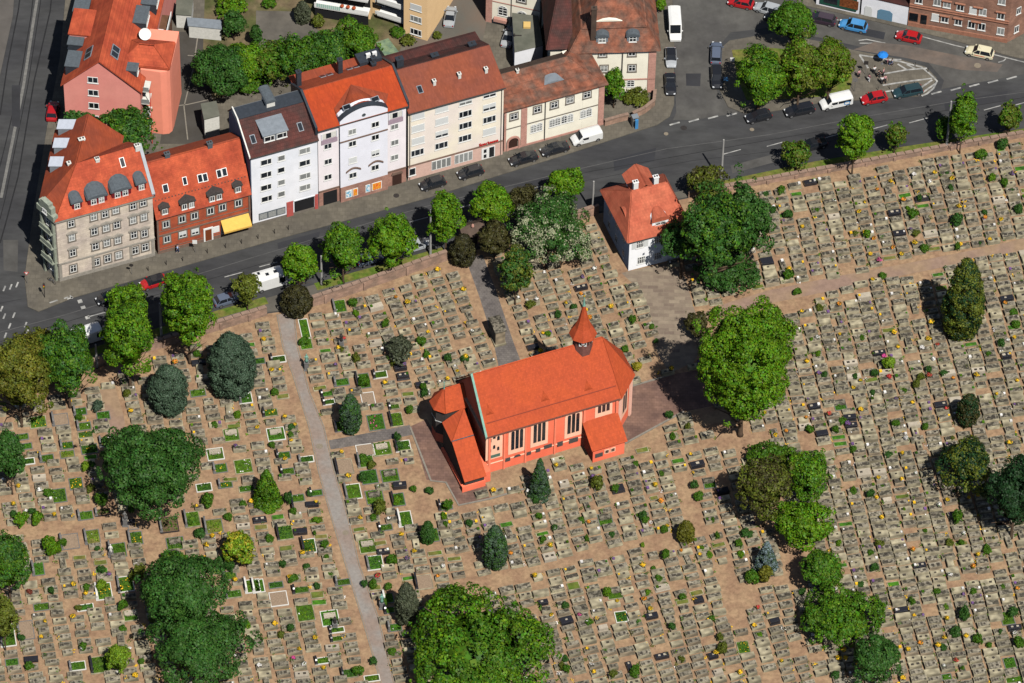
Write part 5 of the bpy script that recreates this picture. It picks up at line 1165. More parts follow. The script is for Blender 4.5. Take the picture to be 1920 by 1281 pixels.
def crown(rx, ry, rz, zc, kind, mats, seed, q=.34, shape='round', accent=0.0, dens=1.0):
    rng = np.random.default_rng(seed); area = 4*math.pi*((rx*ry)**1.6/3+(rx*rz)**1.6/3+(ry*rz)**1.6/3)**(1/1.6)
    R = np.array([rx, ry, rz]); rm = min(rx, rz)
    lob = min(max(.27*rm, .42), 1.35) if rm > 1.2 else .34*rm      # size of one leafy lobe
    if shape == 'airy': lob *= .8
    if shape in ('column', 'cone'): lob = min(.22*rx, .7)
    nb = int(np.clip(area/(lob*lob)*(.47 if shape == 'round' else .5 if shape == 'airy' else .8), 12, 400))
    d_ = rng.normal(size=(nb, 3)); d_ /= np.linalg.norm(d_, axis=1, keepdims=True); d_[:, 2] = np.where(d_[:, 2] < -.35, -d_[:, 2], d_[:, 2])
    br = lob*rng.uniform(.6, 1.45, nb)
    wob = 1+.13*np.sin(3*np.arctan2(d_[:, 1], d_[:, 0])+seed)+.07*np.sin(5*d_[:, 2]+seed*2)
    inset = rng.uniform(.78, 1.05, nb)*wob; sm = rng.random(nb) < .22; inset[sm] *= 1.13; br[sm] *= .55
    if shape in ('round', 'airy') and rm > 1.2:
        for _ in range(6):
            dv = rng.normal(size=3); dv /= np.linalg.norm(dv); inset = inset*(1+rng.choice([-.20, .13, .18])*np.exp(-(1-d_@dv)/.12))
    if shape == 'airy': inset *= rng.uniform(.6, 1.08, nb)
    bc = d_*inset[:, None]*np.maximum(R-br[:, None]*.9, R*.3)
    if shape == 'cone':
        zz = rng.random(nb)**1.35; th = rng.uniform(0, 2*math.pi, nb); rr = (1-zz)**.85*.84+.03
        bc = np.stack([rx*rr*np.cos(th), ry*rr*np.sin(th), (zz*1.95-.95)*rz], 1); br = (.12+.14*(1-zz))*rx*rng.uniform(.8, 1.3, nb)
    if shape == 'column':   # dense egg with a pointed top
        zz = rng.random(nb); th = rng.uniform(0, 2*math.pi, nb); rr = np.sin(np.clip(zz*.90+.10, 0, 1)**.8*math.pi)**.7*.80
        bc = np.stack([rx*rr*np.cos(th), ry*rr*np.sin(th), (zz*1.86-.93)*rz], 1)
    tot = (br**2).sum()*4*math.pi*.62; N = int(min(tot/(q*q)*1.35*dens, 42000))
    w = br**2; w /= w.sum(); idx = rng.choice(nb, N, p=w)
    o = bc[idx]/R; o /= np.maximum(np.linalg.norm(o, axis=1, keepdims=True), 1e-3)
    u = rng.normal(size=(N, 3)); u /= np.linalg.norm(u, axis=1, keepdims=True); u = u+o*.75; u /= np.linalg.norm(u, axis=1, keepdims=True)
    jit = rng.uniform(.82, 1.06, N)*np.where(rng.random(N) < .06, rng.uniform(1.0, 1.25, N), 1); cen = bc[idx]+u*br[idx][:, None]*jit[:, None]*np.array([1, 1, .8 if shape == 'round' else 1])
    nor = u*1.0+rng.normal(size=(N, 3))*.34+np.array([0, 0, .2]); size = q*rng.uniform(.65, 1.25, N)
    M_ = int(area*1.6/(q*3)**2)+8; uu = rng.normal(size=(M_, 3)); uu /= np.linalg.norm(uu, axis=1, keepdims=True)
    k = np.clip(1-lob*1.5/rm, .3, .8)*(.75 if shape == 'airy' else 1); ci = uu*k*R*rng.uniform(.8, 1.0, M_)[:, None]
    if shape == 'cone': zz = rng.random(M_)**1.4; ci = np.stack([uu[:, 0]*rx*(1-zz)*.7, uu[:, 1]*ry*(1-zz)*.7, (zz*1.8-.9)*rz], 1)
    if shape == 'column': zz = rng.random(M_); rr = np.sin(np.clip(zz*.9+.1, 0, 1)**.8*math.pi)**.7*.62; th = rng.uniform(0, 6.28, M_); ci = np.stack([rx*rr*np.cos(th), ry*rr*np.sin(th), (zz*1.7-.9)*rz], 1)
    V = np.concatenate([quads(cen, nor, size, rng), quads(ci, uu, np.full(M_, q*3), rng, 1)]); V[:, 2] += zc
    mi = np.zeros(N+M_, int)
    if accent:
        nc = rng.random(nb) < accent*1.6; mi[:N] = np.where((nc[idx] & (rng.random(N) < .7)) | (rng.random(N) < accent*.2), 1, 0)
    V[:, 2] = np.maximum(V[:, 2], .05)
    return quadmesh('crown', V, mats, mi)
TN = 0
def tree(px, py, rpx, rpy, kind, label, cat='tree', shape='round', name=None, q=.34, gap=None, accent=0, amat=None, group=None, dens=1.0, tall=1.0, ry=None):
    global TN; TN += 1
    s = scl(px, py); rx = rpx/s; sp_, cp_ = math.sin(DEP), math.cos(DEP)
    h2_ = (rpy/s)**2-(sp_*rx)**2; rz = math.sqrt(max(h2_, (.42*rx*cp_)**2))/cp_*tall; rz = min(rz, rx*2.6)
    g = gap if gap is not None else (min(2.2, .35*rz) if shape in ('round', 'airy') else .15)
    zc = rz+g; w = P(px, py, zc); w[2] = 0; nm = name or {'cone': 'conifer', 'column': 'cypress_tree'}.get(shape, 'tree')
    t = thing(nm, label, cat, (w[0], w[1], 0), 0, group)
    m_ = [LF[kind]]+([LF[amat]] if amat else [])
    me = crown(rx, ry or rx, rz, zc, kind, m_, TN*13+5, q, shape, accent if amat else 0, dens); link('crown', me, t)
    b = MB(); tr_ = max(.09, rx*.055); top = zc*.9 if shape in ('round', 'airy') else zc*1.2
    b.ring([[(r*math.cos(2*math.pi*i/8), r*math.sin(2*math.pi*i/8), z) for i in range(8)] for r, z in ((tr_*1.5, -.2), (tr_, .6), (tr_*.8, g+.3), (tr_*.45, top))])
    rg = random.Random(TN)
    if shape in ('round', 'airy'):
        for i in range(7):
            an = i*2.4+rg.random(); z0 = g*.8+rg.random()*rz*.5; L = rx*rg.uniform(.55, .85)
            p = (0, 0, z0); q_ = (L*.5*math.cos(an), L*.5*math.sin(an), z0+L*.45); q2 = (L*math.cos(an+.2), L*math.sin(an+.2), z0+L*.75)
            b.tube(p, q_, tr_*.5, tr_*.32, 6).tube(q_, q2, tr_*.32, tr_*.12, 6)
    b.build('trunk', bark, t, True); return t
B_ = [ # px, py, rx, ry, kind, label, opts
 (1396, 697, 90, 116, 'bright', 'largest bright green tree, east of the church choir', dict(q=.36, tall=1.05)),
 (1428, 628, 55, 48, 'bright', 'bright green crown joined behind the largest tree east of the church', dict()),
 (280, 880, 94, 92, 'dark', 'broad dark green tree among the graves left of the gravel path', dict(q=.36)),
 (345, 1120, 76, 82, 'dark', 'dark green tree at the lower left, its yellow-green neighbour to the right', dict(q=.36)),
 (372, 1215, 92, 80, 'dark', 'dark green tree running into the bottom edge left of the gravel path', dict(q=.36)),
 (327, 1055, 30, 24, 'mid', 'small pale green tree at the top of the dark lower left pair', dict()),
 (895, 1212, 138, 98, 'mid', 'very wide fresh green tree at the bottom edge beside the gravel path', dict(q=.42, amat='bright', accent=.3, tall=.95)),
 (1342, 440, 76, 84, 'dark', 'spreading dark green tree in front of the white gate house', dict(shape='airy', q=.40, amat='mid', accent=.3, gap=5)),
 (1400, 430, 50, 78, 'dark', 'dark open crowned tree right beside the spreading tree of the gate house', dict(shape='airy', q=.38, dens=1.1)),
 (1280, 452, 48, 42, 'dark', 'low dark branches of a small tree before the white facade', dict(shape='airy', q=.34, gap=5.5)),
 (1365, 505, 58, 46, 'dark', 'dark tree hanging over the upper path below the gate house', dict(q=.36)),
 (1808, 558, 38, 78, 'olive', 'tall dull green column shaped tree beside the upper path on the right', dict(shape='column', q=.3, amat='deep', accent=.3)),
 (1815, 872, 54, 54, 'deep', 'sombre open crowned tree near the right edge, in the dense grave field', dict(q=.34, amat='olive', accent=.35)),
 (1905, 935, 60, 72, 'deep', 'very dark tree cut off by the right edge', dict(q=.36)),
 (1436, 920, 50, 62, 'olive', 'olive brown tree right of the lane south east of the church', dict(amat='brown', accent=.3)),
 (1516, 896, 40, 48, 'mid', 'green tree right behind the olive brown tree', dict(amat='bright', accent=.3)),
 (1452, 862, 46, 34, 'mid', 'green tree half hidden above the olive brown tree', dict()),
 (1504, 985, 54, 50, 'bright', 'light green tree below the olive brown tree', dict()),
 (1541, 1074, 38, 42, 'mid', 'medium green tree, second in the chain running down to the bottom edge', dict()),
 (1585, 1158, 70, 58, 'mid', 'wide green tree, largest in the chain near the bottom right', dict(amat='bright', accent=.2)),
 (1532, 1162, 34, 32, 'mid', 'small green tree at the left foot of the wide chain tree', dict()),
 (1640, 1240, 46, 50, 'dark', 'dark green tree at the bottom edge, last of the right chain', dict()),
 (18, 862, 28, 72, 'dark', 'dark green tree at the left edge, beside the graves', dict()),
 (14, 1060, 44, 62, 'mid', 'green tree at the left edge below the sandy lane', dict(amat='dark', accent=.4)),
 (6, 1165, 26, 50, 'olive', 'olive tree low on the left edge', dict()),
 (34, 712, 62, 82, 'olive', 'yellowish olive tree at the left edge by the cemetery wall', dict(amat='gold', accent=.35)),
 (78, 662, 34, 46, 'gold', 'golden tinted tree behind the olive tree at the left edge', dict()),
 (126, 684, 52, 72, 'mid', 'dense green tree in the street row next to the olive tree', dict(amat='dark', accent=.2)),
 (240, 640, 52, 78, 'bright', 'long light green street tree beside the white van', dict(amat='mid', accent=.2)),
 (238, 565, 34, 34, 'bright', 'light green tree top over the dark car near the junction', dict()),
 (352, 588, 50, 82, 'bright', 'tall light green street tree, left of the sitting grey car', dict(amat='mid', accent=.15)),
 (463, 545, 25, 32, 'olive', 'small olive street tree between grey car and caravan', dict()),
 (561, 500, 33, 42, 'bright', 'bright street tree right beside the white motorhome', dict()),
 (643, 472, 40, 52, 'mid', 'rounded green street tree opposite the passage house', dict(amat='bright', accent=.25)),
 (736, 456, 43, 52, 'bright', 'bright street tree with a grey car parked behind it', dict()),
 (836, 414, 35, 50, 'bright', 'bright street tree just right of the tall pole', dict()),
 (922, 388, 42, 42, 'bright', 'bright street tree behind the gate pavilion', dict(amat='lime', accent=.1)),
 (868, 467, 25, 29, 'copper', 'dark rounded yew left of the gate pavilion', dict(shape='column', amat='brown', accent=.3, q=.26)),
 (928, 452, 28, 38, 'brown', 'brown tinted round tree beside the gate pavilion', dict()),
 (967, 512, 30, 48, 'olive', 'olive tree beside the cobbled lane below the flowering tree', dict(amat='dark', accent=.4)),
 (1030, 432, 76, 68, 'dark', 'wide flowering tree with cream blossom left of the gate house', dict(shape='airy', amat='blossom', accent=.26, q=.32, dens=1.25)),
 (985, 375, 34, 34, 'brown', 'thin branched tree on the verge above the flowering tree', dict(shape='airy', q=.28, dens=.6)),
 (1063, 350, 36, 36, 'bright', 'fresh green tree behind the flowering tree at the street', dict()),
 (556, 562, 29, 30, 'copper', 'dark rounded yew standing by the gate of the gravel path', dict(shape='column', amat='brown', accent=.3, q=.26)),
 (1327, 342, 38, 36, 'olive', 'olive street tree above the spreading tree of the gate house', dict(amat='brown', accent=.3)),
 (1494, 292, 27, 28, 'mid', 'small street tree left of the black car under the row', dict(amat='olive', accent=.4)),
 (1603, 262, 33, 54, 'bright', 'tall bright street tree on the right part of the verge', dict()),
 (1680, 257, 20, 27, 'olive', 'small street tree between two tall ones on the right', dict(amat='mid', accent=.4)),
 (1806, 225, 26, 48, 'bright', 'tall street tree behind the rightmost pole', dict(amat='mid', accent=.3)),
 (1773, 242, 20, 22, 'mid', 'low side crown left of the rightmost pole', dict()),
 (1893, 224, 23, 30, 'olive', 'small street tree nearest the right edge', dict(amat='mid', accent=.4)),
 (1425, 148, 52, 56, 'mid', 'leftmost tree on the grass of the triangular square', dict(amat='bright', accent=.35)),
 (1500, 136, 46, 60, 'olive', 'middle tree on the grass of the triangular square', dict(amat='bright', accent=.4)),
 (1556, 130, 42, 56, 'bright', 'rightmost tree on the grass of the triangular square', dict(amat='olive', accent=.4)),
 (1487, 40, 42, 46, 'mid', 'dense green tree at the north side of the triangular square', dict()),
 (1152, 163, 22, 32, 'mid', 'bushy green tree at the corner of the low old house', dict(amat='bright', accent=.3)),
 (1193, 182, 26, 14, 'olive', 'low shrubbery in the front garden of the mansard house', dict(gap=0)),
 (416, 132, 54, 52, 'dark', 'dark tree in the court behind the white house', dict()),
 (510, 112, 52, 44, 'mid', 'green garden tree left in the court row', dict(shape='airy', gap=2.5, amat='olive', accent=.2)),
 (568, 112, 50, 48, 'mid', 'leafy green garden tree in the middle of the court row', dict(amat='dark', accent=.3, shape='airy', gap=2.5)),
 (622, 98, 44, 48, 'dark', 'dense garden tree behind the lavender house', dict(amat='mid', accent=.4, gap=2.5)),
 (668, 84, 38, 50, 'mid', 'upright garden tree by the flats balcony', dict(amat='bright', accent=.2)),
 (462, 118, 42, 42, 'bright', 'light green garden tree beside the dark court tree', dict()),
 (438, 48, 24, 26, 'dark', 'dark clipped tree by the pale garden shed', dict()),
 (433, 10, 30, 20, 'bright', 'light tree at the top edge of the garden', dict()),
 (567, 22, 16, 20, 'grey', 'grey green conifer by the flats balcony', dict(shape='column', q=.26)),
 (480, 68, 12, 20, 'dark', 'narrow dark shrub left of the garden terrace', dict(gap=.1)),
 (765, 76, 14, 12, 'olive', 'olive shrub at the foot of the yellow flats', dict(gap=0)),
 (505, 6, 14, 12, 'mid', 'small green shrub at the top of the garden', dict(gap=0)),
 (597, 40, 12, 14, 'olive', 'rusty shrub below the balcony flats', dict(gap=0)),
 (238, 240, 60, 44, 'dark', 'dark leafy tree in front of the pink house', dict(gap=5, amat='mid', accent=.3)),
 (152, 218, 30, 20, 'dark', 'low dark tree at the left foot of the pink house', dict(gap=4.5)),
 (1238, 8, 12, 14, 'bright', 'small green tree at the top edge beside the white van', dict(gap=.3)),
 # conifers and single trees among the graves
 (434, 680, 46, 60, 'blue', 'large blue green conifer left of the gravel path', dict(shape='column', q=.27, dens=1.2)),
 (316, 728, 38, 46, 'blue', 'second blue green conifer, nearer the left field', dict(shape='column', q=.27, dens=1.2)),
 (657, 775, 20, 38, 'blue', 'slender blue green cypress by the cobbled path', dict(shape='column', q=.24, amat='dark', accent=.4)),
 (1012, 895, 20, 37, 'blue', 'pointed cypress close to the south wall of the church', dict(shape='cone', q=.22, amat='dark', accent=.3, dens=1.5)),
 (928, 1024, 23, 41, 'blue', 'egg shaped cypress in the lower middle grave field', dict(shape='column', q=.24, amat='dark', accent=.3)),
 (762, 1130, 22, 40, 'grey', 'grey green cypress beside the wide fresh green tree', dict(shape='column', q=.25)),
 (802, 997, 14, 22, 'dark', 'dark narrow cypress in the rows right of the gravel path', dict(shape='column', q=.24)),
 (1286, 996, 17, 22, 'gold', 'yellow green egg shaped yew at the lane crossing', dict(shape='column', q=.24)),
 (1437, 1042, 22, 30, 'silver', 'silvery blue spruce by the right tree chain', dict(shape='cone', q=.26, amat='blue', accent=.4, dens=1.3)),
 (1436, 1078, 15, 18, 'gold', 'small golden shrub at the foot of the silver spruce', dict(gap=0)),
 (1816, 767, 22, 30, 'brown', 'dark brown yew in the dense right field', dict(shape='column', amat='deep', accent=.4, q=.25)),
 (447, 1030, 31, 37, 'lime', 'yellow flecked evergreen shrub tree in the left field', dict(amat='yellow', accent=.3, gap=.2)),
 (500, 912, 26, 36, 'mid', 'star shaped green tree by the left side of the gravel path', dict(shape='cone', q=.3, amat='bright', accent=.3)),
 (748, 655, 27, 27, 'grey', 'grey green spreading juniper above the church', dict(gap=.3)),
 (1306, 608, 22, 24, 'brown', 'brownish bush tree at the left of the largest tree', dict(gap=.5)),
 (1667, 683, 13, 15, 'lime', 'round lime green bush in the dense right field', dict(gap=.1, q=.22)),
 (1195, 687, 9, 9.5, 'yellow', 'round yellow bush beside the choir of the church', dict(gap=.1, q=.2)),
 (222, 1238, 24, 30, 'lime', 'lime green clipped yew at the lower left', dict(gap=.1, q=.24)),
 (745, 60, 14, 12, 'mid', 'green shrub left of the yellow flats', dict(gap=0)), (820, 66, 9, 8, 'olive', 'little shrub at the right corner of the yellow flats', dict(gap=0)),
 (470, 150, 34, 24, 'mid', 'low green tree below the dark court tree', dict(gap=.5)), ]
TREES = []
for px, py, rx_, ry_, kind, label, opt in B_:
    if opt is None: continue
    TREES.append((px, py, rx_, ry_)); tree(px, py, rx_, ry_, kind, label, **opt)
# shrubs: shared meshes, each bush its own object
SH = {}
for kind in ('mid', 'dark', 'bright', 'olive', 'blue', 'lime', 'red'):
    for v in range(2): SH[(kind, v)] = crown(.5, .5, .5, .5, kind, [LF[kind]], 900+v, .13, 'airy' if v else 'round', 0, 1.0)
def sector(x, y):
    if x < 565: h_ = 'left of the gravel path'
    elif y < 600 and x < 1180: h_ = 'between street wall and church'
    elif x < 800: h_ = 'right of the gravel path'
    elif x > 1390 and y < 520: h_ = 'above the upper path'
    elif x > 1490: h_ = 'in the dense right field'
    elif y > 830: h_ = 'south of the church'
    else: h_ = 'beside the church'
    return h_
def shrub(px, py, rpx, kind, tall=1.0, label=None, v=0):
    s = scl(px, py); r = rpx/s; z = r*tall; w = P(px, py, z); o = link('shrub', SH[(kind, v)], None, (w[0], w[1], -.03), (0, 0, random.random()*6), (r*2.1, r*2.1*random.uniform(.75, 1), r*2*tall))
    tag(o, label, 'shrub', 'small shrubs among the graves'); SHR.append((px, py, rpx)); SOB.append((o, px, py, kind, rpx, tall)); return o
SHR = []; SOB = []
KN = {'mid': 'green', 'dark': 'dark green', 'bright': 'light green', 'olive': 'olive', 'blue': 'blue green', 'lime': 'lime green', 'red': 'reddish'}
sh_list = [(570, 640, 11, 'mid'), (662, 568, 10, 'mid'), (667, 588, 7, 'bright'), (790, 640, 11, 'mid'), (800, 665, 7, 'mid'), (840, 672, 9, 'dark'), (872, 672, 9, 'dark'), (794, 726, 9, 'mid'), (768, 768, 8, 'mid'),
 (995, 572, 11, 'olive'), (1076, 576, 7, 'dark'), (1186, 600, 9, 'mid'), (1222, 612, 6, 'mid'), (1230, 640, 6, 'dark'), (1120, 905, 13, 'olive'), (1192, 870, 7, 'mid'), (1240, 888, 6, 'mid'), (1302, 910, 9, 'dark'), (1310, 930, 11, 'mid'), (1255, 778, 9, 'dark'), (1290, 800, 7, 'olive'),
 (1465, 357, 11, 'mid'), (1478, 402, 10, 'dark'), (1478, 517, 11, 'mid'), (1495, 547, 9, 'mid'), (1712, 402, 11, 'mid'), (1795, 412, 12, 'dark'), (1718, 438, 9, 'olive'), (1733, 466, 9, 'mid'), (1795, 463, 8, 'mid'), (1655, 517, 8, 'mid'), (1883, 343, 10, 'mid'), (1910, 392, 9, 'dark'), (1840, 290, 13, 'mid'), (1880, 270, 12, 'dark'), (1450, 395, 8, 'dark'),
 (1905, 608, 9, 'mid'), (1530, 860, 8, 'dark'), (1600, 843, 7, 'mid'), (1580, 790, 9, 'mid'), (1518, 805, 9, 'mid'), (1640, 700, 8, 'dark'), (1600, 920, 9, 'mid'), (1680, 795, 9, 'mid'), (1735, 800, 7, 'mid'), (1770, 700, 8, 'dark'), (1850, 1030, 10, 'mid'), (1795, 970, 14, 'mid'), (1650, 1020, 10, 'olive'), (1710, 1128, 9, 'mid'), (1808, 1150, 14, 'dark'), (1825, 1110, 9, 'mid'), (1792, 1185, 12, 'dark'), (1833, 1200, 12, 'mid'), (1855, 1210, 7, 'mid'), (1757, 1110, 8, 'mid'), (1910, 1205, 12, 'mid'), (1900, 1148, 12, 'dark'), (1780, 1018, 9, 'olive'),
 (1248, 1040, 10, 'mid'), (1235, 1085, 9, 'mid'), (1105, 1168, 9, 'mid'), (1138, 1110, 9, 'bright'), (1205, 1022, 6, 'lime'), (1190, 1262, 10, 'mid'), (1062, 1255, 9, 'mid'), (1060, 1235, 8, 'dark'), (1350, 1195, 9, 'olive'), (1355, 1215, 11, 'olive'), (1398, 1000, 11, 'dark'), (1410, 1082, 15, 'mid'), (1385, 1020, 9, 'mid'), (1330, 1040, 8, 'bright'), (1280, 1120, 8, 'mid'), (1260, 1175, 8, 'dark'), (1192, 1255, 11, 'mid'), (1060, 1135, 8, 'dark'), (1150, 1265, 9, 'olive'),
 (740, 680, 9, 'olive'), (668, 672, 11, 'olive'), (683, 715, 12, 'mid'), (680, 860, 11, 'mid'), (697, 872, 9, 'olive'), (745, 820, 9, 'dark'), (748, 835, 9, 'dark'), (712, 952, 16, 'olive'), (680, 895, 9, 'dark'), (775, 917, 8, 'mid'), (745, 938, 10, 'bright'), (840, 948, 11, 'mid'), (805, 920, 9, 'dark'), (683, 1095, 8, 'dark'), (735, 1050, 11, 'mid'), (728, 1100, 9, 'mid'), (700, 1095, 10, 'mid'), (609, 1022, 9, 'mid'), (575, 1062, 7, 'dark'), (577, 1025, 8, 'mid'), (612, 1045, 6, 'mid'), (620, 1078, 7, 'mid'), (527, 1190, 8, 'olive'), (530, 1058, 8, 'dark'), (550, 1085, 11, 'mid'),
 (160, 875, 11, 'lime'), (238, 738, 8, 'olive'), (183, 762, 14, 'blue'), (170, 915, 9, 'olive'), (190, 938, 14, 'mid'), (90, 925, 11, 'mid'), (92, 1022, 18, 'bright'), (102, 1030, 15, 'bright'), (40, 975, 18, 'bright'), (70, 972, 14, 'bright'), (118, 1018, 9, 'mid'), (182, 1028, 6, 'dark'), (190, 1098, 12, 'lime'), (230, 1135, 11, 'mid'), (147, 1140, 8, 'olive'), (55, 1110, 7, 'red'), (96, 1108, 8, 'dark'), (230, 1180, 9, 'mid'), (55, 1250, 10, 'mid'), (156, 1212, 8, 'mid'), (40, 1196, 9, 'dark'), (250, 1080, 9, 'olive'), (262, 1075, 16, 'olive'), (265, 1240, 7, 'mid'), (355, 980, 7, 'mid'), (390, 938, 14, 'mid'), (428, 970, 10, 'mid'), (412, 1055, 12, 'dark'), (430, 1062, 12, 'dark'), (456, 1172, 14, 'bright'), (285, 1165, 7, 'gold' if False else 'olive'),
 (445, 778, 8, 'bright'), (545, 815, 7, 'mid'), (515, 735, 8, 'mid'), (540, 935, 12, 'dark'), (375, 1000, 12, 'dark'), (510, 835, 8, 'mid'), (245, 955, 8, 'mid'), (456, 945, 8, 'mid'), (580, 925, 7, 'dark'), (590, 1000, 5, 'mid'), (735, 1222, 9, 'mid'), (700, 1240, 9, 'dark'), (720, 1130, 8, 'mid'), (672, 1258, 13, 'mid'), (505, 1010, 9, 'mid'), (550, 960, 8, 'mid'), (1225, 1065, 5, 'mid'), (1335, 1160, 7, 'mid'), (1018, 1012, 8, 'mid'), (1040, 990, 8, 'dark'), (1210, 975, 9, 'mid'), (1100, 1010, 7, 'mid'), (1090, 975, 8, 'mid')]
for i, (x, y, r_, k_) in enumerate(sh_list): shrub(x, y, r_*.92, k_, 1.0+.25*((i*7) % 3), None, i % 2)
# ================================================================ graves
pale = mat('pale_gravestone', C(196, 185, 154, 1.35), .9, .3, 2.4, c2=C(130, 122, 102, 1.35), c2s=1.2, island=.16, objr=.16)
warm = mat('warm_gravestone', C(186, 168, 140, 1.35), .9, .3, 2.4, c2=C(128, 116, 98, 1.35), c2s=1.2, island=.16, objr=.16)
topm = mat('lichen_slab', C(142, 134, 117, 1.3), .9, .38, 3.6, c2=C(74, 70, 60, 1.3), c2s=2.2, island=.28, objr=.28, c2w=.08)
topw = mat('light_slab', C(196, 184, 164, 1.4), .8, .12, 3, island=.12, objr=.12)
bronze = mat('bronze_plate', C(70, 64, 56, 1.1), .5, .3, 6, spec=.5, island=.3)
blackst = mat('black_granite', C(46, 46, 52, 1.2), .3, .15, 6, spec=.5)
marble = mat('white_marble', C(232, 228, 220, 1.2), .6, .06, 2)
greyst = mat('grey_granite', C(124, 122, 120, 1.2), .6, .2, 6)
soil = mat('planting_soil', C(112, 92, 70, 1.25), .95, .3, 4)
gravelb = mat('grave_gravel', C(160, 138, 116, 1.25), .95, .2, 6)
flw = {k: mat('blossom_'+k, c, .8, .2, 8, island=.2) for k, c in (('yellow', (.78, .46, .02)), ('orange', (.75, .26, .03)), ('white', (.75, .72, .68)), ('purple', (.16, .08, .22)), ('pink', (.65, .07, .28)), ('red', (.55, .05, .05)))}
potm = mat('clay_pot', C(130, 84, 62, 1.2), .8, .15, 4)
CHURCH = [(866, 926), (912, 912), (1058, 850), (1108, 876), (1175, 855), (1170, 832), (1262, 778), (1300, 772), (1350, 760), (1345, 688), (1262, 700), (1182, 728), (1135, 700), (1108, 708), (857, 785), (800, 786), (768, 798), (805, 906), (858, 952), (922, 940)]
GHOUSE = [(1170, 515), (1297, 482), (1250, 388), (1126, 415)]
FORE = [(1165, 512), (1255, 492), (1285, 520), (1300, 575), (1322, 640), (1300, 680), (1255, 700), (1232, 660), (1218, 590), (1195, 540)]
LANE8 = [(866, 482), (910, 478), (935, 545), (967, 640), (990, 700), (935, 712), (918, 640), (893, 560)]
EXCL = [CHURCH, GHOUSE, FORE, LANE8, [(612, 820), (770, 794), (778, 818), (618, 846)]]
def dseg(x, y, a, b):
    ax, ay = a; bx, by = b; dx, dy = bx-ax, by-ay; t = max(0, min(1, ((x-ax)*dx+(y-ay)*dy)/(dx*dx+dy*dy))); return math.hypot(x-ax-t*dx, (y-ay-t*dy)*1.3)
def free(x, y):
    for e in EXCL:
        if inpoly(x, y, e): return False
    for pts, hw in LANES:
        for a, b in zip(pts[:-1], pts[1:]):
            if dseg(x, y, a, b) < hw+5: return False
    return True
PL = []   # digitised plots: x, y, width px, depth px, kind, headstone
def zp(ox, oy, lst):
    for t in lst:
        x, y, k = t[:3]; w, d_ = (t[3], t[4]) if len(t) > 3 else (27, 18)
        PL.append((ox+x/4, oy+y/4, w, d_, k))
zp(0, 640, [(285, 610, 'Wy', 32, 22), (165, 720, 'g', 26, 12), (195, 790, 'g', 24, 12), (210, 905, 'W', 26, 12), (600, 530, 'gh', 26, 14), (630, 640, 'gh', 28, 15), (640, 705, 'Wy', 28, 12), (500, 785, 'gyh', 26, 14), (505, 850, 'y', 28, 14), (670, 810, 'gy', 32, 18), (350, 880, 'gh', 28, 14), (570, 1070, 'gy', 26, 22), (440, 1160, 'g', 30, 26), (775, 560, 'g', 26, 16), (1485, 390, 'g', 30, 14), (1840, 430, 'Wh', 26, 20),
  (1735, 705, 'Ws', 30, 24), (1615, 850, 'Ws', 32, 22), (1825, 940, 'Lw', 34, 26), (1650, 955, 'gyh', 28, 17), (1690, 1080, 'gyh', 28, 12), (1530, 1100, 'W', 30, 15), (1850, 1110, 'W', 30, 12), (790, 760, 'Wyh', 24, 16), (450, 590, 'rh', 32, 22)])
zp(0, 960, [(640, 30, 'gh', 30, 16), (770, 8, 'kh', 30, 12), (520, 225, 'rh', 36, 28), (690, 190, 'yh', 30, 26), (880, 290, 'gh', 34, 26), (1015, 200, 'gyh', 28, 24), (1265, 100, 'Kh', 36, 28), (1440, 60, 'Wh', 30, 28), (1600, 110, 'yh', 36, 26), (285, 430, 'gh', 24, 24), (310, 715, 'g', 30, 14), (775, 600, 'Wym', 32, 30), (940, 545, 'Wyh', 32, 28), (980, 780, 'Wgs', 28, 20), (640, 720, 'W', 32, 12), (190, 890, 'rh', 32, 34), (55, 930, 'Wh', 30, 40),
  (90, 1130, 'g', 26, 14), (580, 1160, 'Wh', 32, 16), (750, 1150, 'Wk', 38, 30), (1720, 480, 'gh', 28, 16), (1750, 620, 'Wh', 32, 14), (1890, 560, 'Wm', 30, 24), (1315, 240, 'gs', 34, 24), (1000, 115, 'r', 20, 10)])
zp(480, 640, [(375, 20, 'L', 24, 22), (165, 140, 'Wk', 30, 13), (640, 310, 'gh', 30, 14), (930, 255, 'Wk', 28, 13), (800, 300, 'gk', 28, 28), (840, 435, 'Wr', 26, 24), (530, 400, 'Wk', 24, 10), (545, 460, 'Wk', 24, 10), (1035, 495, 'Wk', 22, 10), (900, 610, 'gp', 32, 30), (1050, 590, 'Lk', 26, 26), (150, 700, 'Ws', 34, 24), (945, 810, 'Ws', 36, 25), (820, 820, 'Wr', 34, 22), (820, 905, 'Wh', 32, 22), (1100, 790, 'Wk', 30, 20), (660, 945, 'Wrk', 34, 28),
  (205, 860, 'gk', 28, 14), (235, 980, 'gk', 28, 13), (375, 890, 'Wh', 30, 12), (105, 540, 'Wyk', 30, 14), (725, 1130, 'Lh', 32, 28), (850, 1020, 'g', 32, 26), (1005, 1010, 'gs', 34, 24), (890, 1170, 'gs', 34, 26), (1065, 1190, 'gk', 26, 24), (450, 1140, 'gk', 26, 12), (310, 1180, 'gk', 28, 14), (325, 1250, 'Wrk', 30, 20), (1420, 1240, 'gk', 28, 14), (640, 640, 'gyk', 28, 20), (30, 150, 'g', 20, 12)])
zp(480, 320, [(625, 1020, 'Lh', 26, 24), (365, 1190, 'L', 18, 38)])
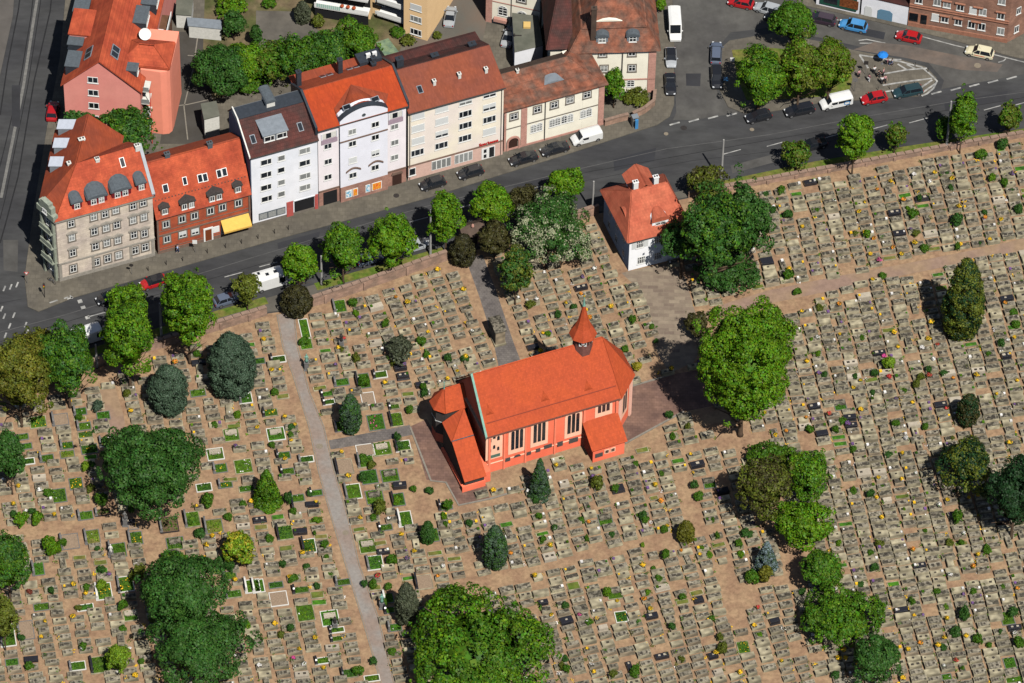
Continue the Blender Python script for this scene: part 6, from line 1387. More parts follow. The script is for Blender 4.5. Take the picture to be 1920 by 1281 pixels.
zp(480, 960, [(215, 160, 'Wk', 32, 26), (395, 260, 'Wyk', 28, 26), (15, 560, 'Wm', 24, 24), (150, 550, 'g', 28, 12), (335, 590, 'Wk', 32, 12), (170, 655, 'Wr', 34, 26), (370, 760, 'L', 34, 30), (555, 800, 'Wgs', 34, 28), (835, 260, 'Ws', 32, 26), (890, 385, 'Wh', 32, 26), (970, 120, 'gk', 28, 12), (1115, 55, 'Lm', 28, 28), (1310, 180, 'gk', 32, 24), (650, 530, 'gh', 30, 12), (1255, 530, 'Wrk', 34, 26), (605, 890, 'Wk', 30, 10), (610, 955, 'Wk', 28, 10), (495, 1120, 'Wk', 28, 12),
  (700, 1215, 'Wk', 32, 16), (1000, 740, 'gk', 22, 12), (990, 650, 'gm', 22, 18), (870, 1250, 'L', 30, 12), (1040, 870, 'gh', 28, 14)])
zp(960, 640, [(1480, 1065, 'gs', 24, 20)]); zp(960, 960, [(770, 610, 'Ls', 30, 22), (700, 60, 'gs', 28, 22), (1735, 1020, 'Wy', 24, 22), (820, 790, 'Wy', 24, 20)])
zp(1440, 640, [(540, 480, 'gs', 24, 20)]); zp(1440, 960, [(1795, 800, 'g', 26, 24), (1850, 1265, 'L', 34, 14), (1815, 1140, 'g', 24, 22), (1340, 1240, 'g', 20, 12)])
def gdir(x, y, slope):
    a, b = P(x-12, y-12*slope), P(x+12, y+12*slope); return math.atan2(b[1]-a[1], b[0]-a[0])
PLC = {}
for i, (x, y, w, d_, k) in enumerate(PL):
    s = scl(x, y); L = w/s; Wd = d_/(s*.74); an = gdir(x, y, -.13); g = P(x, y)
    bedn = {'L': 'bright green lawn', 'g': 'green planted bed', 'W': 'pale kerbed bed', 'K': 'black kerbed bed', 'k': 'dark bed', 'y': 'yellow green bed', 'r': 'bare gravel bed'}[k[0]]
    hs = 'white headstone' if 'm' in k[1:] else 'dark headstone' if 'k' in k[1:] else 'grey headstone' if 'h' in k else 'lying slab' if 's' in k[1:] else 'no stone'
    ex = ', yellow flowers' if 'y' in k[1:] else ', pink flowers' if 'p' in k else ', white flowers' if 'w' in k[1:] else ''
    PLC.setdefault((bedn, hs, ex, sector(x, y)), []).append((x, y, i))
    t = thing('grave_plot', 'x', 'grave', (g[0], g[1], 0), an, 'planted family grave plots'); PL[i] = (x, y, w, d_, k, t)
    km = blackst if k[0] == 'K' or 'k' == k[0] else marble if k[0] in 'WL' and (i % 2 or 'm' in k) else pale if k[0] in 'WL' else greyst
    hgt = .16 if k[0] in 'WKk' else .1; kw = .12
    b = MB().box(-L/2, L/2, -Wd/2, -Wd/2+kw, -.1, hgt).box(-L/2, L/2, Wd/2-kw, Wd/2, -.1, hgt).box(-L/2, -L/2+kw, -Wd/2+kw, Wd/2-kw, -.1, hgt).box(L/2-kw, L/2, -Wd/2+kw, Wd/2-kw, -.1, hgt)
    b.build('kerb', km, t)
    bm_ = gravelb if ('r' in k) else lawnm if k[0] in 'gWL' else MATS['grass_blades'] if k[0] == 'y' else soil
    MB().box(-L/2+kw, L/2-kw, -Wd/2+kw, Wd/2-kw, -.05, hgt-.03).build('bed', bm_, t)
    if bm_ is not gravelb:   # low planting
        rg = np.random.default_rng(i); n = int(L*Wd*16); cc = np.stack([rg.uniform(-L/2+.25, L/2-.25, n), rg.uniform(-Wd/2+.25, Wd/2-.25, n), rg.uniform(hgt, hgt+(.12 if k[0] == 'L' else .32), n)], 1)
        me = quadmesh('planting', quads(cc, rg.normal(size=(n, 3))*.5+np.array([0, 0, 1]), rg.uniform(.14, .3, n), rg), [LF['bright' if k[0] == 'L' else 'lime' if k[0] == 'y' else ('mid' if i % 3 else 'dark')], flw['yellow'], flw['white'], flw['pink']],
                      np.where(rg.random(n) < (.14 if ex else .01), 1 if 'yellow' in ex else 3 if 'pink' in ex else 2, 0)); link('planting', me, t)
    if 'h' in k or 'k' in k[1:] or 'm' in k[1:]:
        hm = marble if 'm' in k[1:] else blackst if 'k' in k[1:] else greyst; hw_ = Wd*.42; hh = .95+.5*random.random()
        h = MB().box(-L/2-.02, -L/2+.4, -hw_-.08, hw_+.08, -.1, .3); prf = [(-hw_, .3), (hw_, .3), (hw_, hh-.15), (hw_*.6, hh), (-hw_*.6, hh), (-hw_, hh-.15)]
        n = len(prf); h.add([(-L/2+.06, p[0], p[1]) for p in prf]+[(-L/2+.3, p[0], p[1]) for p in prf], [tuple(range(n)), tuple(range(2*n-1, n-1, -1))]+[((q+1) % n, q, n+q, n+(q+1) % n) for q in range(n)])
        h.build('headstone', hm, t)
    if 's' in k[1:]: MB().box(-.85, .85, -.1, .75, .0, .42).build('slab', topw if 'W' in k else topm, t)
    EXCL.append([(x-w/2-8, y-d_/2-1), (x+w/2+7, y-d_/2-4), (x+w/2+7, y+d_/2+2), (x-w/2-7, y+d_/2+5)])
ORD = ['first', 'second', 'third', 'fourth', 'fifth', 'sixth', 'seventh', 'eighth', 'ninth', 'tenth', 'eleventh', 'twelfth', 'thirteenth', 'fourteenth', 'fifteenth', 'sixteenth', 'seventeenth', 'eighteenth', 'nineteenth', 'twentieth']
TENS = ['', '', 'twenty', 'thirty', 'forty', 'fifty', 'sixty', 'seventy', 'eighty', 'ninety']
def ordn(n):
    if n <= 20: return ORD[n-1]
    if n % 10 == 0: return TENS[n//10][:-1]+'ieth'
    return TENS[n//10]+'-'+ORD[n % 10-1]
for (bn, hs, ex, sec), L_ in PLC.items():
    L_.sort(key=lambda t: t[1])
    for j, (x, y, i) in enumerate(L_):
        PL[i][5]['label'] = ('%s grave, %s%s, %s' % (bn, hs, ex.replace(' flowers', ' blooms'), sec))+('' if len(L_) == 1 else ', %s from top' % ordn(j+1))
# grave fields
FIELDS = [  # polygon, origin, pitch along row, slope of row, column step (dx, dy), grave slope, length
 ('left field', [(-25, 765), (60, 742), (170, 722), (225, 705), (390, 642), (503, 602), (517, 602), (526, 660), (544, 720), (572, 810), (590, 890), (610, 970), (640, 1070), (672, 1170), (706, 1295), (-25, 1295)], (0, 760), 34.5, -.12, (4.0, 14.6), -.10, 1.9),
 ('strip by the gravel path', [(556, 602), (640, 572), (700, 620), (760, 690), (812, 735), (772, 790), (628, 820), (612, 800), (584, 730)], (560, 604), 31, -.13, (5.0, 15.6), -.13, 1.85),
 ('strip by the gravel path', [(628, 848), (768, 818), (800, 905), (820, 955), (900, 1110), (760, 1295), (748, 1290), (716, 1160), (682, 1060), (657, 960), (633, 880)], (634, 850), 31, -.14, (4.4, 15.6), -.13, 1.85),
 ('field behind the church', [(645, 572), (838, 502), (1120, 415), (1180, 512), (1238, 640), (1262, 700), (1182, 730), (1110, 712), (857, 788), (812, 735), (760, 690)], (640, 575), 30, -.24, (6.0, 14.6), -.24, 1.85),
 ('south field', [(918, 915), (1058, 858), (1108, 880), (1176, 862), (1285, 778), (1430, 862), (1395, 930), (1470, 1040), (1500, 1110), (1560, 1295), (770, 1295), (905, 1115), (830, 960)], (780, 960), 30.5, -.23, (4.0, 15.0), -.22, 1.85),
 ('dense right field', [(1470, 602), (1560, 546), (1945, 467), (1945, 1295), (1560, 1295), (1500, 1110), (1535, 1040), (1490, 960), (1465, 890), (1435, 825), (1340, 760), (1300, 690), (1320, 640)], (1310, 610), 28.2, -.17, (3.4, 12.9), -.14, 1.88),
 ('field above the upper path', [(1240, 420), (1415, 362), (1600, 330), (1945, 268), (1945, 443), (1440, 544), (1300, 580), (1262, 520)], (1245, 415), 27.6, -.19, (3.4, 13.4), -.15, 1.86)]
GR = []
for fi, (fn, pg, og, pitch, sl_, (cdx, cdy), gs, gl) in enumerate(FIELDS):
    xs = [p[0] for p in pg]; ys = [p[1] for p in pg]
    for ci in range(-30, 70):
        coff = random.uniform(-5, 5); skip = 0
        for ri in range(-30, 90):
            x = og[0]+ci*pitch+ri*cdx; y = og[1]+ci*pitch*sl_+ri*cdy+coff
            x += random.uniform(-1.1, 1.1); y += random.uniform(-1.0, 1.0)
            if not (min(xs) < x < max(xs) and min(ys) < y < max(ys)) or not inpoly(x, y, pg) or not free(x, y): continue
            if random.random() < (.05 if fi == 0 else .04): continue
            GR.append((x, y, fi, ci, ri, gs, gl))
print('graves', len(GR))
def gspec(rg):
    u = rg.random(); v = 'lichen' if u < .52 else 'pale' if u < .72 else 'warm' if u < .925 else 'light' if u < .942 else 'black'
    v = 'lichen' if u > .965 else v; return v, rg.choice([0, 1, 1, 2]), rg.uniform(.92, 1.1), rg.uniform(.85, 1.12), rg.uniform(.48, .74)
def gboxes(mb, L, W, H, v, npl, rg, T=None):
    """T maps local to world when many tombs share a mesh"""
    def bx(x0, x1, y0, y1, z0, z1, mi):
        vs = [(x, y, z) for z in (z0, z1) for x, y in ((x0, y0), (x1, y0), (x1, y1), (x0, y1))]
        if T: vs = [T(*p) for p in vs]
        mb.add(vs, [(4, 5, 6, 7), (0, 1, 5, 4), (1, 2, 6, 5), (2, 3, 7, 6), (3, 0, 4, 7)], mi)
    side = {'lichen': 0, 'pale': 0, 'warm': 1, 'light': 3, 'black': 5}[v]; top = {'lichen': 2, 'pale': 0, 'warm': 2, 'light': 3, 'black': 5}[v]
    e = .05 if rg.random() < .5 else .1
    if rg.random() < .45: bx(-L/2-e, L/2+e, -W/2-e, W/2+e, -.08, .12, side)
    bx(-L/2, L/2, -W/2, W/2, -.08, H, side); bx(-L/2+.06, L/2-.06, -W/2+.06, W/2-.06, H, H+.05, top)
    return bx, H+.05
gmats = [pale, warm, topm, topw, bronze, blackst]
cand = sorted([g for g in GR if -6 < g[0] < 1926 and g[1] < 1286], key=lambda g: -g[1])
def hidden(x, y):
    for (tx, ty, a, b) in TREES:
        if ((x-tx)/(a*1.02))**2+((y-ty)/(b*1.02))**2 < 1: return True
    return False
IND = set(); colc = {}
for i, g in enumerate(cand):
    if len(IND) >= 298: break
    if not hidden(g[0], g[1]): IND.add(id(g))
mass = MB(); rg = random.Random(3); FL = []; indiv = []
mmats = gmats+[flw['white'], flw['yellow'], flw['purple'], LF['mid'], lawnm, MATS['grass_blades']]
for g in GR:
    x, y, fi, ci, ri, gs, gl = g; v, npl, fl_, fw_, H = gspec(rg); L, W = gl*fl_, .86*fw_; w = P(x, y); an = gdir(x, y, gs)+rg.uniform(-.045, .045)
    an_u = rg.random()
    if an_u < .06: W *= 1.45
    elif an_u < .10: L, W = L*1.12, W*1.1; H += .12
    elif an_u < .125: an += math.pi/2; L *= .9
    elif an_u < .19: L *= .72
    if id(g) in IND:
        t = thing('lying_tomb', 'x', 'tomb', (w[0], w[1], 0), an, 'lying tombs of the lower grave fields'); b = MB(); _, zt_ = gboxes(b, L, W, H, v, npl, rg); b.build('stone_block', gmats, t)
        for k in range(npl):
            q = MB(); cx = rg.uniform(-.5, .5) if npl == 1 else (-.4+.8*k); rr = rg.uniform(.13, .22)
            if rg.random() < .5: q.box(cx-rr, cx+rr, -rr*.8, rr*.8, zt_, zt_+.03)
            else: q.lathe([(rr, zt_), (rr, zt_+.03)], 10, 0, (cx, 0))
            q.build('bronze_plaque', bronze if v != 'black' else topw, t)
        indiv.append((t, g, v, npl))
    else:
        ca, sa_ = math.cos(an), math.sin(an); T = lambda X, Y, Z, ca=ca, sa_=sa_, w=w: (w[0]+X*ca-Y*sa_, w[1]+X*sa_+Y*ca, Z)
        if rg.random() < (.06 if fi in (0, 1, 2) else .022):      # a small planted bed instead of a stone
            mass.add([T(*p) for p in [(x_, y_, z_) for z_ in (-.05, .16) for x_, y_ in ((-L/2, -W/2), (L/2, -W/2), (L/2, W/2), (-L/2, W/2))]], [(4, 5, 6, 7), (0, 1, 5, 4), (1, 2, 6, 5), (2, 3, 7, 6), (3, 0, 4, 7)], 0)
            mass.add([T(*p) for p in [(x_, y_, z_) for z_ in (.1, .2) for x_, y_ in ((-L/2+.1, -W/2+.1), (L/2-.1, -W/2+.1), (L/2-.1, W/2-.1), (-L/2+.1, W/2-.1))]], [(4, 5, 6, 7), (0, 1, 5, 4), (1, 2, 6, 5), (2, 3, 7, 6), (3, 0, 4, 7)], rg.choice([10, 11, 11])); continue
        bx, zt_ = gboxes(mass, L, W, H, v, npl, rg, T)
        for k in range(npl):
            cx = rg.uniform(-.5, .5) if npl == 1 else (-.4+.8*k); rr = rg.uniform(.14, .25); bx(cx-rr, cx+rr, -rr*.8, rr*.8, zt_, zt_+.03, 4 if v != 'black' else 3)
        if rg.random() < .28:
            cx = rg.choice([-1, 1])*L*.36; rr = rg.uniform(.1, .2); bx(cx-rr, cx+rr, -rr, rr, zt_, zt_+rr*1.3, rg.choice([6, 6, 7, 8, 9, 9]))
    if rg.random() < .105 and 0 < x < 1915 and y < 1275 and not hidden(x, y): FL.append((x, y, w, an, L, zt_, v))
mo = mass.build('lying_tombs', mmats, None, fix=False); tag(mo, 'dense rows of weathered lying sandstone tombs with bronze plaques and small planters', 'tombs', kind='stuff')
cols = {}
for t, g, v, npl in indiv: cols.setdefault((g[2], g[3]), []).append((t, g, v, npl))
vn = {'lichen': 'lichen grey', 'pale': 'pale', 'warm': 'warm brown', 'light': 'whitish', 'black': 'black polished'}; pn = ['without plaque', 'with one plaque', 'with two plaques']
fcols = {}
for k in cols: fcols.setdefault(k[0], []).append(k[1])
fnames = ['left field', 'upper strip', 'path strip', 'church field', 'south field', 'right field', 'upper field']
for (fi, ci), L_ in cols.items():
    L_.sort(key=lambda q: -q[1][1]); cn_ = sorted(fcols[fi]).index(ci)+1
    for j, (t, g, v, npl) in enumerate(L_): t['label'] = '%s tomb %s, %s upward in %s column, %s' % (vn[v], pn[npl], ordn(j+1), ordn(cn_), fnames[fi])
# flower pots standing on tombs
FM = {}
def flower_tpl(c, v):
    if (c, v) not in FM:
        r_ = np.random.default_rng(50+v); n = 60; u = r_.normal(size=(n, 3)); u /= np.linalg.norm(u, axis=1, keepdims=True); u[:, 2] = np.abs(u[:, 2])
        me = quadmesh('blossoms', quads(u*np.array([.27, .27, .2])*r_.uniform(.6, 1.05, n)[:, None]+np.array([0, 0, .24]), u+r_.normal(size=(n, 3))*.3, r_.uniform(.12, .2, n), r_), [flw[c], LF['mid']], (r_.random(n) < .18).astype(int))
        FM[(c, v)] = (MB().lathe([(.13, 0), (.19, .2), (.17, .2)], 8).mesh('pot', potm), me)
    return FM[(c, v)]
random.shuffle(FL); FL = FL[:255]; fl_info = []
for i, (x, y, w, an, L, zt_, v) in enumerate(FL):
    c = random.choices(['yellow', 'orange', 'white', 'purple', 'red', 'pink'], [.62, .1, .12, .08, .05, .03])[0]; e = random.choice([-1, 1])*L*.3
    p_, b_ = flower_tpl(c, i % 2); t = thing('flower_pot', 'x', 'flower pot', (w[0]+math.cos(an)*e, w[1]+math.sin(an)*e, zt_), random.random()*6, 'flower pots on the tombs'); s_ = random.uniform(1.0, 1.7); t.scale = (s_, s_, s_)
    link('pot', p_, t); link('blossoms', b_, t); fl_info.append((t, x, y, c))
gp = {}
for t, x, y, c in fl_info: gp.setdefault((c, sector(x, y)), []).append((t, x, y))
for (c, sec), L_ in gp.items():
    L_.sort(key=lambda q: q[2])
    for j, (t, x, y) in enumerate(L_): t['label'] = '%s flower pot on tomb %s%s' % (c, sec, '' if len(L_) == 1 else ', %s such from top' % ordn(j+1))
# extra shrubs among the dense fields
xs_ = [g for g in GR if not hidden(g[0], g[1]) and 5 < g[0] < 1915 and g[1] < 1270]; random.shuffle(xs_)
for g in xs_[:100]: shrub(g[0]+random.uniform(-6, 6), g[1]-3, random.uniform(4, 8.5), random.choice(['mid', 'dark', 'mid', 'olive', 'dark', 'bright']), random.choice([1, 1.2, 1.5]), None, random.randrange(2))
gp = {}
for o, x, y, k, r_, tl in SOB:
    sz = 'large' if r_ > 10.5 else 'small' if r_ < 7 else 'mid sized'; gp.setdefault((k, sz, sector(x, y)), []).append((o, x, y))
for (k, sz, sec), L_ in gp.items():
    L_.sort(key=lambda q: q[2])
    for j, (o, x, y) in enumerate(L_): o['label'] = '%s %s shrub %s%s' % (sz, KN[k], sec, '' if len(L_) == 1 else ', %s such from top' % ordn(j+1))
# low plants, weeds and tufts round the graves
rt = np.random.default_rng(77); cc, nn, ss, mi_ = [], [], [], []
for g in GR:
    if rt.random() < .8:
        w = P(g[0], g[1]); an = gdir(g[0], g[1], g[5]); n = rt.integers(6, 26); e = rt.choice([-1, 1])*rt.uniform(.5, 1.1); s_ = rt.uniform(-.55, .55)
        p = np.array([w[0]+math.cos(an)*e-math.sin(an)*s_, w[1]+math.sin(an)*e+math.cos(an)*s_, .08]); top_ = .55 if abs(s_) < .35 and abs(e) < .9 else .05
        cc.append(p+np.array([0, 0, top_])+rt.normal(size=(n, 3))*np.array([.17, .17, .07])); nn.append(rt.normal(size=(n, 3))*.6+np.array([0, 0, 1])); ss.append(rt.uniform(.1, .26, n)); k = rt.choice(5, p=[.34, .27, .20, .14, .05]); mi_.append(np.full(n, k))
me = quadmesh('grave_planting', quads(np.concatenate(cc), np.concatenate(nn), np.concatenate(ss), rt), [LF['mid'], LF['olive'], LF['bright'], flw['yellow'], flw['white']], np.concatenate(mi_))
tag(link('grave_planting', me), 'low tufts of leaves and small blossom growing between the graves', 'ground cover', kind='stuff')
# larger monuments
def monument(px, py, w, d_, h, an, label, cap=True, m=None, name='tomb_monument'):
    g = P(px, py); t = thing(name, label, 'monument', (g[0], g[1], 0), an); m = m or greyst
    MB().box(-w/2-.15, w/2+.15, -.15, d_+.15, -.1, .35).build('plinth', pale, t); MB().box(-w/2, w/2, 0, d_, .35, h).build('block', m, t)
    if cap: r = MB(); r.xprism([(-.15, h), (d_+.15, h), (d_+.15, h+.15), (d_/2, h+.5), (-.15, h+.15)], -w/2-.15, w/2+.15); r.build('cap', topm, t)
    return t
monument(938, 648, 1.5, 3.0, 3.0, rad(20), 'tall narrow tomb house with mossy roof beside the cobbled lane', m=warm)
def statue(px, py, label, m, h=1.6, ped=1.0, ang=0):
    g = P(px, py); t = thing('grave_statue', label, 'statue', (g[0], g[1], 0), ang)
    MB().box(-.4, .4, -.4, .4, -.1, .2).box(-.3, .3, -.3, .3, .2, ped).box(-.36, .36, -.36, .36, ped, ped+.12).build('pedestal', greyst, t)
    s = MB(); z = ped+.12; s.lathe([(.26, z), (.22, z+h*.25), (.17, z+h*.5), (.22, z+h*.68), (.18, z+h*.78), (.07, z+h*.82), (.06, z+h*.85), (.1, z+h*.9), (.1, z+h*.96), (.03, z+h)], 10)
    s.tube((.18, 0, z+h*.72), (.3, -.15, z+h*.5), .07, .05).tube((-.18, 0, z+h*.72), (-.28, -.18, z+h*.55), .07, .05); s.build('figure', m, t, True)
statue(575, 693, 'green bronze figure on a pedestal at the left end of the upper gravel path', copperp, 1.7, 1.6)
statue(208, 1042, 'white marble figure on a grave in the left field', marble, 1.8, .6)
statue(716, 1140, 'pale green figure beside the gravel path near the grey cypress', copperp, 1.8, 1.2)
statue(640, 650, 'dark figure monument right of the gravel path near the yew', iron, 1.6, 1.2)
statue(628, 1035+140, 'slender dark figure at the lower gravel path', iron, 1.3, .8)
statue(235, 985, 'dark grey figure monument by the lane of the left field', greyst, 1.6, 1.4)
# ================================================================ vehicles
def paint(n, c, r=.35): return mat('car_paint_'+n, c, r, .04, 1, spec=.5, coat=.6)
tyre = mat('tyre_rubber', (.02, .02, .02), .9, .1, 5); rimm = mat('wheel_rim', (.35, .35, .36), .35, .1, 5, metal=.7)
lampm = mat('headlight_glass', (.7, .72, .74), .2, .05, 3, spec=.6); tailm = mat('tail_light', (.35, .02, .02), .3, .05, 3)
cglass = mat('car_glass', (.012, .015, .02), .08, .1, 2, spec=.6)
def stations(body):
    """body: list of (x, halfwidth, zbottom, zbelt, ztop-crown)"""
    R = []
    for x, w, zb, zs, zt in body:
        R.append([(x, -w*.92, zb), (x, -w, zb+.12), (x, -w, zs-.14), (x, -w*.95, zs), (x, -w*.55, zt), (x, 0, zt+.015), (x, w*.55, zt), (x, w*.95, zs), (x, w, zs-.14), (x, w, zb+.12), (x, w*.92, zb)])
    return R
def frust(x0, x1, x2, x3, w0, w1, z0, z1):  # cabin: base x0..x3, roof x1..x2
    lo = [(x0, -w0*.8), (x0+.12, -w0), (x3-.12, -w0), (x3, -w0*.8), (x3, w0*.8), (x3-.12, w0), (x0+.12, w0), (x0, w0*.8)]
    hi = [(x1, -w1*.8), (x1+.12, -w1), (x2-.12, -w1), (x2, -w1*.8), (x2, w1*.8), (x2-.12, w1), (x1+.12, w1), (x1, w1*.8)]
    return [[(x, y, z0) for x, y in lo], [(x, y, z1) for x, y in hi]], hi
def vehicle(px, py, q, kind, pm, label, flip=False, z=-.12, L=None, roofm=None, cat=None, name='parked_car', ang=None):
    """front of the vehicle points along +x local; q = second pixel giving heading"""
    g = P(px, py, .6); an = ang if ang is not None else math.atan2(*(lambda d: (d[1], d[0]))(P(*q)-P(px, py)))
    t = thing(name, label, cat or {'van': 'van', 'box': 'motorhome', 'bus': 'minibus'}.get(kind, 'car'), (g[0], g[1], z), an, 'vehicles on the streets')
    dims = dict(hatch=(4.1, .88, 1.47), estate=(4.7, .9, 1.48), suv=(4.6, .93, 1.66), small=(3.7, .82, 1.48), sedan=(4.5, .9, 1.42), van=(4.8, .95, 1.9), bus=(5.0, .96, 1.95), lvan=(5.9, 1.0, 2.55), box=(6.0, 1.1, 2.7), mpv=(4.5, .9, 1.62))[kind]
    L, w, H = dims; h = L/2; belt = .92 if H < 1.7 else 1.05
    if kind in ('van', 'bus', 'lvan', 'box'):
        nose = .95 if kind != 'box' else .9
        bd = [(-h, w*.95, .32, H-.25, H-.1), (-h+.12, w, .28, H-.12, H), (h-nose-.85, w, .28, H-.12, H), (h-nose-.62, w*.99, .28, H-.2, H-.04), (h-nose, w*.97, .28, 1.15, 1.22), (h-.35, w*.93, .28, .92, 1.0), (h-.04, w*.85, .32, .7, .78)]
        MB().ring(stations(bd)).build('body', pm, t)
        ws = MB().hexa([(h-nose-.02, -w*.8, 1.24), (h-nose-.02, w*.8, 1.24), (h-nose-.60, w*.8, H-.1), (h-nose-.60, -w*.8, H-.1), (h-nose+.03, -w*.8, 1.26), (h-nose+.03, w*.8, 1.26), (h-nose-.55, w*.8, H-.06), (h-nose-.55, -w*.8, H-.06)])
        for s in (-1, 1):
            ws.box(h-nose-1.5, h-nose-.55, s*(w+.012) if s < 0 else w*.98, -w*.98 if s < 0 else w+.012, 1.12, H*.82)
            if kind == 'bus': ws.box(-h+.35, h-nose-1.65, -(w+.012) if s < 0 else w*.98, -w*.98 if s < 0 else w+.012, 1.12, H*.82)
        ws.build('window_glass', cglass, t)
    else:
        hood = {'small': .85, 'hatch': 1.0}.get(kind, 1.15); tr = {'sedan': .75, 'hatch': .15, 'small': .1}.get(kind, .1)
        bd = [(-h, w*.82, .34, belt-.22, belt-.16), (-h+.12, w*.93, .26, belt-.04, belt+.02), (-h+.6, w, .22, belt, belt+.06), (0, w, .2, belt, belt+.05), (h-hood-.1, w, .22, belt, belt+.05), (h-.5, w*.95, .24, belt-.16, belt-.05), (h-.12, w*.86, .28, belt-.3, belt-.22), (h, w*.72, .34, belt-.42, belt-.38)]
        MB().ring(stations(bd)).build('body', pm, t)
        rk = {'estate': .35, 'suv': .4, 'mpv': .4, 'sedan': 1.0}.get(kind, .55)
        rs, hi = frust(-h+tr+.08, -h+tr+rk, h-hood-.75, h-hood+.02, w*.93, w*.74, belt-.02, H-.05)
        MB().ring(rs).build('window_glass', cglass, t)
        top = [[(x, y, H-.05) for x, y in hi], [(-.05+(x+.05)*.98, y*.95, H) for x, y in hi]]; ro = MB().ring(top)
        for s in (-1, 1):
            for xb, xt in ((-h+tr+.2, -h+tr+rk+.1), (-.15, -.2), (h-hood-.06, h-hood-.82)):
                ro.hexa([(xb-.05, s*(w*.935), belt-.01), (xb+.05, s*(w*.935), belt-.01), (xb+.05, s*w*.9, belt), (xb-.05, s*w*.9, belt), (xt-.05, s*w*.76, H-.04), (xt+.05, s*w*.76, H-.04), (xt+.05, s*w*.72, H-.04), (xt-.05, s*w*.72, H-.04)])
        ro.build('roof', roofm or pm, t)
    k = ('wheel', H > 1.7)
    if k not in WT:
        r = .36 if H > 1.7 else .32; a = MB().lathe([(r, -.11), (r+.01, 0), (r, .11)], 16); b = MB().lathe([(r*.62, -.118), (r*.62, .118)], 12); WT[k] = (a.mesh('wheel', tyre), b.mesh('rim', rimm), r)
    for sx_ in (-1, 1):
        for sy_ in (-1, 1):
            o = link('wheel', WT[k][0], t, (sx_*(h-.8), sy_*(w-.1), WT[k][2]), (rad(90), 0, 0)); link('rim', WT[k][1], o)
    for s in (-1, 1):
        MB().box(h-.3, h-.02, s*w*.62-.14, s*w*.62+.14, .58, .7).build('headlight', lampm, t); MB().box(-h-.01, -h+.1, s*w*.72-.1, s*w*.72+.1, .6, .82).build('tail_light', tailm, t)
        if kind != 'box': MB().box(h-1.35-(.3 if H > 1.7 else .15), h-1.2-(.3 if H > 1.7 else .15), s*(w+.1)-.1, s*(w+.1)+.1, belt, belt+.16).build('mirror', pm, t)
    return t
pb_ = paint('black', (.016, .017, .021)); pw_ = paint('white', (.78, .78, .76)); pr_ = paint('red', (.42, .012, .016)); pg_ = paint('grey', (.12, .13, .15)); psv = paint('silver', (.38, .4, .42)); pbl = paint('blue', (.06, .26, .55)); pcr = paint('cream', (.72, .66, .46)); ptl = paint('teal', (.02, .05, .06)); pnv = paint('slate', (.11, .135, .19)); ppu = paint('plum', (.035, .02, .035))
v = vehicle
v(811, 343, (783, 351), 'hatch', pb_, 'black hatchback parked under the lavender house, leftmost of the pair by its shops')
v(882, 322, (854, 330), 'hatch', pb_, 'black hatchback parked in front of the cream house with red lettering')
v(981, 296, (953, 304), 'sedan', pb_, 'black car at the door of the low old ivory house')
v(1040, 278, (1012, 286), 'sedan', pb_, 'black saloon parked just left of the white panel van')
v(1099, 257, (1070, 265), 'van', pw_, 'white panel van parked before the low old ivory house')
v(1422, 217, (1394, 224), 'hatch', pb_, 'black car at the south west tip of the triangular square')
v(1499, 205, (1470, 211), 'estate', pb_, 'black estate car left of the white minibus')
t = v(1567, 191, (1540, 197), 'bus', pw_, 'white minibus with a blue ring on its side beside the triangular square')
o = MB()
for i in range(16):
    a0, a1 = 2*math.pi*i/16, 2*math.pi*(i+1)/16; o.yprism([(r_*math.cos(a)*1.3-1.5, .95+r_*math.sin(a)) for r_, a in ((.3, a0), (.4, a0), (.4, a1), (.3, a1))], .975, .99)
o.build('side_emblem', pbl, t)
v(1639, 183, (1612, 188), 'hatch', pr_, 'red hatchback between the white minibus and the dark green estate')
v(1702, 170, (1675, 175), 'estate', ptl, 'dark green estate car at the tip of the striped island')
v(1524, 270, (1497, 277), 'sedan', pb_, 'black car in the shade of the tall verge tree')
v(287, 528, (262, 536), 'hatch', pr_, 'dark red car with black roof driving past the corner house', roofm=pb_)
v(205, 557, (178, 566), 'hatch', pb_, 'dark car almost hidden under the street trees near the junction')
v(172, 630, (198, 622), 'lvan', pw_, 'white van half hidden between the street trees on the left')
v(425, 560, (450, 552), 'hatch', pnv, 'slate grey car parked by the small olive street tree')
t = v(512, 527, (540, 519), 'box', pw_, 'white motorhome parked beside a bright street tree', L=6); MB().box(-1.2, -.7, -.4, .1, 2.7, 2.78).box(.1, .6, -.3, .2, 2.7, 2.78).box(-2.3, -1.9, .2, .7, 2.7, 2.78).build('roof_hatch', cglass, t)
v(693, 484, (720, 476), 'hatch', pnv, 'dark grey car between two bright street trees on the verge side')
v(783, 458, (810, 450), 'hatch', psv, 'silver car half covered by a street tree, left of the tall pole')
v(99, 207, (102, 190), 'hatch', pr_, 'red car in the shade of the pink house on the cross street')
v(1265, 50, (1268, 90), 'lvan', pw_, 'long white delivery van parked on the side street')
v(1258, 107, (1259, 130), 'hatch', psv, 'silver nosed car right behind the long white van', roofm=pb_)
v(1257, 157, (1258, 180), 'sedan', pb_, 'black car nearest the corner of the side street')
v(1343, 98, (1344, 78), 'estate', pnv, 'blue grey estate car on the right side of the side street')
v(1344, 144, (1345, 165), 'suv', pb_, 'black off-roader behind the blue grey estate car')
v(1389, 4, (1360, -2), 'hatch', pr_, 'red car cut off by the top edge of the photo')
v(1440, 16, (1410, 8), 'mpv', psv, 'silver blue car at the top edge beside a tree')
v(1458, 32, (1430, 26), 'hatch', pb_, 'black car behind the tree north of the square')
v(1540, 34, (1512, 28), 'estate', ppu, 'plum coloured estate car sticking out right of the tree')
v(1600, 47, (1572, 41), 'mpv', pbl, 'light blue car driving past the white garages')
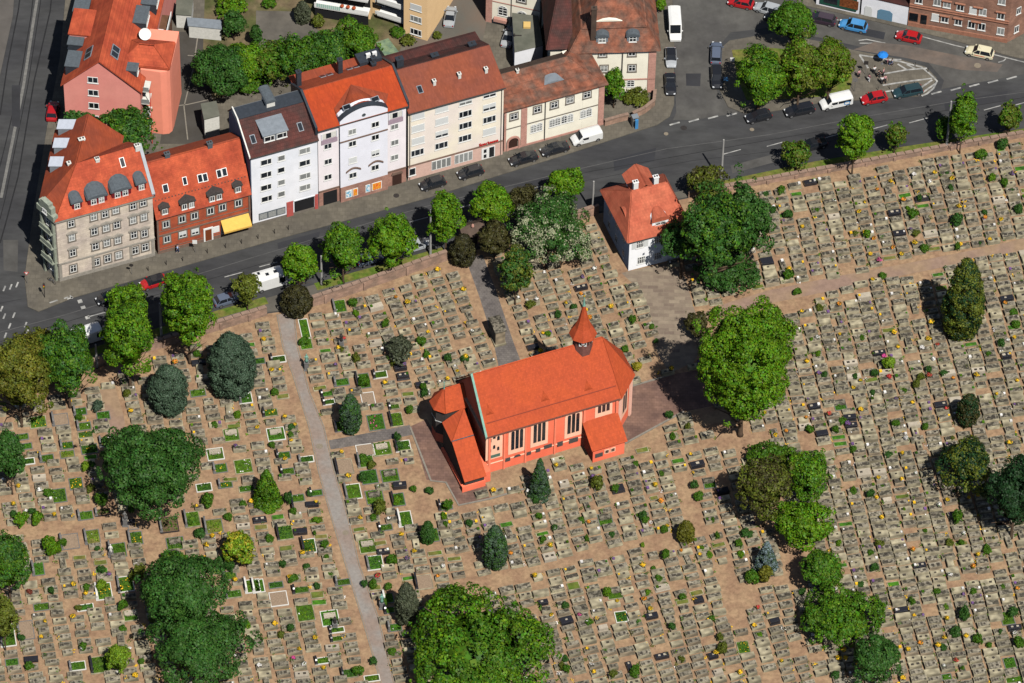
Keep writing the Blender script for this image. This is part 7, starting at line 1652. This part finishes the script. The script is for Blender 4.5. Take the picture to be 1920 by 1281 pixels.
v(1704, 68, (1676, 62), 'hatch', pr_, 'bright red car driving past the red sandstone house')
t = v(1837, 97, (1809, 91), 'mpv', pcr, 'cream taxi with orange stripe on its door at the junction'); MB().box(-1.0, .7, -.915, -.902, .62, .74).box(-1.0, .7, .902, .915, .62, .74).build('side_lettering', mat('orange_stripe', C(220, 90, 40), .6, .1, 9), t); MB().box(-.1, .1, -.25, .25, 1.62, 1.75).build('taxi_sign', pcr, t)
v(844, 30, (847, 12), 'sedan', psv, 'silver car parked in the yard beside the yellow flats')
v(954, 68, (960, 50), 'sedan', psv, 'silver car half hidden beside the grey flat roof')

# ================================================================ people
skin = mat('skin', (.52, .32, .24), .6, .05, 3)
def cloth(n, c): return mat('cloth_'+n, c, .9, .08, 4)
def skinmesh(name, pts, edges, radii, m):
    me = bpy.data.meshes.new(name); me.from_pydata(pts, edges, []); o = bpy.data.objects.new(name, me); COL.objects.link(o)
    md = o.modifiers.new('s', 'SKIN'); md.use_smooth_shade = True
    for i, r in enumerate(radii): me.skin_vertices[0].data[i].radius = (r, r) if not isinstance(r, tuple) else r
    me.skin_vertices[0].data[0].use_root = True
    sb = o.modifiers.new('u', 'SUBSURF'); sb.levels = 1; sb.render_levels = 1
    bpy.context.view_layer.update(); dg = bpy.context.evaluated_depsgraph_get(); out = bpy.data.meshes.new_from_object(o.evaluated_get(dg)); bpy.data.objects.remove(o); bpy.data.meshes.remove(me)
    out.name = name; out.materials.clear(); out.materials.append(m)
    for p in out.polygons: p.use_smooth = True
    return out
def person(px, py, label, shirt, trou, hair, pose='stand', ang=0, z0=0):
    g = P(px, py); t = thing('person', label, 'person', (g[0], g[1], z0), ang, None); st = {'stand': .0, 'walk': .22, 'sit': 0}[pose]
    if pose == 'sit': hz = .5; kn = [(.1, -.42, .5), (-.1, -.42, .5)]; an_ = [(.1, -.45, .08), (-.1, -.45, .08)]; ft = [(.1, -.6, .04), (-.1, -.6, .04)]
    else: hz = .95; kn = [(.1, -st*.6, .5), (-.1, st*.5, .5)]; an_ = [(.1, -st, .09), (-.1, st+.05, .1)]; ft = [(.11, -st-.16, .04), (-.11, st-.1, .04)]
    sh = hz+.5; ar = st*.8+.05
    pts = [(0, 0, hz), (0, 0, hz+.22), (0, 0, sh-.05), (0, 0, sh+.08), (0, -.02, sh+.2), (0, -.01, sh+.3), (.09, 0, hz-.03), kn[0], an_[0], ft[0], (-.09, 0, hz-.03), kn[1], an_[1], ft[1],
           (.19, 0, sh-.03), (.25, ar*.3, sh-.3), (.25, -ar-.05, sh-.55), (.25, -ar-.1, sh-.63), (-.19, 0, sh-.03), (-.25, -ar*.3, sh-.3), (-.24, ar-.12, sh-.55), (-.24, ar-.16, sh-.63)]
    E_ = [(0, 1), (1, 2), (2, 3), (3, 4), (4, 5), (0, 6), (6, 7), (7, 8), (8, 9), (0, 10), (10, 11), (11, 12), (12, 13), (2, 14), (14, 15), (15, 16), (16, 17), (2, 18), (18, 19), (19, 20), (20, 21)]
    Rr = [.13, .12, .14, .055, .09, .085, .085, .06, .04, .04, .085, .06, .04, .04, .06, .045, .032, .035, .06, .045, .032, .035]
    link('body', skinmesh('body', pts, E_, Rr, skin), t)
    s_ = [0, 1, 2, 14, 15, 18, 19]; ix = {k: i for i, k in enumerate(s_)}
    link('shirt', skinmesh('shirt', [pts[k] for k in s_], [(ix[a], ix[b]) for a, b in E_ if a in ix and b in ix], [Rr[k]+.022 for k in s_], shirt), t)
    s_ = [0, 6, 7, 8, 10, 11, 12]; ix = {k: i for i, k in enumerate(s_)}
    link('trousers', skinmesh('trousers', [pts[k] for k in s_], [(ix[a], ix[b]) for a, b in E_ if a in ix and b in ix], [Rr[k]+.025 for k in s_], trou), t)
    h = MB().lathe([(.03, .12), (.085, .09), (.108, .03), (.1, -.04), (.06, -.08)], 10).build('hair', hair, t, True); h.location = (0, .015, sh+.3); return t
hb, hl = cloth('dark_hair', (.03, .02, .015)), cloth('fair_hair', (.3, .2, .1))
cb, cw_, cp_, cn, cd, cr = cloth('black', (.02, .02, .025)), cloth('white', (.7, .7, .7)), cloth('rose', (.5, .25, .28)), cloth('navy', (.03, .05, .12)), cloth('denim', (.1, .14, .24)), cloth('plum', (.22, .08, .12))
person(1610, 146, 'person in black and rose standing alone at the left of the group on the square', cp_, cb, hb, 'stand', .5)
person(1629, 154, 'person in plum top and white trousers at the front of the group on the square', cr, cw_, hb, 'stand', 2.4)
person(1639, 139, 'person in white top at the back of the group on the square', cw_, cb, hb, 'stand', 3.5)
person(1647, 146, 'person in black leaning into the middle of the group on the square', cb, cb, hb, 'walk', 1.0)
person(1656, 143, 'person in pale rose top at the right back of the group', cp_, cb, hl, 'stand', 4.4)
person(1653, 158, 'person in black trousers nearest the white line of the island', cw_, cb, hb, 'stand', 3.0)
person(1659, 156, 'person in rose top next to the one nearest the white line', cp_, cb, hb, 'walk', .2)
person(1664, 120, 'person sitting at the right of the blue parasol', cr, cb, hb, 'sit', 1.2)
person(1672, 122, 'person in denim sitting farthest right of the blue parasol', cd, cd, hb, 'sit', 4.8)
person(333, 474, 'person in light blue shirt and navy trousers on the pavement before the brick house', cloth('sky', (.4, .55, .8)), cn, hb, 'walk', rad(80))
g = P(1654, 120); t = thing('parasol', 'blue parasol standing on the triangular square', 'parasol', (g[0], g[1], 0)); MB().lathe([(.85, 2.0), (.6, 2.25), (.25, 2.4), (.03, 2.5), (.25, 2.36), (.6, 2.2)], 8).build('canopy', cloth('parasol_blue', (.02, .2, .62)), t); MB().lathe([(.22, 0), (.2, .08), (.03, .1), (.025, 2.5)], 8).build('pole', rimm, t)
for i, (x, y) in enumerate(((1662, 121), (1672, 123))):
    g = P(x, y); t = thing('folding_chair', ('left' if i == 0 else 'right')+' folding chair beneath the sitting people by the parasol', 'chair', (g[0], g[1], 0), 1.2); MB().box(-.22, .22, -.22, .22, .42, .45).build('seat', cb, t)
    for a in (-1, 1):
        for b in (-1, 1): MB().box(a*.2-.015, a*.2+.015, b*.2-.015, b*.2+.015, 0, .42).build('leg', rimm, t)
    MB().box(-.22, .22, .2, .23, .5, .85).build('backrest', cb, t)
# ================================================================ poles, signs, street furniture
polem = mat('pole_grey', C(166, 164, 160, 1.1), .6, .1, 3, stretch=(1, 1, .3))
for x, y, yt, lab in ((182, 690, 646, 'grey pole at the far left by the white van'), (303, 640, 569, 'grey street pole between the two long light green street trees'), (603, 534, 480, 'grey pole right of the motorhome tree'), (807, 478, 393, 'tallest looking bare pole left of the gate pavilion'),
                      (1111, 398, 340, 'grey pole beside the flowering tree and gate house'), (1352, 340, 262, 'grey pole behind the olive street tree'), (1774, 280, 190, 'grey pole among the right verge trees')):
    g = P(x, y); h = 10.0
    lo_, hi_ = 1, 20
    for _ in range(40):
        m_ = (lo_+hi_)/2
        if proj([g[0], g[1], m_])[1] > yt: lo_ = m_
        else: hi_ = m_
    t = thing('street_pole', lab, 'pole', (g[0], g[1], 0), 0, 'tall grey poles along the street'); MB().lathe([(.2, -.2), (.19, 1.2), (.13, lo_), (.02, lo_+.05)], 12).build('shaft', polem, t, False); MB().lathe([(.24, -.1), (.24, .25), (.2, .27)], 12).build('base_collar', gutterm, t)
bl_me = MB().lathe([(.06, 0), (.055, .8), (.08, .85), (.07, .95), (.01, 1.0)], 8).mesh('bollard', iron)
for i, (x, y) in enumerate([(278, 508), (312, 497), (343, 490), (389, 475), (423, 465), (453, 457), (484, 448), (515, 438), (541, 431)]):
    g = P(x, y); o = link('bollard', bl_me, None, (g[0], g[1], 0)); tag(o, 'thin dark bollard on the north kerb, %s in the row from the left' % ordn(i+1), 'bollard', 'bollards along the north kerb')
def sign(px, py, h, shape, m, label, cat='street sign'):
    g = P(px, py); t = thing('street_sign', label, cat, (g[0], g[1], 0)); MB().lathe([(.035, 0), (.035, h)], 8).build('post', rimm, t)
    b = MB()
    if shape == 'disc': b.ring([[(.32*math.cos(2*math.pi*i/16), yy_, h-.3+.32*math.sin(2*math.pi*i/16)) for i in range(16)] for yy_ in (-.06, -.04)])
    elif shape == 'tri': b.yprism([(-.4, h), (0, h-.7), (.4, h)], -.06, -.04); b.yprism([(-.24, h-.1), (0, h-.52), (.24, h-.1)], -.075, -.061, 1)
    else: b.box(-.35, .35, -.06, -.04, h-.8, h)
    b.build('panel', [m, frame_w], t)
sign(51, 532, 2.6, 'tri', redl, 'red and white triangular sign at the street corner')
sign(1372, 130, 2.6, 'rect', frame_w, 'white square sign at the edge of the plaza grass')
sign(1360, 165, 2.4, 'rect', pbl, 'blue sign beside the black off-roader')
sign(247, 515, 2.4, 'disc', iron, 'dark backed round sign before the sandstone corner house')
sign(1622, 140, 3.0, 'rect', iron, 'dark sign post left of the group of people')
sign(1602, 172, 3.0, 'rect', greyst, 'slim sign post at the west side of the island')
sign(366, 474, 2.8, 'rect', frame_w, 'white sign on a post before the brick house')
g = P(84, 558); t = thing('traffic_light', 'traffic light on the corner pavement left of the corner house', 'traffic light', (g[0], g[1], 0)); MB().lathe([(.06, 0), (.05, 3.2)], 8).build('post', iron, t); MB().box(-.16, .16, -.3, -.06, 2.3, 3.2).build('lamp_housing', iron, t)
for k, m_ in enumerate((tailm, flw['yellow'], LF['mid'])): MB().lathe([(.1, 0), (.09, .03)], 10, 0).build('lens', m_, t).location = (0, -.33, 3.0-k*.28)
g = P(97, 530); t = thing('bicycle', 'dark bicycle leaning at the foot of the corner house bay', 'bicycle', (g[0], g[1], 0), rad(-40))
for x in (-.5, .5):
    w_ = MB()
    for i in range(16):
        a0, a1 = 2*math.pi*i/16, 2*math.pi*(i+1)/16; w_.yprism([(x+r_*math.cos(a), .34+r_*math.sin(a)) for r_, a in ((.30, a0), (.34, a0), (.34, a1), (.30, a1))], -.02, .02)
    w_.build('wheel', tyre, t)
MB().tube((-.5, 0, .34), (-.1, 0, .75), .02).tube((-.1, 0, .75), (.4, 0, .8), .02).tube((.4, 0, .85), (.5, 0, .34), .02).tube((-.1, 0, .34), (.4, 0, .75), .02).tube((-.5, 0, .34), (-.1, 0, .34), .02).build('frame', pnv, t)
MB().box(-.25, .02, -.06, .06, .88, .94).build('saddle', cb, t); MB().tube((.4, -.28, 1.0), (.4, .28, 1.0), .02).build('handlebar', iron, t)
g = P(1190, 236); t = thing('phone_kiosk', 'grey and blue telephone kiosk on the corner pavement', 'phone kiosk', (g[0], g[1], 0), rad(20))
MB().box(-.5, .5, -.45, .45, 2.0, 2.15).build('roof', zinc, t); MB().box(-.5, -.44, -.45, .45, 0, 2.0).box(-.5, .5, .39, .45, 0, 2.0).build('side_wall', curtain, t); MB().box(-.2, .3, -.75, -.5, 0, 1.9).build('blue_panel', pbl, t)
# hanging advertising clock, garden wall at the low old house
gwm = [(1131, 233), (1160, 226)]; wall('garden_wall', [(1133, 236), (1161, 228), (1178, 224)], 'low rose garden wall beside the low old house', 1.1, .3); wall('garden_wall', [(1186, 222), (1208, 212), (1226, 198), (1228, 178)], 'curved rose garden wall before the mansard house', 1.1, .3)
# island posts
for i, (x, y) in enumerate([(1688, 162), (1714, 157), (1668, 163), (1646, 166), (1740, 131), (1716, 120)]):
    g = P(x, y+4); o = link('bollard', bl_me, None, (g[0], g[1], 0), None, (.8, .8, .9)); tag(o, 'small dark post on the striped island, %s from the left' % ordn([3, 4, 2, 1, 6, 5][i]), 'bollard', 'posts on the traffic island')
# garden furniture and benches seen in the gardens: hedge line of the court
